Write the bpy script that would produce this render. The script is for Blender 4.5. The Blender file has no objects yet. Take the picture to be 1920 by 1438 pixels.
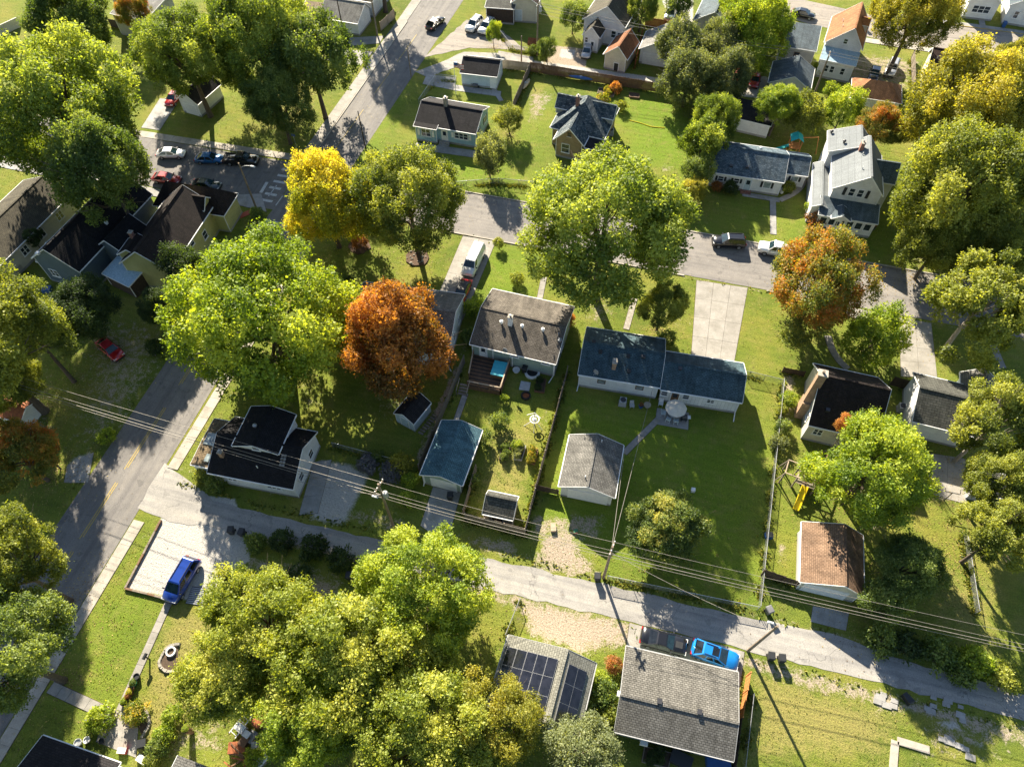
import bpy, math, random
import numpy as np
from mathutils import Vector, Matrix

# ------------------------------------------------------------------ camera, sky, sun, exposure
SC = bpy.context.scene
COL = SC.collection
R = math.radians
H_CAM = 75.0

def cam_matrix(pitch, roll, yaw):
    cp, sp = math.cos(pitch), math.sin(pitch)
    fw = Vector((math.sin(yaw) * cp, math.cos(yaw) * cp, -sp))
    rt = Vector((math.cos(yaw), -math.sin(yaw), 0))
    up = rt.cross(fw)
    cr, sr = math.cos(roll), math.sin(roll)
    r2, u2 = rt * cr + up * sr, up * cr - rt * sr
    m = Matrix((r2, u2, -fw)).transposed().to_4x4()
    m.translation = (0, 0, H_CAM)
    return m

cd = bpy.data.cameras.new('camera')
cam = bpy.data.objects.new('camera', cd)
COL.objects.link(cam)
cam.matrix_world = cam_matrix(R(55.5), R(-.76), R(-15.65))
cd.sensor_width = 36
cd.lens = 1333 / 1920 * 36
cd.clip_end = 2000
SC.camera = cam

SUN_AZ, SUN_EL = 329.0, 29.5          # compass bearing the light comes from (0 = +Y, clockwise), height
wd = bpy.data.worlds.new('World')
SC.world = wd
wd.use_nodes = True
wn = wd.node_tree.nodes
sky = wn.new('ShaderNodeTexSky')
sky.sky_type = 'NISHITA'
sky.sun_disc = False
sky.sun_elevation = R(SUN_EL)
sky.sun_rotation = R(SUN_AZ)
sky.air_density = 1.0
sky.dust_density = 0.6
wd.node_tree.links.new(sky.outputs[0], wn['Background'].inputs[0])
wn['Background'].inputs[1].default_value = 0.054
sd = bpy.data.lights.new('sun', 'SUN')
sd.energy = 5.0
sd.angle = R(.6)
sd.color = (1, .90, .73)
so = bpy.data.objects.new('sun', sd)
COL.objects.link(so)
saz, sel = R(SUN_AZ), R(SUN_EL)
so.rotation_euler = Vector((math.sin(saz) * math.cos(sel), math.cos(saz) * math.cos(sel), math.sin(sel))).to_track_quat('Z', 'Y').to_euler()
so.location = (-40, 60, 60)
vs = SC.view_settings
vs.view_transform = 'Standard'
vs.look = 'None'
vs.exposure = 1.9
vs.gamma = 1
SC.cycles.max_bounces = 5
SC.cycles.diffuse_bounces = 2
SC.cycles.glossy_bounces = 2
SC.cycles.transmission_bounces = 3
SC.cycles.transparent_max_bounces = 10
SC.cycles.caustics_reflective = False
SC.cycles.caustics_refractive = False

# ------------------------------------------------------------------ materials
MATS = {}

def node(nt, t, ins=None, **props):
    n = nt.nodes.new('ShaderNode' + t)
    for k, v in props.items():
        setattr(n, k, v)
    for k, v in (ins or {}).items():
        s = n.inputs[k]
        if isinstance(v, bpy.types.NodeSocket):
            nt.links.new(v, s)
        else:
            s.default_value = v
    return n

def c4(c):
    return (c[0], c[1], c[2], 1)

def new_mat(name):
    m = bpy.data.materials.new(name)
    m.use_nodes = True
    nt = m.node_tree
    return m, nt, nt.nodes['Principled BSDF']

def ramp(nt, fac, stops):
    r = node(nt, 'ValToRGB', {0: fac})
    e = r.color_ramp.elements
    while len(e) < len(stops):
        e.new(.5)
    for i, (p, c) in enumerate(stops):
        e[i].position = p
        e[i].color = c4(c)
    return r.outputs[0]

def mixc(nt, fac, a, b, mode='MIX'):
    n = node(nt, 'Mix', data_type='RGBA', blend_type=mode)
    for s, v in ((0, fac), (6, a), (7, b)):
        if isinstance(v, bpy.types.NodeSocket):
            nt.links.new(v, n.inputs[s])
        else:
            n.inputs[s].default_value = c4(v) if s > 0 else v
    return n.outputs[2]

def mth(nt, op, a, b=0.0, clamp=False):
    n = node(nt, 'Math', operation=op, use_clamp=clamp)
    for i, v in enumerate((a, b)):
        if isinstance(v, bpy.types.NodeSocket):
            nt.links.new(v, n.inputs[i])
        else:
            n.inputs[i].default_value = v
    return n.outputs[0]

def noise(nt, vec, scale, detail=3, rough=.55):
    return node(nt, 'TexNoise', {'Vector': vec, 'Scale': scale, 'Detail': detail, 'Roughness': rough}).outputs[0]

def coords(nt, kind='Object'):
    if kind == 'World':
        return node(nt, 'NewGeometry').outputs['Position']
    return node(nt, 'TexCoord').outputs[kind]

def bump(nt, bsdf, h, strength=.4, dist=.03):
    b = node(nt, 'Bump', {'Height': h, 'Strength': strength, 'Distance': dist})
    nt.links.new(b.outputs[0], bsdf.inputs['Normal'])

def plain(name, c, c2=None, scale=3.0, rough=.7, metal=0.0, bmp=.15, coat=0.0, kind='World', spec=.4):
    """one material with uneven colour, grain and slight relief"""
    if name in MATS:
        return MATS[name]
    m, nt, b = new_mat(name)
    co = coords(nt, kind)
    c2 = c2 or tuple(x * .72 for x in c)
    n1 = noise(nt, co, scale, 4)
    n2 = noise(nt, co, scale * 7, 2)
    f = mth(nt, 'ADD', mth(nt, 'MULTIPLY', n1, .7), mth(nt, 'MULTIPLY', n2, .3))
    nt.links.new(ramp(nt, f, [(.32, c2), (.66, c)]), b.inputs['Base Color'])
    b.inputs['Roughness'].default_value = rough
    b.inputs['Metallic'].default_value = metal
    b.inputs['Coat Weight'].default_value = coat
    b.inputs['Specular IOR Level'].default_value = spec
    if bmp:
        bump(nt, b, n2, bmp, .02)
    MATS[name] = m
    return m

def shingle(name, c1, c2, row=.2, width=.36, contrast=.35, stain=.4, rough=.9):
    """roof shingles in courses"""
    m, nt, b = new_mat(name)
    uv = coords(nt, 'UV')
    dark = tuple(x * contrast for x in c2)
    br = node(nt, 'TexBrick', {'Vector': uv, 'Color1': c4(c1), 'Color2': c4(c2), 'Mortar': c4(dark), 'Scale': 1.0, 'Mortar Size': .022,
                               'Mortar Smooth': .3, 'Bias': 0.0, 'Brick Width': width, 'Row Height': row}, offset=.5)
    st = noise(nt, uv, .55, 4, .65)
    gr = noise(nt, uv, 7.0, 3, .7)
    c = mixc(nt, 1.0, br.outputs['Color'], ramp(nt, st, [(.3, (1 - stain,) * 3), (.7, (1 + stain * .35,) * 3)]), 'MULTIPLY')
    c = mixc(nt, 1.0, c, ramp(nt, gr, [(.3, (.68,) * 3), (.72, (1.28,) * 3)]), 'MULTIPLY')
    mp = node(nt, 'Mapping', {'Vector': uv, 'Scale': (2.2, .22, 1)})
    c = mixc(nt, 1.0, c, ramp(nt, noise(nt, mp.outputs[0], 1.0, 4, .65), [(.3, (1 - stain * .9,) * 3), (.52, (1,) * 3), (.72, (1 + stain * .5,) * 3)]), 'MULTIPLY')
    nt.links.new(c, b.inputs['Base Color'])
    b.inputs['Roughness'].default_value = rough
    b.inputs['Specular IOR Level'].default_value = .25
    h = mth(nt, 'SUBTRACT', mth(nt, 'MULTIPLY', gr, .5), br.outputs['Fac'])
    bump(nt, b, h, .6, .03)
    MATS[name] = m
    return m

def siding(name, c, row=.16, dirt=.18, width=30.0):
    m, nt, b = new_mat(name)
    uv = coords(nt, 'UV')
    br = node(nt, 'TexBrick', {'Vector': uv, 'Color1': c4(c), 'Color2': c4(tuple(x * .95 for x in c)), 'Mortar': c4(tuple(x * .4 for x in c)), 'Scale': 1.0,
                               'Mortar Size': .016, 'Mortar Smooth': .6, 'Brick Width': width, 'Row Height': row}, offset=.37)
    st = noise(nt, uv, .8, 4, .6)
    cc = mixc(nt, 1.0, br.outputs['Color'], ramp(nt, st, [(.3, (1 - dirt,) * 3), (.65, (1, 1, 1))]), 'MULTIPLY')
    nt.links.new(cc, b.inputs['Base Color'])
    b.inputs['Roughness'].default_value = .65
    bump(nt, b, mth(nt, 'SUBTRACT', 1.0, br.outputs['Fac']), .5, .02)
    MATS[name] = m
    return m

def brick(name, c1, c2, mortar, w=.42, h=.2):
    m, nt, b = new_mat(name)
    uv = coords(nt, 'UV')
    br = node(nt, 'TexBrick', {'Vector': uv, 'Color1': c4(c1), 'Color2': c4(c2), 'Mortar': c4(mortar), 'Scale': 1.0,
                               'Mortar Size': .018, 'Brick Width': w, 'Row Height': h}, offset=.5)
    st = noise(nt, uv, 1.3, 4)
    nt.links.new(mixc(nt, 1.0, br.outputs['Color'], ramp(nt, st, [(.3, (.75,) * 3), (.7, (1.1,) * 3)]), 'MULTIPLY'), b.inputs['Base Color'])
    b.inputs['Roughness'].default_value = .85
    bump(nt, b, mth(nt, 'SUBTRACT', 1.0, br.outputs['Fac']), .6, .02)
    MATS[name] = m
    return m

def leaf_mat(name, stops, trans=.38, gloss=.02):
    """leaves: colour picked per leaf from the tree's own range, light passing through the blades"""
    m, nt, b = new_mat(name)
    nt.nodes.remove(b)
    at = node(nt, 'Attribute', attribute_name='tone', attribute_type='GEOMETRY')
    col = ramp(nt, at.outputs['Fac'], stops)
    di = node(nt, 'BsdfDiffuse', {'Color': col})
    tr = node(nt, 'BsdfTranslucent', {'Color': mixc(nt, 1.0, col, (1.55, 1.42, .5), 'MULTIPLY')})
    gl = node(nt, 'BsdfGlossy', {'Color': (1, 1, 1, 1), 'Roughness': .6})
    mx = node(nt, 'MixShader', {0: trans, 1: di.outputs[0], 2: tr.outputs[0]})
    m2 = node(nt, 'MixShader', {0: gloss, 1: mx.outputs[0], 2: gl.outputs[0]})
    nt.links.new(m2.outputs[0], nt.nodes['Material Output'].inputs[0])
    MATS[name] = m
    return m

def paint(name, c, rough=.28, metal=.25, coat=1.0):
    if name in MATS:
        return MATS[name]
    m, nt, b = new_mat(name)
    n = noise(nt, coords(nt, 'Object'), 2.5, 3)
    nt.links.new(ramp(nt, n, [(.3, tuple(x * .85 for x in c)), (.7, c)]), b.inputs['Base Color'])
    b.inputs['Roughness'].default_value = rough
    b.inputs['Metallic'].default_value = metal
    b.inputs['Coat Weight'].default_value = coat
    b.inputs['Coat Roughness'].default_value = .06
    MATS[name] = m
    return m

def glassy(name, c, rough=.06):
    m, nt, b = new_mat(name)
    n = noise(nt, coords(nt, 'World'), 1.7, 2)
    nt.links.new(ramp(nt, n, [(.35, tuple(x * .5 for x in c)), (.65, c)]), b.inputs['Base Color'])
    b.inputs['Roughness'].default_value = rough
    b.inputs['Specular IOR Level'].default_value = .8
    MATS[name] = m
    return m

def asphalt(name, c, c2, crack=.5, along=(1, 1, 1), scale=1.0, tar=.12):
    m, nt, b = new_mat(name)
    co = coords(nt, 'World')
    big = noise(nt, co, .16 * scale, 5, .6)
    mid = noise(nt, co, 1.1, 4, .6)
    fine = noise(nt, co, 11.0, 3, .7)
    col = ramp(nt, mth(nt, 'ADD', mth(nt, 'MULTIPLY', big, .6), mth(nt, 'MULTIPLY', mid, .4)), [(.34, c2), (.64, c)])
    col = mixc(nt, 1.0, col, ramp(nt, fine, [(.25, (.7,) * 3), (.75, (1.3,) * 3)]), 'MULTIPLY')
    mp = node(nt, 'Mapping', {'Vector': co, 'Scale': along})
    col = mixc(nt, 1.0, col, ramp(nt, noise(nt, mp.outputs[0], .9, 3, .6), [(.32, (.78, .78, .8)), (.5, (1,) * 3), (.68, (1.16, 1.14, 1.1))]), 'MULTIPLY')
    sp = mth(nt, 'GREATER_THAN', noise(nt, co, .75, 2, .4), .66)
    col = mixc(nt, mth(nt, 'MULTIPLY', sp, .35), col, (c2[0] * .55, c2[1] * .55, c2[2] * .57))
    wob = node(nt, 'TexNoise', {'Vector': co, 'Scale': .9, 'Detail': 3.0})
    wv = node(nt, 'VectorMath', {0: co, 1: node(nt, 'VectorMath', {0: wob.outputs['Color'], 'Scale': 1.6}, operation='SCALE').outputs[0]}, operation='ADD')
    vo = node(nt, 'TexVoronoi', {'Vector': wv.outputs[0], 'Scale': .2}, feature='DISTANCE_TO_EDGE')
    line = mth(nt, 'LESS_THAN', vo.outputs[0], .0065)
    gate = mth(nt, 'GREATER_THAN', noise(nt, co, .22, 2), .5)
    k = mth(nt, 'MULTIPLY', mth(nt, 'MULTIPLY', line, gate), crack)
    col = mixc(nt, k, col, (tar * .35,) * 3)
    nt.links.new(col, b.inputs['Base Color'])
    b.inputs['Roughness'].default_value = .9
    b.inputs['Specular IOR Level'].default_value = .3
    bump(nt, b, fine, .35, .02)
    MATS[name] = m
    return m

def concrete(name, c, dirt=.35):
    m, nt, b = new_mat(name)
    co = coords(nt, 'World')
    n1 = noise(nt, co, .6, 5, .65)
    n2 = noise(nt, co, 9, 3, .7)
    oi = node(nt, 'ObjectInfo')
    base = mixc(nt, oi.outputs['Random'], tuple(x * .95 for x in c), tuple(min(1, x * 1.05) for x in c))
    col = mixc(nt, 1.0, base, ramp(nt, n1, [(.3, (1 - dirt, 1 - dirt, 1 - dirt * 1.1)), (.65, (1.05,) * 3)]), 'MULTIPLY')
    col = mixc(nt, 1.0, col, ramp(nt, n2, [(.3, (.85,) * 3), (.7, (1.1,) * 3)]), 'MULTIPLY')
    nt.links.new(col, b.inputs['Base Color'])
    b.inputs['Roughness'].default_value = .9
    bump(nt, b, n2, .3, .02)
    MATS[name] = m
    return m

M = MATS
shingle('roof_slate_blue', (.075, .125, .148), (.048, .086, .104), contrast=.45)
shingle('roof_garage_blue', (.095, .19, .225), (.065, .14, .17), contrast=.5)
shingle('roof_weathered', (.17, .148, .122), (.115, .099, .08), contrast=.42)
shingle('roof_grey', (.20, .19, .168), (.14, .133, .115), row=.2, width=.34, contrast=.35, stain=.3)
shingle('roof_solar', (.27, .265, .22), (.21, .205, .17), row=.24, contrast=.5, stain=.18)
shingle('roof_garage_grey', (.21, .20, .18), (.15, .145, .13), contrast=.5)
shingle('roof_black', (.020, .019, .021), (.012, .0115, .013), contrast=.5, stain=.25)
shingle('roof_charcoal', (.035, .032, .033), (.022, .020, .022), contrast=.55)
shingle('roof_dark_brown', (.036, .026, .022), (.022, .016, .014), contrast=.6)
shingle('roof_brown', (.27, .175, .115), (.215, .135, .085), contrast=.65)
shingle('roof_rust', (.33, .135, .055), (.24, .095, .04), contrast=.6)
shingle('roof_orange', (.40, .19, .085), (.30, .135, .06), contrast=.6)
shingle('roof_multi', (.19, .21, .21), (.035, .06, .075), row=.26, width=.5, contrast=.6)
shingle('roof_blue_fleck', (.15, .195, .225), (.06, .095, .125), row=.24, width=.4, contrast=.6)
shingle('roof_white_metal', (.20, .215, .22), (.185, .20, .205), row=.9, width=12, contrast=.75, stain=.15)
shingle('roof_dark_rows', (.105, .105, .09), (.07, .072, .062), row=.3, width=.6, contrast=.22)
shingle('roof_tan', (.30, .22, .13), (.21, .155, .09), contrast=.5)
shingle('roof_light_grey', (.30, .29, .265), (.24, .23, .21), contrast=.6)
shingle('roof_bluegrey', (.13, .165, .185), (.095, .125, .145), contrast=.6)
shingle('roof_maroon', (.075, .04, .03), (.05, .027, .021), contrast=.6)
shingle('roof_olive', (.115, .10, .065), (.08, .07, .048), contrast=.5)
siding('siding_white', (.80, .80, .78))
siding('siding_white_panel', (.78, .78, .76), row=2.0, width=.45)
siding('siding_sage', (.33, .42, .36))
siding('siding_sky', (.36, .56, .66))
siding('siding_cream', (.66, .62, .48))
siding('siding_pale_blue', (.58, .68, .72))
siding('siding_slate', (.105, .15, .185))
siding('siding_yellow', (.52, .50, .20))
siding('siding_grey', (.42, .42, .40))
siding('siding_tan', (.55, .48, .38))
brick('brick_tan', (.36, .26, .13), (.28, .20, .10), (.30, .25, .18))
brick('brick_chimney', (.42, .24, .13), (.34, .18, .09), (.40, .33, .25), w=.3, h=.12)
brick('brick_red', (.30, .09, .05), (.22, .06, .035), (.30, .26, .22), w=.3, h=.12)
plain('trim_white', (.82, .82, .80), (.68, .68, .66), rough=.5, bmp=.05)
plain('trim_grey', (.45, .45, .44), rough=.55, bmp=.05)
plain('metal_grey', (.42, .43, .44), rough=.42, metal=.5, bmp=.05)
plain('metal_dark', (.06, .06, .065), rough=.45, metal=.3, bmp=.05)
plain('metal_roof', (.46, .60, .68), (.22, .34, .42), scale=5, rough=.5, metal=.2)
plain('rust', (.34, .11, .035), (.17, .05, .02), scale=4, rough=.8)
plain('wood_grey', (.26, .215, .165), (.15, .12, .09), scale=2.2, rough=.85)
plain('wood_brown', (.20, .115, .06), (.11, .06, .035), scale=3, rough=.8)
plain('wood_dark', (.075, .05, .035), (.04, .028, .022), scale=3, rough=.8)
plain('wood_new', (.55, .24, .075), (.42, .17, .05), scale=3, rough=.75)
plain('wood_pale', (.42, .33, .23), (.30, .23, .16), scale=2, rough=.8)
plain('pole_wood', (.30, .235, .17), (.17, .13, .095), scale=2, rough=.9)
plain('bark', (.13, .10, .075), (.06, .047, .036), scale=5, rough=.95, bmp=.5)
plain('bark_pale', (.33, .29, .24), (.17, .15, .12), scale=5, rough=.95, bmp=.4)
plain('rubber', (.02, .02, .02), rough=.85)
plain('plastic_black', (.025, .027, .03), rough=.5)
plain('plastic_grey', (.16, .16, .165), rough=.55)
plain('plastic_blue', (.03, .10, .28), rough=.45)
plain('plastic_white', (.78, .78, .76), rough=.45, bmp=.03)
plain('plastic_yellow', (.80, .60, .02), (.70, .52, .02), rough=.4, bmp=.03)
plain('plastic_red', (.50, .04, .03), rough=.45, bmp=.03)
plain('plastic_green', (.06, .22, .10), rough=.5)
plain('plastic_cyan', (.12, .42, .55), rough=.5)
plain('fabric_teal', (.03, .42, .40), (.02, .32, .31), rough=.8)
plain('fabric_cream', (.60, .55, .45), (.48, .44, .36), rough=.9)
plain('spa_cover', (.05, .42, .50), (.04, .34, .42), scale=6, rough=.6)
plain('stone', (.36, .33, .28), (.19, .17, .14), scale=3, rough=.9, bmp=.5)
plain('soil', (.10, .068, .045), (.055, .038, .026), scale=6, rough=1, bmp=.6)
plain('mulch', (.135, .085, .055), (.05, .032, .022), scale=9, rough=1, bmp=.8)
plain('dirt_tan', (.40, .31, .215), (.27, .20, .13), scale=1.5, rough=1, bmp=.4)
plain('line_white', (.62, .62, .60), (.34, .34, .33), scale=4, rough=.8)
plain('line_yellow', (.46, .33, .07), (.26, .20, .07), scale=4, rough=.8)
plain('ramp_red', (.45, .10, .05), (.34, .075, .04), rough=.8)
plain('straw', (.50, .42, .27), (.33, .26, .15), scale=5, rough=1)
plain('dead_brush', (.19, .18, .18), (.075, .07, .07), scale=4, rough=1)
plain('wire', (.30, .27, .23), (.16, .15, .13), rough=.6, metal=.3)
plain('tan_plastic', (.50, .42, .30), rough=.6)
plain('canoe', (.60, .47, .27), (.48, .36, .2), rough=.5)
glassy('glass_window', (.045, .06, .075))
glassy('glass_pale', (.30, .36, .36), .12)
glassy('glass_car', (.012, .015, .018), .04)
glassy('glass_shield', (.02, .045, .055), .04)
glassy('solar_cell', (.016, .017, .024), .12)
plain('lamp_white', (.8, .8, .78), rough=.25, bmp=0)
plain('lamp_red', (.45, .01, .01), rough=.25, bmp=0)
asphalt('asphalt_street', (.225, .207, .188), (.165, .153, .141), crack=.4, along=(.05, 1.3, 1))
asphalt('asphalt_west', (.195, .182, .168), (.135, .127, .12), crack=.35, along=(1.3, .05, 1))
asphalt('asphalt_alley', (.325, .308, .28), (.235, .224, .206), crack=.4, along=(.06, 1.5, 1))
asphalt('asphalt_far', (.29, .255, .215), (.215, .192, .165), crack=.3, along=(.05, 1.3, 1))
concrete('concrete_walk', (.40, .36, .305))
concrete('concrete_drive', (.28, .265, .24), dirt=.3)
concrete('concrete_grey', (.33, .32, .305))
concrete('concrete_pale', (.30, .28, .25), dirt=.3)

# ------------------------------------------------------------------ mesh and object helpers
class MB:
    def __init__(s):
        s.v, s.f = [], []

    def poly(s, pts):
        i = len(s.v)
        s.v += [tuple(p) for p in pts]
        s.f.append(tuple(range(i, i + len(pts))))
        return s

    def solid(s, bot, top):
        """prism between two loops of equal length (given counter-clockwise from above)"""
        n, i = len(bot), len(s.v)
        s.v += [tuple(p) for p in bot] + [tuple(p) for p in top]
        s.f.append(tuple(range(i + n - 1, i - 1, -1)))
        s.f.append(tuple(range(i + n, i + 2 * n)))
        for k in range(n):
            q = (k + 1) % n
            s.f.append((i + k, i + q, i + n + q, i + n + k))
        return s

    def box(s, x0, y0, z0, x1, y1, z1):
        b = [(x0, y0), (x1, y0), (x1, y1), (x0, y1)]
        return s.solid([(x, y, z0) for x, y in b], [(x, y, z1) for x, y in b])

    def prism(s, pts, z0, z1):
        return s.solid([(p[0], p[1], z0) for p in pts], [(p[0], p[1], z1) for p in pts])

    def bar(s, a, b, w, h=None, up=(0, 0, 1)):
        """square bar from a to b"""
        a, b = Vector(a), Vector(b)
        d = (b - a).normalized()
        sd_ = d.cross(Vector(up))
        if sd_.length < 1e-4:
            sd_ = Vector((1, 0, 0))
        sd_.normalize()
        u = sd_.cross(d).normalized()
        h = w if h is None else h
        o = [sd_ * (w / 2) * x + u * (h / 2) * y for x, y in ((-1, -1), (1, -1), (1, 1), (-1, 1))]
        return s.solid([b + k for k in o], [a + k for k in o])

    def tube(s, path, rad, n=8, cap=True):
        path = [Vector(p) for p in path]
        rad = rad if isinstance(rad, (list, tuple)) else [rad] * len(path)
        i0 = len(s.v)
        ref = None
        for k, p in enumerate(path):
            d = (path[min(k + 1, len(path) - 1)] - path[max(k - 1, 0)]).normalized()
            if ref is None:
                ref = d.orthogonal().normalized()
            ref = (ref - d * ref.dot(d))
            ref = ref.normalized() if ref.length > 1e-5 else d.orthogonal().normalized()
            w = d.cross(ref)
            for j in range(n):
                a = 2 * math.pi * j / n
                s.v.append(tuple(p + (ref * math.cos(a) + w * math.sin(a)) * rad[k]))
        for k in range(len(path) - 1):
            for j in range(n):
                q = (j + 1) % n
                s.f.append((i0 + k * n + j, i0 + k * n + q, i0 + (k + 1) * n + q, i0 + (k + 1) * n + j))
        if cap:
            s.f.append(tuple(range(i0 + n - 1, i0 - 1, -1)))
            e = i0 + (len(path) - 1) * n
            s.f.append(tuple(range(e, e + n)))
        return s

    def lathe(s, prof, n=12, c=(0, 0, 0)):
        return s.tube([(c[0], c[1], c[2] + z) for r, z in prof], [max(r, .001) for r, z in prof], n) if all(
            prof[k + 1][1] != prof[k][1] for k in range(len(prof) - 1)) else s._lathe(prof, n, c)

    def _lathe(s, prof, n, c):
        i0 = len(s.v)
        for r, z in prof:
            for j in range(n):
                a = 2 * math.pi * j / n
                s.v.append((c[0] + r * math.cos(a), c[1] + r * math.sin(a), c[2] + z))
        for k in range(len(prof) - 1):
            for j in range(n):
                q = (j + 1) % n
                s.f.append((i0 + k * n + j, i0 + k * n + q, i0 + (k + 1) * n + q, i0 + (k + 1) * n + j))
        return s

    def mesh(s, name, mat=None, smooth=False):
        me = bpy.data.meshes.new(name)
        me.from_pydata(s.v, [], s.f)
        if mat:
            me.materials.append(M[mat] if isinstance(mat, str) else mat)
        if me.polygons:
            face_uv(me)
            if smooth:
                me.polygons.foreach_set('use_smooth', [True] * len(me.polygons))
        return me

    def build(s, name, mat, parent=None, smooth=False, loc=None, rz=0):
        return put(name, s.mesh(name, mat, smooth), parent, loc, rz)

def face_uv(me):
    """metric uv: along the horizontal of each face and up its slope"""
    nl = len(me.loops)
    nf = len(me.polygons)
    no = np.empty(nf * 3, 'f')
    me.polygons.foreach_get('normal', no)
    no = no.reshape(-1, 3)
    t = np.stack([-no[:, 1], no[:, 0], np.zeros(nf)], 1)
    ln = np.linalg.norm(t, axis=1)
    t[ln < 1e-3] = (1, 0, 0)
    t /= np.maximum(np.linalg.norm(t, axis=1), 1e-6)[:, None]
    b = np.cross(no, t)
    ls = np.empty(nf, 'i')
    lt = np.empty(nf, 'i')
    me.polygons.foreach_get('loop_start', ls)
    me.polygons.foreach_get('loop_total', lt)
    fi = np.zeros(nl, 'i')
    order = np.argsort(ls)
    fi = np.repeat(order, lt[order])
    vi = np.empty(nl, 'i')
    me.loops.foreach_get('vertex_index', vi)
    co = np.empty(len(me.vertices) * 3, 'f')
    me.vertices.foreach_get('co', co)
    p = co.reshape(-1, 3)[vi]
    uv = np.stack([(p * t[fi]).sum(1), (p * b[fi]).sum(1)], 1).astype('f')
    me.uv_layers.new(name='UVMap').data.foreach_set('uv', uv.ravel())

def put(name, data, parent=None, loc=None, rz=0, mat=None):
    o = bpy.data.objects.new(name, data)
    COL.objects.link(o)
    o.parent = parent
    if loc is not None:
        o.location = loc
    if rz:
        o.rotation_euler = (0, 0, rz)
    if mat is not None:
        o.material_slots[0].link = 'OBJECT'
        o.material_slots[0].material = M[mat] if isinstance(mat, str) else mat
    return o

def tag(o, label=None, cat=None, group=None, kind=None):
    for k, v in (('label', label), ('category', cat), ('group', group), ('kind', kind)):
        if v:
            o[k] = v
    return o

def thing(name, label, cat, loc=(0, 0, 0), rz=0, group=None):
    loc = tuple(loc) + (0,) * (3 - len(loc))
    return tag(put(name, None, None, loc, rz), label, cat, group)

CACHE = {}

def cached(key, fn):
    if key not in CACHE:
        CACHE[key] = fn()
    return CACHE[key]

def v2(p):
    return Vector((p[0], p[1]))

def bez(pts, n=8):
    """smooth curve through points (Catmull-Rom)"""
    pts = [Vector(p) for p in pts]
    out = []
    for k in range(len(pts) - 1):
        p0, p1, p2, p3 = pts[max(k - 1, 0)], pts[k], pts[k + 1], pts[min(k + 2, len(pts) - 1)]
        for j in range(n):
            t = j / n
            out.append(.5 * ((2 * p1) + (p2 - p0) * t + (2 * p0 - 5 * p1 + 4 * p2 - p3) * t * t + (3 * p1 - p0 - 3 * p2 + p3) * t ** 3))
    return out + [pts[-1]]

RND = random.Random(7)

# ------------------------------------------------------------------ the ground: one sheet, its cover mixed from soft-edged patches
def soft(px, py, poly, fall):
    poly = np.array(poly)
    out = np.zeros(len(px))
    lo, hi = poly.min(0) - fall, poly.max(0) + fall
    k = np.where((px > lo[0]) & (px < hi[0]) & (py > lo[1]) & (py < hi[1]))[0]
    if not len(k):
        return out
    x, y = px[k], py[k]
    ins = np.zeros(len(k), bool)
    dm = np.full(len(k), 1e9)
    n = len(poly)
    for i in range(n):
        ax, ay = poly[i]
        bx, by = poly[(i + 1) % n]
        c = ((ay > y) != (by > y)) & (x < (bx - ax) * (y - ay) / (by - ay + 1e-9) + ax)
        ins ^= c
        t = np.clip(((x - ax) * (bx - ax) + (y - ay) * (by - ay)) / ((bx - ax) ** 2 + (by - ay) ** 2 + 1e-9), 0, 1)
        dm = np.minimum(dm, np.hypot(x - ax - t * (bx - ax), y - ay - t * (by - ay)))
    out[k] = np.clip(.5 + np.where(ins, dm, -dm) / (2 * fall), 0, 1)
    return out

def box_poly(x0, y0, x1, y1):
    return [(x0, y0), (x1, y0), (x1, y1), (x0, y1)]

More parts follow.
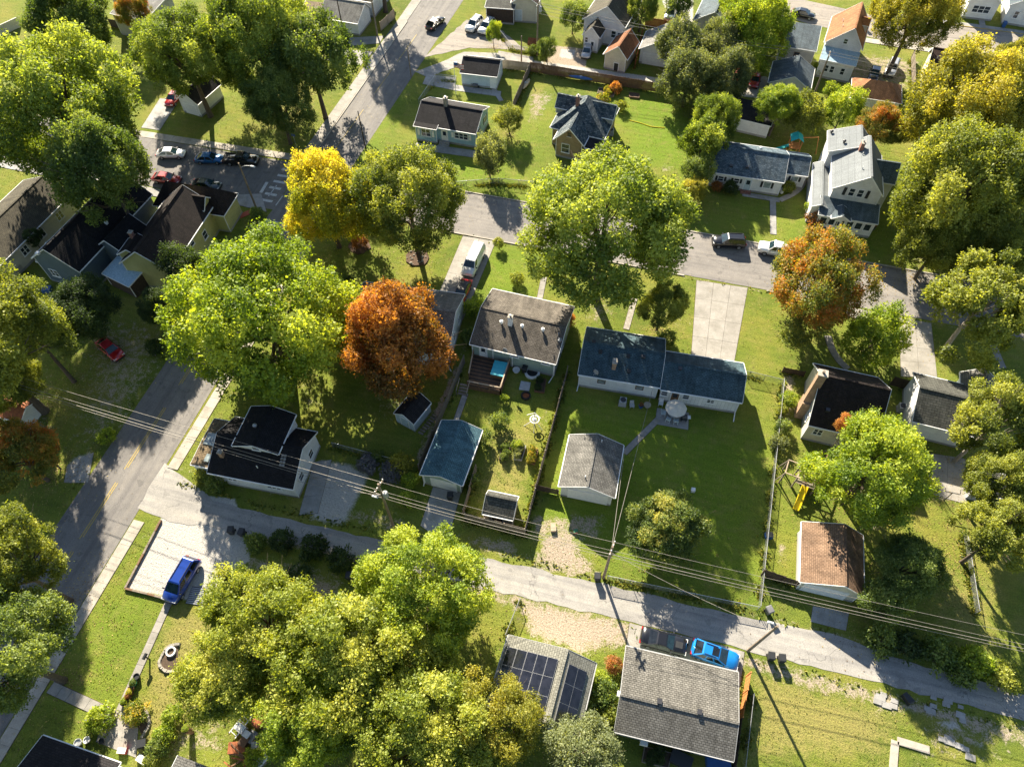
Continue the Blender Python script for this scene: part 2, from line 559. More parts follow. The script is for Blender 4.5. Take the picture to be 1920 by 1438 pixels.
DIRT = [  # (outline, softness, strength)
    ([(-6.50, 23.12), (5.95, 23.72), (5.60, 20.97), (3.47, 20.56), (1.28, 19.12), (-3.58, 19.62)], 2.0, .92),
    ([(-5.76, 31.29), (-2.50, 32.61), (0.27, 29.48), (2.06, 27.91), (-0.30, 26.56), (-5.60, 26.49)], 1.8, .72),
    ([(-7.92, 33.19), (-3.95, 33.56), (1.23, 35.41), (1.33, 31.67), (-6.18, 30.00)], 1.0, .55),
    ([(-14.40, 28.47), (-8.47, 29.39), (-5.43, 27.03), (-11.48, 26.99)], 1.0, .6),
    ([(-44.30, 24.94), (-32.43, 25.35), (-27.49, 25.99), (-28.32, 24.91), (-42.55, 24.23)], .6, .55),
    ([(-76.26, 48.17), (-61.16, 48.12), (-56.51, 40.09), (-57.46, 26.87), (-63.24, 24.60), (-69.99, 36.55)], 5, .48),
    ([(-27.25, 126.74), (-20.09, 127.06), (-18.91, 120.32), (-26.38, 120.90)], .5, 1),
    ([(-28.04, 111.49), (-21.98, 112.71), (-23.35, 102.37), (-25.74, 102.51)], 1.5, .5),
    ([(29.09, 23.28), (33.09, 23.34), (32.51, 21.21), (30.05, 20.80)], 1.2, .55),
    ([(34.12, 24.12), (42.88, 23.98), (42.38, 19.71), (32.83, 17.16)], 3, .5),
    ([(-36.39, 2.32), (-31.32, 5.65), (-26.28, 1.34), (-34.50, -0.86)], 2.5, .5),
    ([(-26.92, 4.85), (-26.05, 6.55), (-24.58, 1.80), (-25.79, 1.47)], .6, .8),
    ([(-36.95, 19.92), (-30.18, 20.46), (-24.42, 20.15), (-25.81, 16.24), (-34.15, 18.17)], 2, .75),
    ([(34.24, 51.09), (42.02, 51.67), (39.23, 46.01), (34.03, 46.01)], 1, .6),
    ([(24.50, 138.98), (41.68, 139.69), (37.31, 124.97), (24.67, 126.65)], 3, .55),
    ([(1.76, 68.56), (9.24, 67.52), (7.68, 62.35), (2.61, 62.89)], 1.5, .3),
    ([(18.91, 59.90), (21.50, 62.34), (21.24, 52.24), (19.24, 47.87)], .9, .5),
    ([(-28.05, 28.89), (-19.77, 29.37), (-19.96, 26.34), (-27.49, 25.99)], 1.5, .5),
    ([(-22.26, 58.30), (-21.58, 62.46), (-20.83, 51.23), (-22.71, 52.54)], .6, .4),
    ([(-21.71, 50.55), (-20.57, 50.41), (-21.43, 40.99), (-21.32, 35.67), (-22.17, 36.19), (-22.18, 43.20)], .5, .8),
    ([(-15.18, 35.11), (-15.19, 39.54), (-14.58, 35.27), (-14.78, 31.71)], .6, .6),
    ([(19.89, 36.26), (21.28, 37.28), (21.14, 34.08), (19.73, 34.02)], .6, .5),
    ([(-1.83, 98.47), (0.87, 97.79), (0.39, 94.96), (-2.18, 94.97)], 1.2, .45),
    ([(-43.75, 43.44), (-37.04, 45.20), (-32.86, 38.77), (-37.65, 36.72)], 4, .42), ([(-31.74, 44.86), (-24.45, 46.78), (-21.36, 41.80), (-28.74, 39.06)], 4, .5), ([(-8.28, 65.93), (-3.97, 67.06), (-3.11, 62.35), (-6.95, 61.35)], 2.5, .55), ([(26.96, 42.09), (33.95, 43.93), (33.21, 39.80), (28.12, 39.09)], 3, .5),
    ([(-82.22, 38.78), (-70.66, 36.37), (-62.24, 26.36), (-68.66, 20.98)], 6, .5), ([(-49.74, 19.10), (-47.51, 21.02), (-47.07, 19.16), (-48.75, 18.06)], .8, .4), ([(3.87, 39.79), (12.16, 40.22), (12.48, 31.78), (4.91, 31.66)], 4, .36), ([(-9.62, 46.51), (-7.58, 49.52), (-7.39, 40.09), (-8.45, 39.07)], 1.2, .4),
    ([(17.74, 22.86), (26.04, 22.98), (30.09, 23.04), (26.06, 21.46), (18.88, 21.59)], 1.2, .6), ([(-2.74, 30.91), (1.51, 30.75), (1.41, 28.23), (-2.20, 28.51)], 1.5, .5), ([(-78.06, 103.81), (-67.39, 101.41), (-66.53, 95.14), (-75.21, 96.12)], 4, .4), ([(35.97, 92.84), (43.50, 92.45), (39.87, 82.65), (34.86, 83.48)], 4, .5),
    (box_poly(-49, 27.2, 60, 28.3), .7, .5), (box_poly(-38, 22.0, 60, 23.6), 1.0, .7),
    (box_poly(-130, 68.8, -60, 69.6), .4, .4), (box_poly(-34, 73.2, 60, 73.9), .3, .45), (box_poly(-34, 83.2, 60, 83.7), .3, .3)]
GRAVEL = [
    ([(-46.74, 24.99), (-40.71, 25.89), (-37.25, 21.76), (-35.53, 19.66), (-37.37, 17.62), (-38.03, 14.15), (-47.03, 13.30), (-47.68, 21.31)], .5, 1),
    ([(-33.53, 33.19), (-29.67, 33.62), (-26.63, 32.81), (-27.12, 25.89), (-31.25, 25.66)], 1.0, .8),
    ([(9.22, 126.11), (13.48, 126.34), (13.45, 119.33), (8.84, 119.29)], .4, 1),
    ([(-24.81, 126.05), (-22.01, 126.39), (-21.81, 123.14), (-24.57, 123.16)], .5, .9),
    ([(-9.07, 148.46), (-2.81, 150.05), (-1.72, 140.99), (-5.75, 139.97)], .6, .9),
    ([(-41.36, 120.90), (-4.17, 121.31), (-5.79, 119.20), (-41.55, 118.11)], .6, .9),
    ([(-62.43, 25.56), (-60.27, 27.26), (-58.89, 23.56), (-61.12, 22.61)], .8, .8),
    ([(-65.50, 43.16), (-60.38, 42.66), (-58.30, 37.88), (-62.57, 38.49)], 2, .3),
    ([(35.99, 22.38), (38.44, 22.79), (37.85, 21.43), (35.68, 21.33)], .8, .7), ([(38.80, 21.45), (40.73, 21.73), (40.12, 20.39), (38.46, 20.18)], .8, .6)]
DRY = [
    ([(17.72, 23.12), (33.07, 22.83), (31.88, 16.90), (18.01, 13.19)], 4, .75), ([(-42.29, 13.31), (-35.84, 14.15), (-32.81, 6.26), (-33.05, -0.47), (-37.41, -1.63), (-41.08, 6.65)], 3, .72),
    ([(8.60, 73.44), (16.70, 73.99), (21.56, 60.60), (14.20, 59.54)], 3, .35), ([(-78.06, 103.81), (-59.74, 115.67), (-59.23, 83.66), (-72.75, 87.40)], 5, .5),
    ([(33.83, 41.25), (45.74, 39.39), (44.18, 26.80), (33.33, 29.17)], 6, .6), ([(-16.48, 43.89), (-7.87, 47.78), (-6.33, 30.61), (-14.79, 29.69)], 3, .55),
    ([(-28.45, 113.06), (-24.27, 114.13), (-23.18, 101.65), (-25.37, 101.09)], 2, .6), ([(-27.25, 126.74), (-20.09, 127.06), (-18.91, 120.32), (-26.38, 120.90)], 1, .5),
    ([(36.51, 72.72), (41.81, 71.29), (41.45, 66.69), (38.80, 66.00)], 3, .5), ([(-1.10, 67.81), (6.30, 73.89), (6.99, 62.17), (0.82, 60.55)], 3, .4),
    ([(-70.55, 120.55), (-60.84, 127.00), (-59.08, 114.00), (-69.27, 115.10)], 3, .5), ([(-45.66, 134.97), (-41.59, 140.24), (-36.34, 133.22), (-41.35, 127.96)], 3, .6), ([(-107.02, 71.32), (-97.67, 69.61), (-100.23, 62.41)], 3, .3)]
LUSH = [
    ([(-12.28, 112.25), (0.00, 118.67), (3.68, 95.81), (-6.87, 97.17)], 3, 1), ([(-54.99, 106.27), (-49.95, 109.26), (-48.36, 89.29), (-49.56, 87.56)], 3, 1), ([(-35.08, 91.29), (-21.05, 89.42), (-21.43, 84.10), (-33.50, 83.56)], 3, 1),
    ([(-6.76, 48.90), (5.25, 49.62), (18.23, 49.12), (17.82, 29.00), (-6.33, 30.61)], 3, .8), ([(-24.90, 72.36), (-16.25, 73.48), (-16.19, 63.87), (-22.26, 58.30)], 3, .8),
    ([(-50.03, 7.53), (-46.83, 19.87), (-42.69, 12.91), (-41.97, 2.80), (-48.46, 2.59)], 3, .55), ([(4.13, 92.00), (35.97, 92.84), (36.91, 80.82), (5.27, 82.51)], 4, .4),
    ([(-27.56, 100.53), (-23.53, 111.00), (-21.17, 93.48), (-25.52, 89.61)], 2, .6), ([(-91.92, 68.43), (-76.53, 69.83), (-80.99, 64.90), (-92.10, 64.52)], 2, .9)]

def ground():
    xs = np.concatenate([[-900, -500, -260, -180], np.arange(-150, 78, .6), [100, 170, 300, 600, 900]])
    ys = np.concatenate([[-700, -300, -90, -40], np.arange(-14, 182, .6), [210, 280, 450, 900]])
    gx, gy = np.meshgrid(xs, ys)
    px, py = gx.ravel(), gy.ravel()
    nx, ny = len(xs), len(ys)
    i = np.arange(nx * ny).reshape(ny, nx)
    f = np.stack([i[:-1, :-1], i[:-1, 1:], i[1:, 1:], i[1:, :-1]], -1).reshape(-1, 4)
    me = bpy.data.meshes.new('ground')
    me.vertices.add(len(px))
    me.vertices.foreach_set('co', np.stack([px, py, np.zeros_like(px)], 1).astype('f').ravel())
    me.loops.add(f.size)
    me.loops.foreach_set('vertex_index', f.ravel().astype('i'))
    me.polygons.add(len(f))
    me.polygons.foreach_set('loop_start', np.arange(0, f.size, 4, dtype='i'))
    me.polygons.foreach_set('loop_total', np.full(len(f), 4, 'i'))
    me.update()
    for nm, lst in (('dirt', DIRT), ('gravel', GRAVEL), ('dry', DRY), ('lush', LUSH)):
        v = np.zeros(len(px))
        for poly, fall, k in lst:
            v = np.maximum(v, soft(px, py, poly, fall) * k)
        me.attributes.new(nm, 'FLOAT', 'POINT').data.foreach_set('value', v.astype('f'))
    m, nt, b = new_mat('lawn_and_soil')
    co = coords(nt, 'World')
    at = {k: node(nt, 'Attribute', attribute_name=k).outputs['Fac'] for k in ('dirt', 'gravel', 'dry', 'lush')}
    n1, n2 = noise(nt, co, .13, 5, .6), noise(nt, co, 1.2, 5, .65)
    n3, n4 = noise(nt, co, 5.5, 4, .7), noise(nt, co, 16, 2, .7)
    def gate(a, amp=.8, lo=.36, hi=.64):
        s = mth(nt, 'ADD', a, mth(nt, 'MULTIPLY', mth(nt, 'SUBTRACT', mth(nt, 'ADD', mth(nt, 'MULTIPLY', n2, .6), mth(nt, 'MULTIPLY', n3, .4)), .5), amp * 2))
        mr = node(nt, 'MapRange', {0: s, 1: lo, 2: hi, 3: 0.0, 4: 1.0})
        mr.interpolation_type = 'SMOOTHSTEP'
        return mr.outputs[0]
    g = ramp(nt, n1, [(.35, (.115, .155, .024)), (.5, (.165, .20, .03)), (.66, (.225, .22, .042))])
    g = mixc(nt, mth(nt, 'MULTIPLY', at['lush'], .8), g, (.15, .235, .02))
    dryc = ramp(nt, n3, [(.3, (.27, .205, .08)), (.55, (.30, .265, .085)), (.75, (.20, .22, .05))])
    g = mixc(nt, mth(nt, 'MULTIPLY', gate(at['dry'], .5), .8), g, dryc)
    wf = node(nt, 'MapRange', {0: noise(nt, co, .55, 5, .7), 1: .5, 2: .72, 3: 0.0, 4: .55})
    g = mixc(nt, wf.outputs[0], g, (.27, .23, .075))
    g = mixc(nt, 1.0, g, ramp(nt, mth(nt, 'ADD', mth(nt, 'MULTIPLY', n3, .55), mth(nt, 'MULTIPLY', n4, .45)), [(.3, (.5, .55, .5)), (.52, (1, 1, 1)), (.72, (1.5, 1.4, 1.3))]), 'MULTIPLY')
    wm = node(nt, 'TexWave', {'Vector': co, 'Scale': .3, 'Distortion': 6.0, 'Detail': 3.0, 'Detail Scale': .5}, bands_direction='Y')
    g = mixc(nt, 1.0, g, ramp(nt, wm.outputs['Fac'], [(.2, (.95, .96, .95)), (.8, (1.04, 1.03, 1.02))]), 'MULTIPLY')
    dr = ramp(nt, n3, [(.28, (.19, .145, .10)), (.5, (.38, .31, .23)), (.75, (.50, .43, .34))])
    g = mixc(nt, gate(at['dirt']), g, dr)
    vo = node(nt, 'TexVoronoi', {'Vector': co, 'Scale': 9.0})
    gr = mixc(nt, 1.0, ramp(nt, n3, [(.25, (.26, .25, .225)), (.42, (.50, .475, .43)), (.75, (.64, .61, .55))]), ramp(nt, vo.outputs[0], [(0, (1.1,) * 3), (.7, (.8,) * 3)]), 'MULTIPLY')
    g = mixc(nt, gate(at['gravel'], .35), g, gr)
    nt.links.new(g, b.inputs['Base Color'])
    b.inputs['Roughness'].default_value = 1
    b.inputs['Specular IOR Level'].default_value = .15
    bump(nt, b, mth(nt, 'ADD', n3, mth(nt, 'MULTIPLY', n4, .6)), .9, .16)
    me.materials.append(m)
    tag(put('ground', me), 'lawns, bare soil and gravel of the neighbourhood', 'ground', kind='structure')

ground()

# ------------------------------------------------------------------ streets, alleys, walks and drives
def jag(pts, step=1.2, amp=.12, seed=1):
    """an outline with a slightly broken edge"""
    r = random.Random(seed)
    out = []
    for i, a in enumerate(pts):
        b = pts[(i + 1) % len(pts)]
        d = math.hypot(b[0] - a[0], b[1] - a[1])
        n = max(1, int(d / step))
        for k in range(n):
            t = k / n
            j = amp if k else 0
            out.append((a[0] + (b[0] - a[0]) * t + r.uniform(-j, j), a[1] + (b[1] - a[1]) * t + r.uniform(-j, j)))
    return out

def sheet(name, pts, z, mat, label, amp=0.0, th=.3, seed=1):
    pts = jag(pts, 1.1, amp, seed) if amp else pts
    ar = sum(pts[i - 1][0] * pts[i][1] - pts[i][0] * pts[i - 1][1] for i in range(len(pts)))
    pts = pts if ar > 0 else pts[::-1]
    o = MB().prism(pts, z - th, z).build(name, mat)
    return tag(o, label, name.replace('_', ' ').split()[-1], kind='structure')

west = sheet('west_street', [(-58.7, -30), (-50.7, -30), (-50.7, 27), (-50.7, 68), (-47.9, 140), (-47.2, 230), (-56, 230), (-57.4, 84), (-58.7, 60)], .02, 'asphalt_west', 'grey asphalt street running up the left side of the picture')
mid = sheet('middle_street', [(-49.5, 74), (120, 74), (120, 82.9), (-49, 82.9)], .028, 'asphalt_street', 'grey asphalt street crossing the middle of the neighbourhood', .05)
sheet('side_street', [(-200, 71.6), (-58, 71.7), (-58, 82.8), (-200, 81.2)], .028, 'asphalt_west', 'asphalt street with parked cars left of the crossing', .05)
sheet('far_street', [(8, 150.5), (20, 146.4), (33, 144.2), (60, 143.0), (160, 142), (160, 152), (33, 152.7), (18, 155.5), (8, 158)], .03, 'asphalt_far', 'pale street in the top right corner')
alley = sheet('alley', [(-51, 22), (-46.5, 21.4), (-42, 22.1), (-37.5, 22.3), (-25, 22.9), (-10, 23.2), (6, 23.8), (17, 24), (30, 24.2), (70, 24.2), (70, 26.6), (43, 26.7), (33, 27.1), (26, 27.9), (17, 27.3), (3.4, 27), (-11, 26.5), (-23, 25.5), (-36, 25), (-43, 25), (-47, 26.6), (-51, 28)], .026, 'asphalt_alley', 'pale cracked alley running across the lower picture', .16)
sheet('north_alley', [(-49.10, 112.08), (-45.93, 115.55), (-42.29, 120.48), (-35.86, 121.75), (-29.11, 121.64), (-28.65, 119.78), (-35.77, 119.58), (-42.63, 114.96), (-46.47, 111.01)], .03, 'asphalt_alley', 'short alley behind the blue house', .12)
sheet('parking_apron', [(-49.02, 116.93), (-45.12, 131.40), (-39.64, 131.37), (-31.22, 123.86), (-41.73, 122.11)], .025, 'asphalt_far', 'asphalt parking apron with two white cars', .15)

def strip(parent, name, pts, w, mat, z):
    """painted band along a line, lying on its road"""
    a, b = v2(pts[0]), v2(pts[1])
    d = (b - a).normalized()
    n = Vector((-d.y, d.x)) * w / 2
    return MB().prism([a - n, b - n, b + n, a + n], z - .006, z).build(name, mat, parent)

for y0, y1 in ((9.5, 15.5), (17, 24.2), (26, 35), (38.5, 47), (47.6, 56), (57, 66), (86, 99), (104, 112), (114, 124)):
    x0 = -55.1 + max(0, y0 - 70) * .042
    x1 = -55.1 + max(0, y1 - 70) * .042
    strip(west, 'centre_line', [(x0 - .12, y0), (x1 - .12, y1)], .11, 'line_yellow', .028)
    if y0 < 60:
        strip(west, 'centre_line', [(x0 + .14, y0 + .3), (x1 + .14, y1)], .11, 'line_yellow', .028)
for k in range(6):
    strip(west, 'crosswalk_bar', [(-57.6 + k * 1.25, 67.6), (-57.6 + k * 1.25, 69.4)], .5, 'line_white', .029)
for k in range(6):
    strip(west, 'crosswalk_bar', [(-60.9, 73.3 + k * 1.5), (-58.9, 73.3 + k * 1.5)], .5, 'line_white', .038)
strip(west, 'stop_line', [(-61.76, 77.29), (-61.60, 74.72)], .5, 'line_white', .038)
strip(west, 'crosswalk_edge', [(-59.93, 76.97), (-60.06, 74.29)], .16, 'line_white', .038)
strip(west, 'crosswalk_edge', [(-57.93, 74.90), (-58.01, 72.60)], .16, 'line_white', .038)

def slab_mesh(w, l, t=.1):
    def fn():
        b = .012
        return MB().solid([(-w / 2, -l / 2, -t), (w / 2, -l / 2, -t), (w / 2, l / 2, -t), (-w / 2, l / 2, -t)],
                          [(-w / 2 + b, -l / 2 + b, 0), (w / 2 - b, -l / 2 + b, 0), (w / 2 - b, l / 2 - b, 0), (-w / 2 + b, l / 2 - b, 0)]).mesh('slab', 'concrete_walk')
    return cached(('slab', round(w, 2), round(l, 2), t), fn)

def walk(name, label, pts, w, step, mat='concrete_walk', z=.07, gap=.0, wob=.006, seed=3, kind='structure', cat=None):
    """a walk laid in separate slabs along a line, on a bed of soil"""
    r = random.Random(seed)
    pts = [v2(p) for p in pts]
    bed = MB()
    for a, b in zip(pts, pts[1:]):
        d = (b - a).normalized()
        n = Vector((-d.y, d.x)) * (w / 2 + .04)
        bed.prism([a - n, b - n, b + n, a + n], -.1, .012 + r.random() * .002)
    root = bed.build(name, 'soil')
    tag(root, label, cat or name.replace('_', ' ').split()[-1], kind=kind)
    for a, b in zip(pts, pts[1:]):
        L = (b - a).length
        n = max(1, round(L / step))
        l = L / n
        ang = math.atan2(b.y - a.y, b.x - a.x) - math.pi / 2
        me = slab_mesh(w, l - gap)
        for k in range(n):
            c = a.lerp(b, (k + .5) / n)
            o = put('slab', me, root, (c.x, c.y, z + r.uniform(-wob, wob)), ang, mat)
            o.rotation_euler = (r.uniform(-.006, .006), r.uniform(-.006, .006), ang)
    return root

def drive(label, q, cols, rows, mat='concrete_drive', z=.05, name='driveway'):
    """four corners: far left, far right, near right, near left"""
    tl, tr, br, bl = [v2(p) for p in q]
    c = (tl + tr + br + bl) / 4
    o = MB().prism([p + (p - c) * .01 for p in (bl, br, tr, tl)], -.1, .014).build(name, 'soil')
    tag(o, label, name, kind='structure')
    f = lambda s, t: (tl.lerp(tr, s)).lerp(bl.lerp(br, s), t)
    for i in range(cols):
        for j in range(rows):
            g = .004
            a = [f(s, t) for s, t in ((i / cols + g / cols * 2, (j + 1 - g) / rows), ((i + 1 - 2 * g) / cols, (j + 1 - g) / rows), ((i + 1 - 2 * g) / cols, (j + g) / rows), ((i + 2 * g) / cols, (j + g) / rows))]
            MB().prism(a, -.08, z + RND.uniform(-.006, .006)).build('slab', mat, o)
    return o

walk('sidewalk', 'pale sidewalk on the right kerb of the left street', [(-49.9, -6), (-49.9, 20.6)], 1.35, 1.5, seed=1)
walk('sidewalk', 'pale sidewalk beside the black roofed house', [(-49.7, 27.5), (-49.6, 66)], 1.35, 1.5, seed=2)
walk('sidewalk', 'broad pale sidewalk climbing past the tree lawn', [(-58.5, 84.6), (-57.3, 130), (-57.0, 150)], 1.9, 1.6, 'concrete_pale', seed=3)
walk('sidewalk', 'sidewalk in front of the three left houses', [(-132, 70.5), (-65.2, 70.6)], 1.7, 1.6, 'concrete_grey', seed=4)
walk('sidewalk', 'shaded sidewalk above the parked white sedan', [(-125, 82.2), (-60, 84.0)], 1.5, 1.6, 'concrete_walk', seed=5)
walk('sidewalk', 'sidewalk along the far street under the roadside tree', [(30, 143.2), (75, 141.4)], 1.6, 1.6, seed=6)
walk('sidewalk', 'sidewalk on the far side of the far street', [(36, 153.8), (85, 152.5)], 1.5, 1.6, 'concrete_grey', seed=7)
drive('concrete corner landing with a red kerb ramp', [(-64.64, 73.42), (-61.41, 74.51), (-58.73, 70.92), (-64.32, 71.22)], 3, 1, 'concrete_grey', .09, 'corner_landing')
rp = MB().prism([(-62.6, 69.2), (-61.9, 68.6), (-60.7, 70.1), (-61.3, 70.9)], .02, .1).build('ramp_pad', 'ramp_red')
tag(rp, 'red tactile pad on the corner kerb ramp', 'ramp pad', kind='structure')
drive('wide pale concrete driveway of the white ranch house', [(6.81, 73.39), (13.92, 73.78), (13.21, 59.98), (7.70, 59.79)], 3, 4, 'concrete_pale')
drive('pale driveway between the brown cottage and the grey house', [(34.21, 73.57), (38.33, 73.49), (38.50, 64.35), (34.03, 63.35)], 2, 4, 'concrete_pale')
drive('pale apron beside the small lime tree', [(27.50, 73.78), (31.71, 73.60), (30.98, 71.76), (27.15, 72.01)], 2, 1, 'concrete_pale')
drive('driveway with the white van and the red car', [(-27.91, 73.54), (-22.82, 73.70), (-23.11, 58.08), (-27.79, 58.33)], 2, 6, 'concrete_pale')
drive('shaded driveway of the blue roofed garage', [(-19.03, 33.24), (-15.64, 33.22), (-15.25, 26.82), (-18.87, 28.27)], 1, 4, 'concrete_grey')
drive('concrete pad under the black and blue cars', [(5.70, 23.60), (13.91, 23.84), (13.83, 18.71), (5.79, 20.48)], 3, 2, 'concrete_pale')
drive('narrow concrete edge beside the blue car', [(13.91, 23.84), (17.46, 23.75), (17.33, 20.15), (13.65, 20.30)], 1, 2, 'concrete_pale')
drive('shaded concrete drive beside the black roofed house', [(-33.85, 32.66), (-31.87, 33.48), (-30.66, 26.69), (-32.67, 25.89)], 1, 3, 'concrete_grey', .03)
drive('grey drive leading to the small white garage', [(-90.34, 93.05), (-86.70, 93.17), (-85.48, 84.87), (-88.98, 84.73)], 1, 4, 'concrete_grey')
drive('pale drive beside the white garage at the top', [(-66.63, 119.20), (-58.91, 121.94), (-58.77, 119.29), (-64.98, 116.57)], 4, 1, 'concrete_pale')
drive('second pale drive below the white garage', [(-67.16, 115.27), (-58.89, 116.25), (-59.54, 111.18), (-66.70, 111.69)], 3, 1, 'concrete_drive')
drive('paver apron before the brown garage', [(24.00, 30.29), (27.66, 30.58), (27.35, 28.57), (23.83, 28.59)], 6, 3, 'concrete_grey', .03)
drive('cracked concrete apron left of the left street', [(-62.16, 24.74), (-60.08, 27.09), (-58.38, 23.33), (-61.12, 22.61)], 2, 2, 'concrete_grey', .04, 'apron')
drive('tan patio behind the grey house', [(37.03, 52.57), (40.94, 52.85), (40.54, 46.70), (36.29, 46.96)], 2, 2, 'concrete_pale', .04, 'patio')
drive('concrete patio under the parasol', [(4.57, 50.65), (8.51, 50.96), (8.69, 48.46), (4.66, 48.26)], 3, 2, 'concrete_grey', .04, 'patio')
drive('worn patio beside the flower beds', [(-42.05, 2.28), (-39.07, 3.08), (-37.12, -0.73), (-41.58, -0.51)], 3, 4, 'concrete_pale', .03, 'patio')
drive('stone terrace before the blue house', [(-42.05, 92.65), (-30.60, 93.16), (-30.52, 91.35), (-41.84, 90.97)], 7, 1, 'concrete_grey', .06, 'terrace')
drive('pale concrete strip behind the top fence', [(-36.05, 122.44), (-29.20, 121.98), (-28.69, 119.95), (-35.86, 119.92)], 5, 1, 'concrete_pale', .05, 'alley_apron')
drive('concrete pad before the garage by the flagpole', [(-40.54, 109.97), (-32.11, 110.12), (-31.86, 108.53), (-40.51, 108.30)], 5, 1, 'concrete_grey', .05, 'apron')
drive('asphalt coloured pad beside the flagpole lawn', [(-46.74, 111.81), (-41.24, 112.18), (-40.32, 108.34), (-46.51, 108.78)], 3, 2, 'concrete_grey', .04, 'pad')
walk('footpath', 'stepping path from the patio to the grey garage', [(4.94, 49.05), (1.70, 43.24)], .75, .8, 'concrete_drive', seed=11)
walk('footpath', 'straight front path of the ranch house', [(16.22, 93.60), (16.77, 85.50)], .9, 1.3, 'concrete_grey', seed=12)
walk('footpath', 'front terrace path of the ranch house', [(11.59, 93.42), (17.29, 93.38)], 1.0, 1.2, 'concrete_grey', seed=13)
walk('footpath', 'curved path around the ranch house wing', [tuple(p) for p in bez([(17.29, 93.38), (19.44, 95.71), (20.57, 98.20), (20.64, 100.87)], 3)], .9, 1.0, 'concrete_walk', seed=14)
walk('footpath', 'curved path to the brown cottage', [tuple(p) for p in bez([(24.90, 67.79), (25.48, 65.63), (26.51, 63.83), (27.51, 62.86)], 3)], .9, 1.0, 'concrete_pale', seed=15)
walk('footpath', 'long garden path beside the lawn at lower left', [(-41.82, 13.26), (-40.88, 2.49)], .8, 1.1, 'concrete_pale', seed=16)
walk('footpath', 'cross walk from the sidewalk to the lower left house', [(-48.78, 2.61), (-40.89, 1.85)], 1.1, 1.2, 'concrete_drive', seed=17)
walk('footpath', 'narrow shaded path from the deck stairs', [(-19.19, 46.63), (-19.14, 41.99)], .7, 1.0, 'concrete_grey', seed=18)
walk('footpath', 'brick front walk beneath the big round tree', [(-1.10, 67.81), (-1.31, 62.06)], .8, .7, 'stone', seed=19)
walk('footpath', 'front walk of the grey shingled house', [(-14.25, 68.53), (-13.88, 64.47)], .8, .9, 'concrete_pale', seed=20)
walk('footpath', 'path between the first and second left houses', [(-91.05, 69.45), (-91.23, 65.76)], 1.2, 1.2, 'concrete_walk', seed=21)
walk('footpath', 'path between the second and third left houses', [(-79.63, 70.57), (-79.44, 66.29)], 1.2, 1.2, 'concrete_walk', seed=22)
walk('footpath', 'walk beside the small lawn at the far left street', [(-93.99, 88.09), (-93.45, 82.82)], .9, 1.2, 'concrete_grey', seed=23)
walk('footpath', 'front walk of the white gabled house', [(25.54, 90.13), (31.33, 91.04)], 1.0, 1.2, 'concrete_grey', seed=24)
walk('footpath', 'walk to the upper right house', [(52.58, 162.35), (52.49, 154.15)], 1.1, 1.3, 'concrete_grey', seed=25)
walk('footpath', 'path along the right edge tree', [(45.95, 71.64), (46.75, 68.08)], .9, 1.1, 'concrete_drive', seed=26)
walk('footpath', 'garden walk behind the blue house', [(-33.75, 110.69), (-31.34, 107.36)], .8, 1.0, 'concrete_grey', seed=27)
for lab, a, b in (('kerb of the middle street along the round tree lawn', (-30, 73.85), (5, 73.85)), ('kerb of the middle street before the red tree', (16.5, 73.85), (27, 73.85)),
                  ('far kerb of the middle street', (-46, 83.05), (60, 83.05)), ('kerb of the far street', (46, 152.85), (100, 151.9)), ('kerb of the left street above the crossing', (-57.3, 86), (-56.3, 128))):
    k = MB()
    k.bar((a[0], a[1], .05), (b[0], b[1], .05), .18, .16)
    tag(k.build('kerb', 'line_yellow' if 'far street' in lab else 'concrete_walk'), lab, 'kerb', kind='structure')

# ------------------------------------------------------------------ houses, garages and sheds
SIDE = {'S': 0.0, 'E': math.pi / 2, 'N': math.pi, 'W': -math.pi / 2}

def window_frame(w, h, style):
    def fn():
        m = MB()
        t, d = .09, .07
        m.box(-w / 2 - t, -d, -h / 2 - t, w / 2 + t, 0, -h / 2)
        m.box(-w / 2 - t, -d, h / 2, w / 2 + t, 0, h / 2 + t)
        m.box(-w / 2 - t, -d, -h / 2, -w / 2, 0, h / 2)
        m.box(w / 2, -d, -h / 2, w / 2 + t, 0, h / 2)
        if style in ('sash', 'double', 'triple'):
            m.box(-w / 2, -d * .8, -.03, w / 2, 0, .03)
        if style == 'double':
            m.box(-.05, -d * .9, -h / 2, .05, 0, h / 2)
        if style == 'triple':
            for x in (-w / 6, w / 6):
                m.box(x - .05, -d * .9, -h / 2, x + .05, 0, h / 2)
        return m.mesh('window', 'trim_white')
    return cached(('wf', w, h, style), fn)

def pane_mesh(w, h):
    return cached(('pane', w, h), lambda: MB().box(-w / 2 - .01, -.03, -h / 2 - .01, w / 2 + .01, -.006, h / 2 + .01).mesh('pane', 'glass_window'))

def shutter_mesh(h):
    return cached(('shut', h), lambda: MB().box(-.16, -.05, -h / 2, .16, 0, h / 2).mesh('shutter', 'plastic_black'))

def sill_mesh(w):
    return cached(('sill', w), lambda: MB().box(-w / 2 - .16, -.13, -.05, w / 2 + .16, 0, 0).mesh('sill', 'trim_white'))

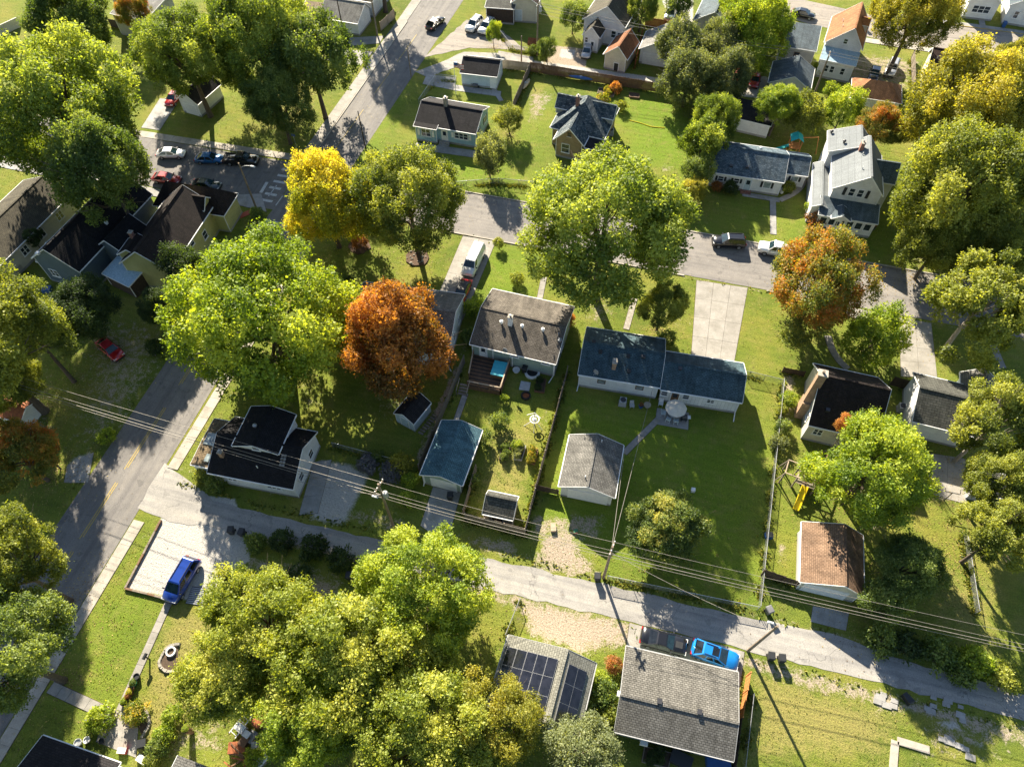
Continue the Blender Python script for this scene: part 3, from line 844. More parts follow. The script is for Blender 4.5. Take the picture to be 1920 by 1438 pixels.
class House:
    def __init__(s, name, label, A, B, W, cat='house', group=None):
        a, b = v2(A), v2(B)
        s.ang = math.atan2(b.y - a.y, b.x - a.x)
        s.L, s.W = (b - a).length, W
        s.root = thing(name, label, cat, (a.x, a.y, 0), s.ang, group)
        s.o = a
        s.roofs, s.walls = [], []

    def l(s, p):
        d = v2(p) - s.o
        c, n = math.cos(-s.ang), math.sin(-s.ang)
        return d.x * c - d.y * n, d.x * n + d.y * c

    def body(s, x0, y0, x1, y1, ze, zr, wall, roof, ridge='x', kind='gable', oh=.35, rake=.22, trim='trim_white', th=.13, z0=0.0, found=.35, hip=1.0, pk=None, nowall=False):
        """walls and roof over the eave rectangle"""
        xm, ym = (x0 + x1) / 2, (y0 + y1) / 2
        half = (y1 - y0) / 2 if ridge == 'x' else (x1 - x0) / 2
        if pk is not None:                                   # ridge off centre
            if ridge == 'x':
                ym = y0 + (y1 - y0) * pk
            else:
                xm = x0 + (x1 - x0) * pk
        slope = (zr - ze) / half
        if kind == 'shed':
            f = lambda x, y: ze + (zr - ze) * (y - y0) / (y1 - y0)
        elif kind == 'hip':
            f = lambda x, y: ze + (zr - ze) * max(0, min(1, (half - abs((y - ym) if ridge == 'x' else (x - xm))) / half,
                                                         (((x1 - x0) / 2 - abs(x - xm)) if ridge == 'x' else ((y1 - y0) / 2 - abs(y - ym))) / (half * hip)))
        elif ridge == 'x':
            f = lambda x, y: ze + (zr - ze) * ((y - y0) / (ym - y0) if y < ym else (y1 - y) / (y1 - ym))
        else:
            f = lambda x, y: ze + (zr - ze) * ((x - x0) / (xm - x0) if x < xm else (x1 - x) / (x1 - xm))
        s.roofs.append((x0, y0, x1, y1, f))
        m = MB()
        def slab(pts):
            m.solid([(x, y, z - th) for x, y, z in pts], pts)
        if kind == 'shed':
            slab([(x0, y0, ze), (x1, y0, ze), (x1, y1, zr), (x0, y1, zr)])
        elif kind == 'hip':
            k = half * hip
            if ridge == 'x':
                p, q = (x0 + k, ym, zr), (x1 - k, ym, zr)
                slab([(x0, y0, ze), (x1, y0, ze), q, p]); slab([(x1, y1, ze), (x0, y1, ze), p, q])
                slab([(x1, y0, ze), (x1, y1, ze), q]); slab([(x0, y1, ze), (x0, y0, ze), p])
            else:
                p, q = (xm, y0 + k, zr), (xm, y1 - k, zr)
                slab([(x1, y0, ze), (x1, y1, ze), q, p]); slab([(x0, y1, ze), (x0, y0, ze), p, q])
                slab([(x0, y0, ze), (x1, y0, ze), p]); slab([(x1, y1, ze), (x0, y1, ze), q])
        elif ridge == 'x':
            slab([(x0, y0, ze), (x1, y0, ze), (x1, ym, zr), (x0, ym, zr)]); slab([(x0, ym, zr), (x1, ym, zr), (x1, y1, ze), (x0, y1, ze)])
        else:
            slab([(x0, y0, ze), (xm, y0, zr), (xm, y1, zr), (x0, y1, ze)]); slab([(xm, y0, zr), (x1, y0, ze), (x1, y1, ze), (xm, y1, zr)])
        rf = m.build('roof', roof, s.root)
        # ridge cap, eave gutters and rake boards
        if kind == 'gable':
            cap = MB()
            if ridge == 'x':
                cap.bar((x0 + .02, ym, zr + .012), (x1 - .02, ym, zr + .012), .26, .05)
            else:
                cap.bar((xm, y0 + .02, zr + .012), (xm, y1 - .02, zr + .012), .26, .05)
            cap.build('ridge_cap', roof, rf)
        t = MB()
        e = .035
        if kind == 'shed':
            t.bar((x0 - e, y0, ze - .06), (x0 - e, y1, zr - .06), .05, .17); t.bar((x1 + e, y0, ze - .06), (x1 + e, y1, zr - .06), .05, .17)
            t.bar((x0, y0 - e, ze - .06), (x1, y0 - e, ze - .06), .06, .15)
        elif kind == 'hip':
            t.bar((x0, y0 - e, ze - .07), (x1, y0 - e, ze - .07), .06, .15); t.bar((x0, y1 + e, ze - .07), (x1, y1 + e, ze - .07), .06, .15)
            t.bar((x0 - e, y0, ze - .07), (x0 - e, y1, ze - .07), .06, .15); t.bar((x1 + e, y0, ze - .07), (x1 + e, y1, ze - .07), .06, .15)
        elif ridge == 'x':
            for x in (x0 - e, x1 + e):
                t.bar((x, y0, ze - .06), (x, ym, zr - .06), .04, .16); t.bar((x, ym, zr - .06), (x, y1, ze - .06), .04, .16)
            t.bar((x0, y0 - .05, ze - .08), (x1, y0 - .05, ze - .08), .1, .13); t.bar((x0, y1 + .05, ze - .08), (x1, y1 + .05, ze - .08), .1, .13)
        else:
            for y in (y0 - e, y1 + e):
                t.bar((x0, y, ze - .06), (xm, y, zr - .06), .04, .16); t.bar((xm, y, zr - .06), (x1, y, ze - .06), .04, .16)
            t.bar((x0 - .05, y0, ze - .08), (x0 - .05, y1, ze - .08), .1, .13); t.bar((x1 + .05, y0, ze - .08), (x1 + .05, y1, ze - .08), .1, .13)
        t.build('roof_trim', trim, s.root)
        if nowall:
            return s
        ox, oy = (rake, oh) if ridge == 'x' else (oh, rake)
        if kind == 'hip':
            ox = oy = oh
        a0, b0, a1, b1 = x0 + ox, y0 + oy, x1 - ox, y1 - oy
        w = MB()
        zt = lambda x, y: f(x, y) - th - .01
        def wall_(pts):
            w.poly([(x, y, z0) for x, y in (pts[0], pts[-1])] + [(x, y, zt(x, y)) for x, y in reversed(pts)])
        if ridge == 'x' or kind == 'shed':
            wall_([(a0, b0), (a1, b0)]); wall_([(a1, b0), (a1, ym), (a1, b1)]); wall_([(a1, b1), (a0, b1)]); wall_([(a0, b1), (a0, ym), (a0, b0)])
        else:
            wall_([(a0, b0), (xm, b0), (a1, b0)]); wall_([(a1, b0), (a1, b1)]); wall_([(a1, b1), (xm, b1), (a0, b1)]); wall_([(a0, b1), (a0, b0)])
        w.build('wall', wall, s.root)
        if found and z0 < .1:
            MB().box(a0 - .03, b0 - .03, -.1, a1 + .03, b1 + .03, found).build('foundation', 'concrete_grey', s.root)
        s.walls.append(dict(S=b0, N=b1, W=a0, E=a1))
        for x, y in ((a0, b0), (a1, b0)):
            MB().box(x - .045, y - .045, z0 + .3 * (z0 < .1), x + .045, y + .045, zt(x, y) - .02).build('corner_board', trim, s.root)
        return s

    def at(s, side, u, z, k=0):
        w = s.walls[k]
        return {'S': (u, w['S'], z), 'N': (u, w['N'], z), 'E': (w['E'], u, z), 'W': (w['W'], u, z)}[side]

    def win(s, side, u, z, w=.9, h=1.1, style='sash', k=0, shut=False, sill=True, pane=None, frame=None):
        u = s.l(u)[0 if side in 'SN' else 1] if isinstance(u, tuple) else u
        f = put('window', window_frame(w, h, style), s.root, s.at(side, u, z, k), SIDE[side], frame)
        put('pane', pane_mesh(w, h), f, None, 0, pane)
        if sill:
            put('sill', sill_mesh(w), f, (0, 0, -h / 2 - .09))
        if shut:
            for x in (-1, 1):
                put('shutter', shutter_mesh(h), s.root, f.matrix_basis @ Vector((x * (w / 2 + .3), 0, 0)), SIDE[side])
        return f

    def door(s, side, u, z=.35, w=.95, h=2.05, mat='trim_white', k=0, glass=True):
        u = s.l(u)[0 if side in 'SN' else 1] if isinstance(u, tuple) else u
        m = MB().box(-w / 2, -.05, 0, w / 2, 0, h)
        d = m.build('door', mat, s.root, False, s.at(side, u, z, k), SIDE[side])
        fr = MB()
        for x in (-w / 2 - .05, w / 2 + .05):
            fr.box(x - .05, -.075, 0, x + .05, 0, h + .1)
        fr.box(-w / 2, -.075, h, w / 2, 0, h + .1)
        fr.build('frame', 'trim_white', d)
        if glass:
            MB().box(-w * .3, -.062, h * .52, w * .3, -.05, h * .9).build('pane', 'glass_window', d)
        MB().tube([(w * .38, -.12, h * .47), (w * .38, -.05, h * .47)], .04, 6).build('knob', 'metal_dark', d)
        return d

    def garage_door(s, side, u, w, h=2.1, k=0, mat='trim_white', rows=4):
        u = s.l(u)[0 if side in 'SN' else 1] if isinstance(u, tuple) else u
        fr = MB()
        for x in (-w / 2 - .07, w / 2 + .07):
            fr.box(x - .07, -.06, 0, x + .07, 0, h + .14)
        fr.box(-w / 2, -.06, h, w / 2, 0, h + .14)
        d = fr.build('garage_door', 'trim_white', s.root, False, s.at(side, u, .05, k), SIDE[side])
        pm = MB().box(-w / 2, -.04, 0, w / 2, -.005, h / rows - .025).mesh('panel', mat)
        for i in range(rows):
            put('panel', pm, d, (0, 0, i * h / rows))
        return d

    def rz(s, x, y):
        z = [f(x, y) for x0, y0, x1, y1, f in s.roofs if x0 <= x <= x1 and y0 <= y <= y1]
        return max(z) if z else s.roofs[0][4](x, y)

    def vent(s, p, kind='box', mat='metal_dark'):
        x, y = s.l(p)
        z = s.rz(x, y)
        m = MB()
        if kind == 'box':
            m.box(-.19, -.19, -.15, .19, .19, .16)
            m.box(-.23, -.23, .16, .23, .23, .21)
        elif kind == 'pipe':
            m.tube([(0, 0, -.2), (0, 0, .45)], .06, 8)
        else:
            m.lathe([(.12, -.2), (.12, .2), (.26, .3), (.24, .46), (.05, .56)], 10)
        m.build('roof_vent', mat, s.root, False, (x, y, z))

    def chimney(s, p, w=.6, d=.6, h=1.3, mat='brick_chimney', base=-.6, cap='concrete_walk'):
        x, y = s.l(p)
        z = s.rz(x, y)
        c = MB().box(-w / 2, -d / 2, base, w / 2, d / 2, h).build('chimney', mat, s.root, False, (x, y, z))
        MB().box(-w / 2 - .06, -d / 2 - .06, h, w / 2 + .06, d / 2 + .06, h + .1).build('cap', cap, c)
        MB().tube([(0, 0, h + .1), (0, 0, h + .35)], .13, 8).build('flue', 'metal_grey', c)
        return c

    def dish(s, p):
        x, y = s.l(p)
        z = s.rz(x, y)
        m = MB()
        m.tube([(0, 0, -.1), (0, 0, .5)], .035, 6)
        pts = []
        m.solid([(-.32, -.05, .3), (.32, -.05, .3), (.36, .02, .62), (.2, .08, .9), (-.2, .08, .9), (-.36, .02, .62)][::-1],
                [(-.3, -.09, .31), (.3, -.09, .31), (.34, -.03, .62), (.19, .03, .88), (-.19, .03, .88), (-.34, -.03, .62)][::-1])
        m.bar((0, -.05, .35), (0, -.55, .5), .04)
        m.build('satellite_dish', 'metal_grey', s.root, False, (x, y, z), RND.uniform(-.5, .9))

    def spout(s, x, y, z, out=(0, -.9), mat='trim_white'):
        m = MB()
        m.bar((x, y, z), (x, y, .3), .09, .11)
        m.bar((x, y, .3), (x + out[0], y + out[1], .1), .1, .09)
        m.build('downspout', mat, s.root)

    def steps(s, x, y, w, n, side=-1, mat='concrete_grey', d=.32, rise=.17):
        st = None
        for i in range(n):
            o = MB().box(x - w / 2, min(y, y + side * d * (i + 1)), 0 if i == n - 1 else .001 * i, x + w / 2, max(y, y + side * d * (i + 1)) - .001 * i, rise * (n - i)).build('step', mat, s.root)
        return st

# --- white ranch house in the middle
h = House('ranch_house', 'long white ranch house with slate blue roof and parasol patio behind', (-5.81, 51.04, 3), (4.27, 51.63, 3), 7.7)
h.body(0, 0, 10.15, 7.7, 3.0, 4.75, 'siding_white', 'roof_slate_blue')
h.body(10.22, -.15, 20.05, 5.9, 2.85, 4.5, 'siding_white_panel', 'roof_slate_blue', oh=.3)
h.win('S', 3.0, 2.0, .85, .95, pane='glass_pale', frame='wood_brown'); h.win('S', 7.75, 2.0, .85, .95, pane='glass_pale', frame='wood_brown')
h.win('S', 16.5, 1.7, .8, .6, k=1, style='double'); h.win('E', 2.8, 1.8, .9, .9, k=1)
h.win('S', 10.85, 1.8, .7, .8, k=1); h.door('S', 12.2, .3, .9, 2.0, 'wood_brown', 1); h.win('S', 13.5, 1.8, .7, .8, k=1)
h.chimney((-1.68, 52.82, 4.1), .5, .75, 1.1)
for p in ((-4.79, 55.19, 4.5), (-3.70, 54.10, 4.5), (-0.25, 54.31, 4.4), (1.57, 54.62, 4.3), (0.21, 52.64, 4.1), (6.19, 54.14, 4.2)):
    h.vent(p)
h.vent((-0.36, 53.17, 4.2), 'pipe')
h.dish((-3.68, 51.47, 3.4))
h.spout(.2, .25, 2.8, (-.05, -.8)); h.spout(19.8, .1, 2.7, (-.1, -1.3))
# --- grey shingled house with the deck
h = House('bungalow', 'grey shingled bungalow with sage green walls and a wooden deck', (-20.15, 52.03, 3.2), (-8.79, 51.71, 3.2), 9.8)
h.body(0, 0, 11.4, 9.8, 3.2, 4.8, 'siding_sage', 'roof_weathered', pk=.51)
h.door('S', 1.7, .75, .9, 2.0)
for u in (5.9, 10.0):
    h.win('S', u, 2.45, 1.0, .35, 'plain')
h.win('N', 3, 1.9, 1.3, 1.1, 'double'); h.win('E', 4, 1.9)
h.chimney((-15.67, 55.57, 4.9), .55, .55, 1.5, 'trim_white')
for p in ((-16.83, 55.44, 4.9), (-14.09, 55.44, 4.9), (-11.40, 55.51, 4.8)):
    h.vent(p, 'turbine', 'trim_white')
h.vent((-18.84, 53.97, 4.2), 'pipe'); h.vent((-9.34, 55.39, 4.2), 'pipe', 'metal_grey'); h.vent((-8.99, 54.77, 4.2), 'box', 'metal_grey')
h.dish((-15.37, 51.82, 3.5))
h.spout(11.1, .2, 3.0, (-.3, -1.1))
for x in (3.0, 5.6):
    h.spout(x, .3, 3.0, (0, -.02))
# front stoop with rails
st = MB().box(6.6, 9.6, 0, 8.4, 11.2, .7).build('stoop', 'wood_pale', h.root)
for a, b in (((5.6, 11.3), (6.5, 11.4)), ((8.5, 9.9), (8.5, 11.3)), ((6.5, 9.8), (6.5, 11.4)), ((8.5, 11.3), (9.6, 11.4))):
    r_ = MB()
    r_.bar((a[0], a[1], 1.5), (b[0], b[1], 1.5), .1)
    for q in (a, b):
        r_.bar((q[0], q[1], 0), (q[0], q[1], 1.55), .1)
    r_.build('railing', 'wood_pale', h.root)
# --- white garage with grey roof, ridge running up the picture
h = House('garage', 'white garage with weathered grey roof beside the dirt patch', (-4.75, 35.69, 2.6), (1.68, 35.90, 2.6), 6.9, 'garage')
h.body(0, 0, 6.4, 6.9, 2.6, 4.0, 'siding_white', 'roof_garage_grey', ridge='y')
h.garage_door('S', 3.4, 4.3, 2.0)
h.vent((-2.03, 36.92, 3.6), 'pipe', 'trim_white'); h.vent((-1.13, 41.90, 3.7), 'pipe', 'trim_white')
# --- blue roofed garage
h = House('garage', 'sage green garage with teal blue shingle roof behind the utility pole', (-20.34, 33.14, 2.5), (-15.22, 33.04, 2.5), 7.6, 'garage')
h.body(0, 0, 5.1, 7.6, 2.5, 3.5, 'siding_sage', 'roof_garage_blue', ridge='y')
h.garage_door('S', 2.7, 2.9, 1.9)
h.spout(.25, .15, 2.3, (0, -.3))
# --- garden shed by the board fence
h = House('garden_shed', 'small shed with dark gambrel roof inside the board fence corner', (-12.20, 30.59, 2), (-8.51, 30.71, 2), 3.0, 'shed')
h.body(0, 0, 3.5, 2.9, 2.0, 3.0, 'siding_cream', 'roof_dark_rows', oh=.12, rake=.1, found=.1, pk=.66)
h.door('S', 1.7, .1, 1.2, 1.7, 'wood_brown', glass=False)
# --- black roofed bungalow on the corner of the alley
h = House('corner_house', 'black roofed one and a half storey house with a tall dormer by the alley', (-43.67, 26.99, 3), (-33.51, 27.54, 3), 7.4)
h.body(0, 0, 10.4, 7.6, 3.0, 5.0, 'siding_white', 'roof_black', pk=.55)
h.body(2.4, 2.9, 8.0, 8.3, 5.0, 6.0, 'siding_white', 'roof_black', ridge='y', oh=.3, z0=2.8, rake=.25)
h.body(-2.5, .7, .45, 7.0, 2.75, 2.9, 'siding_white', 'roof_tan', kind='gable', oh=.2, rake=.1)
h.win('E', 2.2, 1.9); h.win('E', 5.2, 1.9); h.win('S', 2.5, 1.8, 1.0, .7, 'double'); h.win('S', 7.6, 1.8, 1.6, .7, 'triple')
h.win('E', 5.8, 4.6, .7, .7, k=1); h.win('S', 5.2, 5.0, .8, .6, k=1)
h.chimney((-42.45, 29.03, 3.6), .45, .45, .9, 'brick_chimney')
h.vent((-38.00, 28.75, 3.3), 'pipe', 'trim_white'); h.vent((-39.50, 32.62, 5.8), 'turbine', 'metal_grey')
MB().box(-2.2, 3.4, 2.9, -.3, 5.0, 2.97).build('skylight', 'glass_pale', h.root)
MB().box(-1.1, 1.3, 2.93, -.5, 2.3, 2.99).build('skylight', 'glass_pale', h.root)
for k in range(8):
    MB().box(8.2 + (k % 2) * .33, 2.0 + (k // 2) * .33, h.rz(8.3, 2.2 + (k // 2) * .33) - .05, 8.45 + (k % 2) * .33, 2.26 + (k // 2) * .33, h.rz(8.3, 2.2 + (k // 2) * .33) + .09).build('roof_tile', 'concrete_pale', h.root)
# --- small barn shed under the orange tree
h = House('barn_shed', 'pale blue barn shed with plank steps under the orange tree', (-26.28, 40.42, 2), (-23.22, 39.51, 2), 3.4, 'shed')
h.body(0, 0, 3.0, 3.6, 2.0, 3.0, 'siding_pale_blue', 'roof_charcoal', ridge='y', oh=.15, rake=.1, found=.12)
h.door('S', 1.5, .15, 1.1, 1.8, 'siding_pale_blue', glass=False)
for k in range(8):
    MB().box(3.25, .15 + k * .42, .02, 3.95, .4 + k * .42, .1 + .01 * (k % 2)).build('step_plank', 'wood_grey', h.root)
# --- big grey house at the bottom
h = House('workshop_house', 'large grey shingled building beside the blue car at the bottom', (5.80, 12.60, 3), (16.60, 12.96, 3), 7.8)
h.body(0, 0, 10.8, 7.8, 3.0, 4.1, 'siding_sage', 'roof_grey', pk=.39, trim='trim_grey')
h.vent((9.28, 15.98, 4.2)); h.vent((12.95, 16.02, 4.2))
h.win('S', 1.2, 1.9, .9, .8); h.win('S', 6.2, 1.9, .9, .8); h.door('S', 3.9, .2, .9, 2.0, 'trim_white')
ac = MB().box(2.55, -.35, 1.5, 3.25, .34, 2.05).build('window_unit', 'plastic_white', h.root)
MB().box(-.16, 3.2, 2.1, .25, 3.7, 2.5).build('vent_hood', 'plastic_white', h.root)
# --- solar house
h = House('solar_house', 'house with black solar panels on both roof slopes', (-5.89, 18.45, 3), (3.03, 18.06, 3), 6.7)
h.body(0, -6.7, 8.93, 0, 3.0, 4.55, 'siding_white', 'roof_solar', ridge='y', pk=.665, trim='trim_grey')
def panel_array(hs, u0, v0, nu, nv, east, pw, ph):
    x0, y0, x1, y1, f = hs.roofs[0]
    xr = x0 + (x1 - x0) * .665
    sl = math.atan2(f(xr, y0) - f(x0 if not east else x1, y0), (xr - x0) if not east else (x1 - xr))
    pm = cached(('sol', pw, ph), lambda: MB().box(-pw / 2 + .02, -ph / 2 + .02, 0, pw / 2 - .02, ph / 2 - .02, .04).mesh('solar_panel', 'solar_cell'))
    fm = cached(('solf', pw, ph), lambda: MB().box(-pw / 2, -ph / 2, -.03, pw / 2, ph / 2, .025).mesh('panel_frame', 'metal_grey'))
    for i in range(nu):
        for j in range(nv):
            d = u0 + (i + .5) * (pw + .03)
            x = (x0 + d * math.cos(sl)) if not east else (xr + d * math.cos(sl))
            y = v0 + (j + .5) * (ph + .03)
            o = put('solar_panel', pm, hs.root, (x, y, f(x, y) + .1))
            o.rotation_euler = (0, sl if east else -sl, 0)
            put('panel_frame', fm, o)
panel_array(h, .3, -6.35, 5, 3, False, 1.02, 1.72)
panel_array(h, .55, -6.4, 2, 3, True, 1.02, 1.72)
# --- brown cottage on the right
h = House('cottage', 'tall cottage with dark brown roof and a big brick chimney on its end wall', (21.77, 50.36, 3.6), (29.16, 50.16, 3.6), 9.3)
h.body(0, 0, 7.7, 9.3, 3.6, 7.3, 'siding_cream', 'roof_dark_brown', pk=.52)
h.win('S', 1.5, 2.2, .9, 1.0, 'double'); h.win('W', 2.2, 2.4, .8, 1.2, 'double'); h.win('W', 6.3, 5.2, .6, .8); h.win('W', 5.0, 2.4)
ch = MB().box(-.75, 3.2, 0, .2, 4.6, 3.2).box(-.7, 3.5, 3.2, .2, 4.3, 8.6).build('chimney', 'brick_chimney', h.root)
MB().box(-.8, 3.4, 8.6, .3, 4.4, 8.75).build('cap', 'concrete_walk', ch)
MB().tube([(-.25, 3.9, 8.75), (-.25, 3.9, 9.05)], .16, 8).build('flue', 'wood_grey', ch)
h.vent((23.44, 52.05, 4.6))
# --- grey house next to it
h = House('grey_house', 'white walled house with striped dark shingles beside the brown cottage', (33.57, 54.13, 3.4), (39.48, 53.81, 3.4), 7.4)
h.body(0, 0, 7.2, 7.4, 3.4, 5.2, 'siding_white', 'roof_dark_rows', pk=.52)
h.body(5.6, 5.2, 9.8, 9.4, 3.2, 4.9, 'siding_pale_blue', 'roof_garage_grey', ridge='y')
h.win('W', 5.3, 3.9, .5, .9); h.win('S', 5.8, 2.2, .9, .8, 'double')
# --- brown garage
h = House('garage', 'brown roofed garage with pale walls behind the alley and paver apron', (21.85, 31.49, 2.5), (28.16, 31.56, 2.5), 6.9, 'garage')
h.body(0, 0, 6.4, 6.9, 2.5, 4.1, 'siding_cream', 'roof_brown', ridge='y', pk=.62)
h.garage_door('S', 2.9, 4.2, 1.9); h.win('W', 2.6, 1.7, .5, .6)
# --- small shed far right
h = House('tool_shed', 'small slatted shed under the right edge trees', (40.35, 47.26, 2.1), (43.58, 47.16, 2.1), 3.4, 'shed')
h.body(0, 0, 3.6, 3.2, 2.1, 3.0, 'siding_grey', 'roof_dark_rows', oh=.15, rake=.1, found=.1, pk=.6)
h.door('S', 1.8, .1, .9, 1.7, 'wood_grey', glass=False)
# --- sky blue house at the top
h = House('blue_house', 'sky blue house with charcoal roof at the upper crossing', (-42.29, 93.60, 3), (-31.63, 93.45, 3), 7.6)
h.body(0, 0, 10.6, 7.6, 3.0, 4.7, 'siding_sky', 'roof_charcoal', pk=.52)
h.body(0, -.6, 4.0, 2.0, 2.95, 3.5, 'siding_sky', 'roof_charcoal', kind='shed', oh=.3)
h.win('S', 2.0, 1.85, 1.5, 1.2, 'double', k=1, shut=False); h.win('S', 7.9, 1.85, 2.2, 1.0, 'triple'); h.door('S', 5.0, .4, .95, 2.0)
for y in (2.0, 5.5):
    h.win('E', y, 2.0, .9, 1.1, shut=True)
for x in (.75, 3.25):
    MB().box(x - .2, -.42, 1.25, x + .2, -.31, 2.45).build('shutter', 'trim_white', h.root)
for x in (6.4, 9.4):
    MB().box(x - .2, .26, 1.35, x + .2, .34, 2.35).build('shutter', 'trim_white', h.root)
h.chimney((-37.92, 97.38, 4.9), .6, .6, 1.3, 'stone')
h.steps(5.0, .2, 1.8, 3, -1)
# --- garage behind it
h = House('garage', 'white garage with flat grey roof beside the flagpole', (-39.61, 109.85, 2.6), (-32.77, 110.25, 2.6), 5.6, 'garage')
h.body(0, 0, 6.8, 5.6, 2.6, 4.0, 'siding_pale_blue', 'roof_charcoal', pk=.52)
h.door('S', 5.9, .1, .9, 1.95, 'trim_white', glass=False); h.win('E', 2.5, 2.2, .6, .6)
# --- tan brick house
h = House('brick_house', 'tan brick house with blue patchwork hip roof and side gables', (-20.40, 97.63, 3.4), (-11.18, 96.74, 3.4), 8.6)
h.body(0, 0, 9.2, 8.8, 3.4, 6.9, 'brick_tan', 'roof_multi', ridge='y', kind='hip', hip=.75, oh=.4)
h.body(1.5, -2.6, 6.6, 3.6, 3.3, 5.9, 'brick_tan', 'roof_multi', ridge='y', oh=.4, rake=.3)
h.body(-.4, 3.6, 4.0, 6.6, 4.7, 6.3, 'siding_grey', 'roof_multi', ridge='x', oh=.2, rake=.15, z0=3.6)
h.body(5.4, 3.6, 9.5, 6.6, 4.7, 6.3, 'siding_grey', 'roof_multi', ridge='x', oh=.2, rake=.15, z0=3.6)
h.body(6.6, -2.4, 9.2, .6, 2.9, 3.3, 'brick_tan', 'roof_charcoal', kind='shed', oh=.2)
h.win('S', 3.5, 1.9, 1.2, 1.5, k=1); h.win('S', 4.0, 4.6, .5, .6, k=1, frame='wood_brown'); h.win('W', 2.4, 2.0, .9, 1.5); h.win('W', 6.0, 2.0, .9, 1.5)
h.chimney((-16.63, 100.56, 6.3), .55, .55, 1.7, 'brick_red')
# --- ranch house with black shutters
h = House('ranch_house', 'white ranch house with flecked blue roof and black shutters', (5.80, 93.72, 2.9), (17.03, 93.95, 2.9), 8.0)
h.body(0, 0, 11.3, 8.0, 2.9, 4.9, 'siding_white', 'roof_blue_fleck', pk=.52)
h.body(11.3, 2.5, 14.8, 8.0, 2.75, 4.2, 'siding_white', 'roof_blue_fleck', pk=.52)
for u in (2.0, 4.4):
    h.win('S', u, 1.7, .75, .8, 'sash', shut=True)
h.door('S', 6.2, .3, .95, 2.0, 'siding_pale_blue'); h.win('S', 9.0, 1.75, 1.0, 1.05, 'plain', shut=True, pane='glass_pale'); h.win('S', 13.1, 1.7, .95, .85, 'plain', k=1, shut=True, pane='glass_pale')
h.steps(6.2, .2, 1.6, 2, -1, 'brick_red')
h.vent((8.90, 95.05, 4)); h.vent((11.22, 95.26, 4)); h.vent((12.79, 98.81, 4.7), 'turbine', 'trim_white')
h.spout(.2, .2, 2.7, (-.1, -.5))
# --- white two storey house
h = House('white_house', 'white two storey house with pale metal roof and front porch', (23.11, 90.83, 5.8), (30.13, 90.88, 5.8), 9.6)
h.body(0, 0, 7.2, 9.6, 5.6, 8.6, 'siding_white', 'roof_white_metal', ridge='y', pk=.62)
h.body(-.9, 7.4, 5.2, 12.6, 6.4, 8.1, 'siding_white', 'roof_white_metal', ridge='y', pk=.72)
h.body(5.0, 4.0, 9.2, 8.2, 5.0, 7.2, 'siding_white', 'roof_bluegrey', ridge='x', oh=.2)
h.body(-2.0, -1.6, .6, 8.5, 3.2, 3.9, 'siding_white', 'roof_white_metal', ridge='y', oh=.15)
h.body(-.9, -2.9, 7.4, .4, 3.0, 3.9, 'siding_white', 'roof_bluegrey', kind='shed', oh=.3)
h.body(.9, -3.4, 3.6, -1.0, 3.1, 3.9, 'siding_white', 'roof_bluegrey', ridge='y', oh=.15, z0=2.8, found=0)
for u in (2.9, 4.1):
    h.win('S', u, 5.4, .7, 1.2)
for u in (1.9, 5.1):
    MB().box(u - .2, .1, 4.75, u + .2, .2, 6.05).build('shutter', 'plastic_black', h.root)
for k in range(6):
    h.win('S', .1 + k * 1.25, 1.9, .85, 1.1, 'plain', k=4)
h.door('S', 2.2, .3, .8, 2.0, k=4)
h.chimney((26.37, 97.93, 8.3), .5, .9, 1.2, 'brick_red'); h.vent((26.55, 96.47, 8.2), 'pipe', 'trim_white'); h.vent((26.51, 93.26, 8.2), 'pipe', 'trim_white')
h.vent((22.55, 102.65, 7.6), 'turbine', 'metal_dark'); h.vent((24.20, 99.75, 7.6), 'turbine', 'metal_dark')
h.steps(1.6, -2.6, 2.6, 4, -1, 'wood_grey')
# --- flat garage behind the ranch house
h = House('garage', 'low garage with dark flat roof under the lime tree', (7.94, 109.02, 2.5), (12.50, 108.41, 2.5), 5.2, 'garage')
h.body(0, 0, 6.5, 5.2, 2.5, 2.9, 'siding_white', 'roof_charcoal', kind='shed', oh=.15)
# --- houses along the north alley
h = House('white_house', 'white house with brown roof and little rear porch gable', (-21.78, 129.70, 4.2), (-13.88, 128.67, 4.2), 11, 'house')
h.body(0, 0, 8.3, 12, 4.2, 7.4, 'siding_white', 'roof_olive', ridge='y', pk=.55)
h.body(1.2, -3.2, 4.6, 1.2, 3.1, 4.9, 'siding_white', 'roof_olive', ridge='y')
h.door('S', 3.2, .3, .8, 1.9, k=1); h.win('S', 2.0, 2.2, .5, .9, k=1); h.win('S', 6.2, 2.4, .8, 1.2); h.win('S', 7.3, 2.4, .6, 1.0); h.win('E', 3, 2.4); h.win('W', 4, 2.4)
h = House('garage', 'cream garage with rusty orange roof by the silver hatchback', (-16.14, 121.53, 2.8), (-11.73, 120.73, 2.8), 7.0, 'garage')
h.body(0, 0, 4.6, 6.4, 2.8, 4.9, 'siding_cream', 'roof_rust', ridge='y', pk=.58)
h.door('S', 2.6, .1, .8, 1.5, 'plastic_black', glass=False)
h = House('garage', 'white garage with dappled grey roof beside the cedar clump', (-10.19, 124.83, 2.8), (-4.13, 124.42, 2.8), 6.5, 'garage')
h.body(0, 0, 6.0, 6.3, 2.8, 4.8, 'siding_white', 'roof_light_grey', ridge='y', pk=.6)
h.garage_door('S', 3.0, 4.0, 2.0)
h = House('garage', 'white gabled garage with slate blue roof by the red pickup', (13.09, 120.17, 2.7), (20.37, 119.61, 2.7), 6.8, 'garage')
h.body(0, 0, 7.2, 6.8, 2.7, 4.6, 'siding_white', 'roof_bluegrey', ridge='y', pk=.55)
h = House('grey_house', 'grey flat fronted house above the slate garage', (14.18, 129.98, 4), (19.93, 129.68, 4), 6.5)
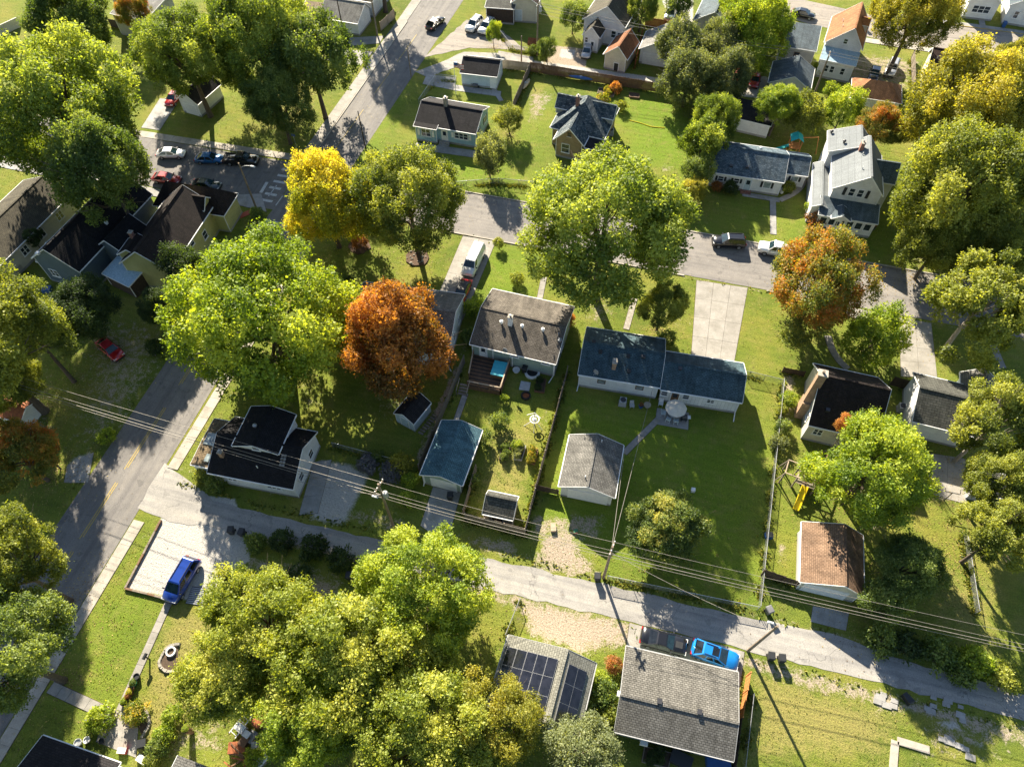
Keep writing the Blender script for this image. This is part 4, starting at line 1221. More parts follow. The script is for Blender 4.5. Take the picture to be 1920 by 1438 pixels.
h.body(0, 0, 6.4, 6.5, 4.0, 5.2, 'siding_grey', 'roof_bluegrey', kind='shed')
h.win('S', 3.3, 2.6, .8, .9, frame='wood_brown')
h = House('orange_roof_house', 'narrow white house with orange roof and tin porch', (21.57, 131.49, 5), (27.38, 130.69, 5), 9)
h.body(0, 0, 6.6, 9.4, 4.8, 8.2, 'siding_white', 'roof_orange', ridge='y', pk=.62)
h.body(.2, -3.0, 6.4, .4, 3.4, 4.2, 'siding_white', 'metal_roof', kind='shed', oh=.2)
h.body(3.6, 4.8, 6.4, 7.2, 6.6, 7.4, 'siding_white', 'roof_orange', ridge='x', oh=.1, z0=5.2)
h.win('S', 3.4, 5.6, .6, .8, k=0)
for u in (1.8, 2.8, 4.6):
    h.win('S', u, 1.9, .6, 1.1, k=1)
for p in ((24.16, 136.32, 7.6), (24.07, 134.11, 7.6), (23.38, 130.37, 7.6)):
    h.vent(p, 'pipe', 'trim_white')
h = House('garage', 'garage with orange hip roof and white walls', (27.00, 119.89, 2.6), (34.60, 119.65, 2.6), 5.8, 'garage')
h.body(0, 0, 8.2, 5.6, 2.6, 4.4, 'siding_white', 'roof_orange', kind='hip', hip=.9, oh=.3)
h.garage_door('S', 2.2, 2.6, 1.9)
h = House('brown_house', 'long house with maroon roof beside the big yellow tree', (39.46, 129.05, 3.2), (49.08, 128.09, 3.2), 7)
h.body(0, 0, 12.0, 7.0, 3.2, 5.2, 'siding_cream', 'roof_maroon', pk=.7)
h.chimney((50.61, 135.76, 4.6), .9, .9, 1.6, 'brick_red', base=-4.5)
h.win('W', 2.5, 1.9); h.vent((40.75, 131.88, 4.6), 'pipe', 'trim_white')
h = House('porch_house', 'house with dark porch roof and cream wing at the top', (-41.16, 131.06, 3.2), (-35.68, 131.64, 3.2), 8)
h.body(0, 0, 5.8, 8, 3.2, 4.4, 'wood_dark', 'roof_dark_rows', kind='shed', oh=.3)
h.body(4.9, 1.2, 10.2, 9.0, 3.8, 5.6, 'siding_cream', 'roof_maroon', ridge='y')
h.door('S', 6.2, .3, 1.6, 2.1, 'siding_pale_blue', 1, glass=False)
h = House('garage', 'white garage with light grey roof at the top of the picture', (-71.45, 120.76, 2.6), (-63.31, 120.46, 2.6), 6.4, 'garage')
h.body(0, 0, 8.2, 6.2, 2.6, 4.4, 'siding_white', 'roof_light_grey', pk=.68)
h = House('white_cottage', 'white cottage with a dark window at the top edge', (-70.83, 127.67, 3.2), (-63.77, 127.38, 3.2), 8)
h.body(0, 0, 8, 8, 3.2, 5, 'siding_white', 'roof_olive')
h.win('S', 5.3, 1.9, .9, 1.0); h.win('S', 2.5, 1.9, .9, 1.0)
h = House('tan_shed', 'low tan building half hidden by the top left trees', (-75.49, 119.33, 2.5), (-71.69, 119.50, 2.5), 5.5, 'shed')
h.body(0, 0, 4.6, 5.5, 2.5, 3.2, 'siding_tan', 'roof_tan', kind='shed')
h = House('garage', 'small white garage with dark roof beneath the top left trees', (-84.36, 90.40, 2.6), (-80.48, 89.83, 2.6), 5, 'garage')
h.body(0, 0, 4.4, 6.6, 2.6, 4.4, 'siding_white', 'roof_charcoal', ridge='y', pk=.5)
h.garage_door('S', 2.2, 2.4, 1.9, mat='siding_white')
h = House('grey_house', 'olive grey house at the top left with pale roof', (-108.88, 109.57, 4.2), (-101.31, 108.76, 4.2), 9)
h.body(0, 0, 8.0, 9, 4.2, 5.4, 'siding_grey', 'roof_light_grey', kind='shed')
# --- left edge houses
h = House('cream_house', 'cream house with long brown roof at the left edge', (-86.94, 50.59, 3.6), (-86.47, 59.71, 3.6), 9.0)
h.body(-3.5, 0, 13.6, 9.0, 3.6, 5.4, 'siding_cream', 'roof_olive')
for u, st in ((2.2, 'double'), (5.4, 'triple'), (9.8, 'double')):
    h.win('S', u, 2.2, 1.8 if st == 'triple' else 1.1, 1.2, st, pane='glass_window')
h.body(-6.8, 1.4, -3.5, 7.6, 3.0, 4.4, 'siding_pale_blue', 'roof_olive')
h = House('dark_house', 'dark slate blue house with black roof between its two neighbours', (-82.51, 49.98, 4.4), (-75.13, 49.42, 4.4), 12)
h.body(0, 0, 8.0, 16.5, 4.6, 7.6, 'siding_slate', 'roof_black', ridge='y')
h.body(-.2, .3, 5.4, 3.4, 3.6, 4.6, 'siding_slate', 'roof_black', kind='shed', oh=.2)
h.body(6.8, 5.0, 11.4, 10.6, 4.4, 6.2, 'siding_slate', 'roof_black', ridge='y', oh=.2)
h.win('E', 6.0, 3.0, .8, .8, frame='straw'); h.win('E', 10.5, 3.0, .8, .8, frame='straw'); h.win('S', 2.2, 2.2, 1.2, 1.2, 'double'); h.vent((-75.27, 57.83, 6), 'box', 'trim_white'); h.vent((-79.27, 49.19, 5.4), 'box', 'trim_white')
h = House('yellow_house', 'yellow green house with dark brown gables by the left crossing', (-70.37, 52.31, 4.6), (-64.00, 52.64, 4.6), 14)
h.body(0, 0, 7.6, 13.6, 4.4, 7.4, 'siding_yellow', 'roof_dark_brown', ridge='y')
h.body(-.6, 1.0, 3.4, 4.2, 5.0, 6.3, 'siding_yellow', 'roof_dark_brown', ridge='y', z0=3.5, oh=.2)
h.body(-2.0, 12.4, 9.4, 17.4, 3.6, 6.4, 'siding_yellow', 'roof_dark_brown', kind='hip', hip=.8)
h.body(4.6, 11.6, 7.2, 14.4, 4.9, 6.3, 'siding_yellow', 'roof_dark_brown', ridge='x', z0=3.8, oh=.15)
h.win('E', 2.2, 2.2, 1.6, 1.3, 'triple'); h.win('E', 6.4, 3.6, .9, 1.0); h.win('E', 9.5, 2.2, .9, 1.2); h.win('S', 1.4, 4.3, .7, .7, k=1)
h.chimney((-69.54, 55.92, 6.6), .5, .5, 1.0, 'brick_red')
h = House('lean_to', 'rusting pale blue tin lean to roof behind the yellow house', (-73.42, 51.32, 2.7), (-68.83, 50.16, 2.7), 4.4, 'lean-to')
h.body(0, 0, 5.2, 4.4, 2.6, 3.3, 'wood_dark', 'metal_roof', kind='shed', oh=.2, found=0)
h = House('tool_shed', 'small rust red roofed shed at the left edge', (-72.19, 27.64, 2.2), (-69.02, 27.62, 2.2), 4, 'shed')
h.body(-1.5, 0, 2.9, 3.4, 2.2, 3.0, 'siding_white', 'rust', oh=.15, found=.1)
# --- house under the orange and yellow trees
h = House('tree_hidden_house', 'grey roofed house mostly hidden under the orange and yellow green trees', (-36.14, 48.28, 3.2), (-21.54, 49.65, 3.2), 10)
h.body(0, 0, 14.0, 10.4, 3.2, 5.6, 'siding_white', 'roof_garage_grey', hip=.8)
h.spout(13.8, .2, 3.0, (.4, -.4)); h.win('E', 4, 1.9); h.win('E', 7, 1.9)
# --- bottom edge roofs
h = House('dark_roof_house', 'house with dark shingle roof at the bottom left corner', (-44.74, -1.29, 3.4), (-37.16, -1.42, 3.4), 6)
h.body(0, -11, 8.2, 0, 3.4, 5.0, 'siding_pale_blue', 'roof_charcoal', pk=.5)
h = House('bottom_shed', 'grey flat roofed shed with white edge at the bottom', (-32.11, 0.47, 2.6), (-28.36, 0.32, 2.6), 4, 'shed')
h.body(0, -5, 4.2, 0, 2.6, 2.9, 'siding_white', 'roof_garage_grey', kind='shed', oh=.15)
# --- upper right corner
h = House('corner_white_house', 'white porch front of a house at the top right corner', (48.44, 155.75, 3.2), (53.53, 155.83, 3.2), 8)
h.body(0, 0, 6.0, 8, 3.4, 6.0, 'siding_white', 'roof_bluegrey', ridge='y')
h.win('S', 3.0, 2.0, 3.0, 1.2, 'triple')
h = House('corner_white_house', 'white slatted house front cut off by the top right edge', (55.66, 155.57, 3.6), (62.32, 154.88, 3.6), 8)
h.body(0, 0, 7.6, 8, 3.6, 6.0, 'siding_white', 'roof_bluegrey', ridge='y')
for u in (2, 4, 5.5):
    h.win('S', u, 2.0, .7, 1.2)
h = House('blue_roof_house', 'house with grey blue gable roof behind the cedar clump', (-1.81, 136.29, 3.2), (4.41, 135.56, 3.2), 7)
h.body(0, 0, 7.4, 8.5, 3.2, 5.4, 'siding_grey', 'roof_bluegrey', ridge='y', pk=.5)
h.vent((-0.61, 135.84, 4.4), 'pipe', 'trim_white')
h = House('brown_roof_house', 'dark roofed house at the top edge behind the shed', (-112.65, 115.07, 4), (-105.77, 114.75, 4), 8)
h.body(0, 0, 8, 8, 4.2, 6, 'siding_tan', 'roof_dark_brown')

# ------------------------------------------------------------------ trees and shrubs
def crown_mesh(seed, Rr, Hh, ncl, ntwig, per, leaf, upness=.5, tl=.9, cr=.13, amp=.12, inner=.3, drop=.07, low=-.6, droop=0.0, squash=.9):
    """leaf blades on short twigs over the shells of many foliage clumps; leaves a 'tone' value per leaf"""
    r = np.random.default_rng(seed)
    ext = np.array([Rr, Rr, Hh])
    i = np.arange(ncl)
    z = 1 - (1 - low) * (i + .5) / ncl
    th = i * 2.39996 + r.normal(size=ncl) * .25
    q = np.sqrt(np.maximum(0, 1 - z * z))
    dirs = np.stack([q * np.cos(th), q * np.sin(th), z], 1) + r.normal(size=(ncl, 3)) * .5 / math.sqrt(ncl)
    dirs /= np.linalg.norm(dirs, axis=1)[:, None]
    dirs = dirs[r.random(ncl) > drop]
    wv = r.normal(size=(6, 3)) * 2.4
    ph = r.uniform(0, 6.28, 6)
    wave = lambda v, k: np.cos(v @ wv[:k].T + ph[:k]).sum(1) / math.sqrt(k)
    rf = 1 + amp * wave(dirs, 6)
    n1 = len(dirs)
    ins = r.choice(n1, int(n1 * inner), replace=False)
    cen = np.vstack([dirs * (rf * (1.04 - cr * r.uniform(.2, 2.4, n1)))[:, None], dirs[ins] * (rf[ins] * r.uniform(.5, .72, len(ins)))[:, None]]) * ext
    rad = np.append(cr * r.uniform(.5, 1.6, n1), cr * r.uniform(1.0, 1.6, len(ins))) * Rr
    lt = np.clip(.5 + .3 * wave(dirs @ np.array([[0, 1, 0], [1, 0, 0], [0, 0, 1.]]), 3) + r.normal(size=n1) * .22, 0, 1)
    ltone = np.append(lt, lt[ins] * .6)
    prim = np.vstack([dirs[r.choice(n1, min(n1, 16), replace=False)] * ext * .72, [[0, 0, 0]]])
    w = rad ** 2
    n = int(ntwig * 1.9)
    li = r.choice(len(rad), n, p=w / w.sum())
    d = r.normal(size=(n, 3))
    d /= np.linalg.norm(d, axis=1)[:, None]
    outw = cen[li] / (np.linalg.norm(cen[li], axis=1)[:, None] + 1e-6)
    keep = (d * outw).sum(1) > -.25
    p = cen[li] + d * rad[li][:, None] * r.uniform(.55, 1.05, n)[:, None] * np.array([1, 1, squash])
    for c, q in zip(cen, rad):
        keep &= (((p - c) ** 2).sum(1) > (q * .5) ** 2)
    keep &= p[:, 2] > low * Hh * 1.6
    k = np.where(keep)[0][:ntwig]
    p, d, li = p[k], d[k], li[k]
    n = len(k)
    out = p / (np.linalg.norm(p, axis=1)[:, None] + 1e-6)
    td = d * .6 + out * .5 + np.array([0, 0, upness - droop]) + r.normal(size=(n, 3)) * .35
    td /= np.linalg.norm(td, axis=1)[:, None]
    ln = tl * r.uniform(.5, 1.3, n)
    s = (np.arange(per) + .5) / per
    pos = (p[:, None, :] + td[:, None, :] * (ln[:, None] * s[None, :])[:, :, None] + r.normal(size=(n, per, 3)) * leaf * .55).reshape(-1, 3)
    N = len(pos)
    pos[:, :2] *= Rr / np.percentile(np.hypot(pos[:, 0], pos[:, 1]), 98.5)
    pos[:, 2] *= Hh / np.percentile(np.abs(pos[:, 2]), 98.5)
    ax = np.repeat(td, per, 0) * .55 + r.normal(size=(N, 3)) * .75
    ax[:, 2] -= .15 + droop
    ax /= np.linalg.norm(ax, axis=1)[:, None]
    nn = np.repeat(d, per, 0) * .85 + np.repeat(out, per, 0) * .25 + np.array([0, 0, .35]) + r.normal(size=(N, 3)) * .5
    sd_ = np.cross(ax, nn)
    sd_ /= np.linalg.norm(sd_, axis=1)[:, None] + 1e-6
    sz = leaf * (.45 + 1.1 * r.random(N) ** 1.4)[:, None]
    a, b = ax * sz, sd_ * sz * .36
    v = np.stack([pos, pos + a * .45 + b, pos + a, pos + a * .45 - b], 1).reshape(-1, 3)
    f = np.arange(N * 4, dtype='i')
    me = bpy.data.meshes.new('crown')
    me.vertices.add(N * 4)
    me.vertices.foreach_set('co', v.astype('f').ravel())
    me.loops.add(N * 4)
    me.loops.foreach_set('vertex_index', f)
    me.polygons.add(N)
    me.polygons.foreach_set('loop_start', np.arange(0, N * 4, 4, dtype='i'))
    me.polygons.foreach_set('loop_total', np.full(N, 4, 'i'))
    me.update()
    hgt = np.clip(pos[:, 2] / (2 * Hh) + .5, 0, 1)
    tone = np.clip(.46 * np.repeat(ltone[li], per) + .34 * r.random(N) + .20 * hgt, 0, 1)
    me.attributes.new('tone', 'FLOAT', 'POINT').data.foreach_set('value', np.repeat(tone, 4).astype('f'))
    me.materials.append(None)
    return me, prim

def trunk_mesh(seed, cen, zc, r0, Rr, limbs=9, lean=.3):
    r = random.Random(seed)
    m = MB()
    fork = Vector((r.uniform(-lean, lean), r.uniform(-lean, lean), zc * .52))
    m.tube([(0, 0, -.3), (0, 0, .25), tuple(fork * .55), tuple(fork), tuple(fork.lerp(Vector((0, 0, zc)), .6)), (0, 0, zc + Rr * .3)],
           [r0 * 1.5, r0 * 1.1, r0 * .9, r0 * .75, r0 * .5, r0 * .12], 9)
    pick = list(range(len(cen) - 1))
    r.shuffle(pick)
    for i in pick[:limbs]:
        e = Vector(cen[i]) + Vector((0, 0, zc))
        s = fork.lerp(Vector((0, 0, zc)), r.uniform(0, .7))
        mid_ = s.lerp(e, .5) + Vector((r.uniform(-.4, .4), r.uniform(-.4, .4), -r.uniform(0, .5))) * Rr * .15
        m.tube([s, s.lerp(mid_, .5) + Vector((0, 0, .1)), mid_, e], [r0 * .5, r0 * .4, r0 * .28, r0 * .06], 6)
        for q in range(3):
            t = Vector(cen[i]) * r.uniform(1.0, 1.25) + Vector((r.uniform(-1, 1), r.uniform(-1, 1), r.uniform(-.6, 1))) * Rr * .22 + Vector((0, 0, zc))
            m.tube([mid_, mid_.lerp(t, .5) + Vector((r.uniform(-.3, .3), r.uniform(-.3, .3), .1)), t], [r0 * .22, r0 * .13, r0 * .03], 5)
    return m.mesh('trunk', 'bark', True)

# each kind: real radius, half height, height of the crown centre, trunk radius, and crown settings
KINDS = {
    'broad': dict(R=9.0, H=7.4, z=12.0, t=.5, c=dict(ncl=150, ntwig=17500, per=6, leaf=.26, upness=.4, tl=.75, cr=.135, amp=.19, low=-.75, drop=.12)),
    'round': dict(R=8.4, H=7.2, z=11.5, t=.45, c=dict(ncl=170, ntwig=17000, per=6, leaf=.25, upness=.4, tl=.7, cr=.125, amp=.10, low=-.7, drop=.1)),
    'maple': dict(R=6.4, H=5.6, z=8.2, t=.32, c=dict(ncl=105, ntwig=10500, per=7, leaf=.215, upness=.75, tl=.85, cr=.15, amp=.20, low=-.65, drop=.12)),
    'shoot': dict(R=6.2, H=5.0, z=7.2, t=.26, c=dict(ncl=95, ntwig=8600, per=8, leaf=.205, upness=1.1, tl=1.35, cr=.145, amp=.25, low=-.6, drop=.16)),
    'open': dict(R=5.6, H=4.8, z=8.0, t=.27, c=dict(ncl=70, ntwig=6200, per=7, leaf=.22, upness=.45, tl=.8, cr=.155, amp=.26, inner=.2, drop=.3, low=-.5)),
    'small': dict(R=3.2, H=3.0, z=4.3, t=.13, c=dict(ncl=48, ntwig=3000, per=6, leaf=.185, upness=.55, tl=.55, cr=.2, amp=.2, low=-.6, drop=.12)),
    'feather': dict(R=4.6, H=4.2, z=5.6, t=.28, c=dict(ncl=60, ntwig=5000, per=8, leaf=.19, upness=.5, tl=.8, cr=.2, amp=.18, droop=.15, low=-.6)),
    'bush': dict(R=1.25, H=.95, z=.85, t=.06, c=dict(ncl=26, ntwig=520, per=5, leaf=.15, upness=.6, tl=.32, cr=.28, amp=.14, low=-.6)),
}
PROTO = {}

def proto(kind, var):
    if (kind, var) not in PROTO:
        k = KINDS[kind]
        sd_ = sum(map(ord, kind)) * 7 + var * 131
        me, cen = crown_mesh(sd_, k['R'], k['H'], **k['c'])
        PROTO[(kind, var)] = (me, trunk_mesh(sd_, cen, k['z'], k['t'], k['R'], 5 if kind == 'bush' else 10))
    return PROTO[(kind, var)]

def leafset(name, *cols, trans=.5):
    n = len(cols) - 1
    leaf_mat(name, [(.22 + .56 * i / n, c) for i, c in enumerate(cols)], trans)

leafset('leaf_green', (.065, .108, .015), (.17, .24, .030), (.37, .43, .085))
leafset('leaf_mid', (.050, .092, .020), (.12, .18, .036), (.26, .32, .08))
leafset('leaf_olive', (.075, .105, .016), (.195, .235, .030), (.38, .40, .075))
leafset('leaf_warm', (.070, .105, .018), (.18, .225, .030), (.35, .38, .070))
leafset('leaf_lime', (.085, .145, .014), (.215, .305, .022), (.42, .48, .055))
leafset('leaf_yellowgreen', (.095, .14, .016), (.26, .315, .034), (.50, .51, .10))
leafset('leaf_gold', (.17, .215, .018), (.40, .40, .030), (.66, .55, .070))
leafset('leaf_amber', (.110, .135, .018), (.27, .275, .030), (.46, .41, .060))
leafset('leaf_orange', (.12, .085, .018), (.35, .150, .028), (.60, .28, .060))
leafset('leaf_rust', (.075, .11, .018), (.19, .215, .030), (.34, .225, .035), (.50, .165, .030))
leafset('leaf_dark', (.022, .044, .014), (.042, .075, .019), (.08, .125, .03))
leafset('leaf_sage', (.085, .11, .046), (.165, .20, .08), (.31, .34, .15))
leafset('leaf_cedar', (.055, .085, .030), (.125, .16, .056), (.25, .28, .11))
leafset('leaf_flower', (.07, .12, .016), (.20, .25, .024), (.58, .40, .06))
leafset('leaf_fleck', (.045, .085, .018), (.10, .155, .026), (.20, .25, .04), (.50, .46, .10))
leafset('leaf_redbush', (.14, .075, .022), (.29, .125, .04), (.45, .21, .07))
TREE_N = [0]

def tree(kind, c, Rm, label, mat, sz=1.0, sx=1.0, var=None, name=None, cat='tree', group=None, bark=None, rz=None):
    """c is the middle of the crown in space; the trunk stands straight below it"""
    TREE_N[0] += 1
    k = KINDS[kind]
    var = (TREE_N[0] % 3) if var is None else var
    if kind in ('broad', 'round'):
        var %= 2
    me, tr = proto(kind, var)
    s = Rm / k['R']
    zs = c[2] / k['z'] if c[2] else s * sz
    rt = thing(name or ('shrub' if kind == 'bush' else 'tree'), label, cat if kind != 'bush' else 'shrub', (c[0], c[1], 0), RND.uniform(0, 6.28) if rz is None else rz, group)
    t = put('trunk' if kind != 'bush' else 'stem', tr, rt, mat=bark or 'bark')
    t.scale = (s * sx, s, zs)
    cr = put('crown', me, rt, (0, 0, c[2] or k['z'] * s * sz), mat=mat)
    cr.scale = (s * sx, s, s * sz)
    return rt

# the big ones
tree('round', (-6.34, 66.33, 13.5), 10.41, 'great round green tree standing over the middle street lawn', 'leaf_green', .9, var=0)
tree('maple', (-44.93, 66.73, 8.5), 6.62, 'golden yellow tree at the street corner', 'leaf_gold', 1.15)
tree('round', (-33.33, 68.84, 10), 7.51, 'amber green tree above the mulch ring by the van driveway', 'leaf_warm', .95, var=1)
tree('broad', (-42.52, 44.70, 10.5), 11.09, 'huge yellow green tree beside the left street', 'leaf_lime', .95, var=0, rz=.6)
tree('maple', (-26.98, 47.33, 8), 7.28, 'orange autumn tree over the hidden grey roof', 'leaf_orange', 1.15, var=1)
tree('broad', (-85.48, 69.97, 14), 11.42, 'enormous pale green tree over the left side street', 'leaf_green', .95, var=1, rz=2.0)
tree('maple', (-73.43, 59.99, 13), 6.99, 'green tree overhanging the dark slate house', 'leaf_mid', 1.1)
tree('broad', (-78.98, 90.60, 12), 7.83, 'tall green tree above the small white garage', 'leaf_green', .85, var=2, rz=.4)
tree('broad', (-68.46, 95.46, 13), 9.38, 'tall green tree at the top behind the tree lawn', 'leaf_green', 1.0, var=0, rz=1.9)
tree('open', (-59.40, 95.14, 10), 8.16, 'spreading tree with a few red leaves beside the sidewalk', 'leaf_mid', 1.0)
tree('maple', (-62.27, 87.12, 8), 5.47, 'dark green tree on the sunny corner lawn', 'leaf_mid', 1.0)
tree('broad', (-61.65, 130.21, 15), 7.40, 'roadside tree with thick trunk cut off by the top edge', 'leaf_green', 1.0, var=2)
tree('maple', (-109.02, 98.68, 8), 8.02, 'dark tree at the top left corner', 'leaf_mid', 1.0)
tree('small', (-115.17, 106.62, 6), 2.59, 'small bright lime tree in the top left corner', 'leaf_lime', 1.0)
tree('maple', (-68.55, 35.54, 11), 4.96, 'sunlit yellow green tree at the left edge', 'leaf_warm', 1.0)
tree('broad', (-69.42, 30.61, 16), 8.6, 'tall olive tree with bare trunk rising at the left edge', 'leaf_olive', .9, var=1)
tree('maple', (-70.71, 30.36, 6), 3.92, 'olive tree on the left edge above the rust shed', 'leaf_olive', 1.0)
tree('maple', (-68.83, 42.35, 6), 4.89, 'shade darkened tree shading the yard with the red car', 'leaf_dark', .9)  # shade from the taller trees is put into the leaf colour
tree('maple', (-60.50, 46.80, 5), 3.12, 'shade darkened tree beside the tin lean to', 'leaf_dark', .9)  # leaf colour carries the shade it stands in
tree('small', (-60.63, 53.12, 5), 3.24, 'dark shrubby tree beside the yellow green house', 'leaf_dark', 1.1)
tree('open', (-63.09, 22.37, 6), 4.43, 'thin tree with orange leaves at the left edge', 'leaf_rust', .9)
tree('small', (-62.61, 24.12, 5), 2.29, 'small orange leaved tree by the left drive', 'leaf_orange', .8)
tree('maple', (-51.91, 10.66, 12), 4.68, 'green tree at the lower left edge above the sidewalk', 'leaf_olive', 1.05)
tree('broad', (-47.88, 3.48, 12.5), 5.92, 'darker green tree at the bottom left edge', 'leaf_mid', 1.05)
tree('shoot', (-28.06, 12.66, 8), 5.58, 'yellow green maple reaching over the gravel parking pad', 'leaf_yellowgreen', .95, var=0)
tree('shoot', (-29.57, 7.12, 7), 4.74, 'yellow tinged maple beside the ringed flower bed', 'leaf_yellowgreen', .9, var=1)
tree('shoot', (-19.29, 10.94, 8.5), 6.60, 'broad pale yellow green maple in the bottom thicket', 'leaf_yellowgreen', .9, var=2)
tree('shoot', (-19.79, 6.52, 7), 4.93, 'yellow green maple above the junk pile', 'leaf_lime', .9, var=0)
tree('round', (-14.46, 19.27, 7.5), 6.46, 'dense lime green ball shaped tree beside the alley', 'leaf_lime', .9, var=2)
tree('shoot', (-13.19, 13.56, 6), 3.98, 'yellow tipped maple below the ball shaped tree', 'leaf_yellowgreen', .95, var=1)
tree('shoot', (-10.51, 7.30, 8), 5.93, 'golden green maple at the bottom middle', 'leaf_yellowgreen', .9, var=2)
tree('shoot', (-4.73, 10.18, 6.5), 4.47, 'amber green maple overlapping the solar roof', 'leaf_amber', .95, var=0)
tree('feather', (3.11, 10.14, 4.5), 3.79, 'grey green bushy tree between the solar house and the big grey roof', 'leaf_sage', .8)
tree('maple', (8.24, 33.55, 3.6), 4.78, 'low spreading tree with yellow leaves on the shaded lawn', 'leaf_fleck', .72, var=1)
tree('maple', (26.95, 43.31, 7.5), 6.54, 'bright lime green maple between the cottage and the brown garage', 'leaf_lime', 1.0, var=2)
tree('small', (24.41, 47.79, 8.5), 1.39, 'orange sprig tree poking out behind the lime maple', 'leaf_orange', .9)
tree('maple', (30.95, 34.60, 5.5), 3.86, 'dark green tree crowding the brown garage', 'leaf_mid', .95)
tree('small', (29.68, 31.41, 4), 2.56, 'dark shrubby tree behind the brown garage gutter', 'leaf_mid', 1.0)
tree('maple', (20.98, 68.61, 7.5), 7.14, 'red and green autumn tree over the parked pickup', 'leaf_rust', 1.05, sx=.82, var=0)
tree('small', (29.45, 66.22, 3.6), 3.94, 'small lime tree beside the pale driveway', 'leaf_lime', 1.05, var=2)
tree('open', (39.41, 68.90, 9), 6.77, 'spreading green tree with white trunk on the right', 'leaf_olive', .95, bark='bark_pale')
tree('open', (39.65, 52.18, 9), 4.72, 'loose olive tree covering the grey house corner', 'leaf_olive', 1.0, bark='bark_pale')
tree('maple', (40.58, 45.36, 8), 4.32, 'olive green tree above the slatted shed', 'leaf_olive', 1.0)
tree('open', (39.40, 39.29, 8), 3.97, 'thin olive tree at the right edge lawn', 'leaf_olive', 1.0)
tree('broad', (39.87, 105.82, 12), 9.17, 'huge golden olive tree at the right edge', 'leaf_amber', .95, var=1)
tree('broad', (45.75, 103.43, 12), 6.46, 'golden tree cut off by the right edge', 'leaf_amber', .95, var=2)
tree('broad', (38.82, 87.65, 11), 9.58, 'massive olive green tree beside the white two storey house', 'leaf_olive', 1.0, var=0)
tree('maple', (36.57, 81.51, 7), 4.98, 'dark olive tree shading the street end', 'leaf_olive', 1.0)
tree('feather', (-2.89, 121.38, 6), 4.82, 'grey green cedar behind the white garage', 'leaf_cedar', 1.0)
tree('feather', (3.28, 123.82, 6), 4.46, 'grey green cedar with a bare dead patch', 'leaf_cedar', 1.0)
tree('feather', (-0.38, 113.80, 5), 5.39, 'low broad cedar spilling over the back fence', 'leaf_cedar', .9)
tree('feather', (5.94, 116.20, 5.5), 4.49, 'cedar beside the red cars', 'leaf_cedar', 1.0)
tree('maple', (9.49, 127.03, 7.5), 6.11, 'lime tree beside the top right street', 'leaf_lime', 1.1)
tree('maple', (5.02, 102.39, 6), 3.78, 'tall narrow tree at the ranch house corner', 'leaf_green', 1.2)
tree('small', (3.97, 97.34, 5), 3.64, 'leafy tree hugging the ranch house gable', 'leaf_green', 1.2)
tree('small', (4.15, 92.79, 3.5), 2.61, 'tree at the foot of the sunny side lawn', 'leaf_mid', 1.0)
tree('small', (3.92, 89.54, 2.5), 2.11, 'yellowing tree above the street at the lawn corner', 'leaf_amber', .9)
tree('maple', (14.66, 109.22, 5.5), 4.13, 'lime tree in front of the slate roofed garage', 'leaf_lime', .8)
tree('small', (18.98, 109.63, 4.5), 3.45, 'dull green tree behind the teal roofed playset', 'leaf_olive', .9)
tree('small', (24.77, 112.13, 5), 3.28, 'bright lime tree behind the white two storey house', 'leaf_lime', 1.0)
tree('maple', (30.22, 107.89, 6), 4.17, 'rust coloured tree beside the white metal roof', 'leaf_rust', .85)
tree('small', (-27.55, 98.86, 3), 2.64, 'round weeping shrub tree on the bright lawn', 'leaf_olive', .8)
tree('small', (-27.75, 87.57, 4), 2.82, 'young bushy tree before the sky blue house', 'leaf_sage', 1.15)
tree('open', (2.71, 62.86, 5), 3.57, 'low branching yellow green tree before the ranch house', 'leaf_olive', .9)
tree('broad', (33.97, 131.69, 12), 7.11, 'dark golden tree leaning over the far street', 'leaf_amber', .9, var=2)
tree('maple', (6.99, 137.48, 7), 5.85, 'lime green tree at the top edge', 'leaf_lime', 1.0)
tree('small', (-4.96, 139.45, 4.5), 3.04, 'dark tree at the top edge beside the parked pickup', 'leaf_mid', 1.0)
tree('maple', (-11.52, 135.41, 5), 3.40, 'sunlit tree beside the brown roofed house', 'leaf_green', 1.0)
tree('small', (-23.89, 131.67, 3.5), 2.82, 'thin shrubby tree beside the white house gable', 'leaf_mid', 1.0)
tree('small', (-37.19, 123.10, 3), 1.59, 'sapling staked beside the parking apron', 'leaf_lime', 1.3)
tree('small', (-26.53, 121.20, 2.5), 1.95, 'vine covered tree beside the orange playhouse', 'leaf_mid', 1.1)
tree('small', (41.35, 88.09, 3), 3.03, 'dark understorey tree at the right edge of the street', 'leaf_dark', 1.0)
tree('maple', (50.59, 126.60, 8), 4.37, 'tree at the right edge below the far street', 'leaf_amber', 1.0)
tree('maple', (-86.89, 54.74, 3), 1.56, 'shrubby tree by the cream house', 'leaf_dark', .8)
tree('maple', (44.61, 80.00, 9), 4.11, 'olive tree filling the right edge above the street', 'leaf_olive', 1.0)
tree('maple', (-5.07, 7.11, 6), 3.69, 'yellow green maple at the bottom edge beside the solar house', 'leaf_yellowgreen', .9)
tree('maple', (-101.01, 107.28, 7), 3.33, 'bronze leaved tree against the olive grey house', 'leaf_rust', 1.0)
tree('maple', (-89.72, 98.29, 8), 4.14, 'green tree below the olive grey house', 'leaf_green', 1.0)

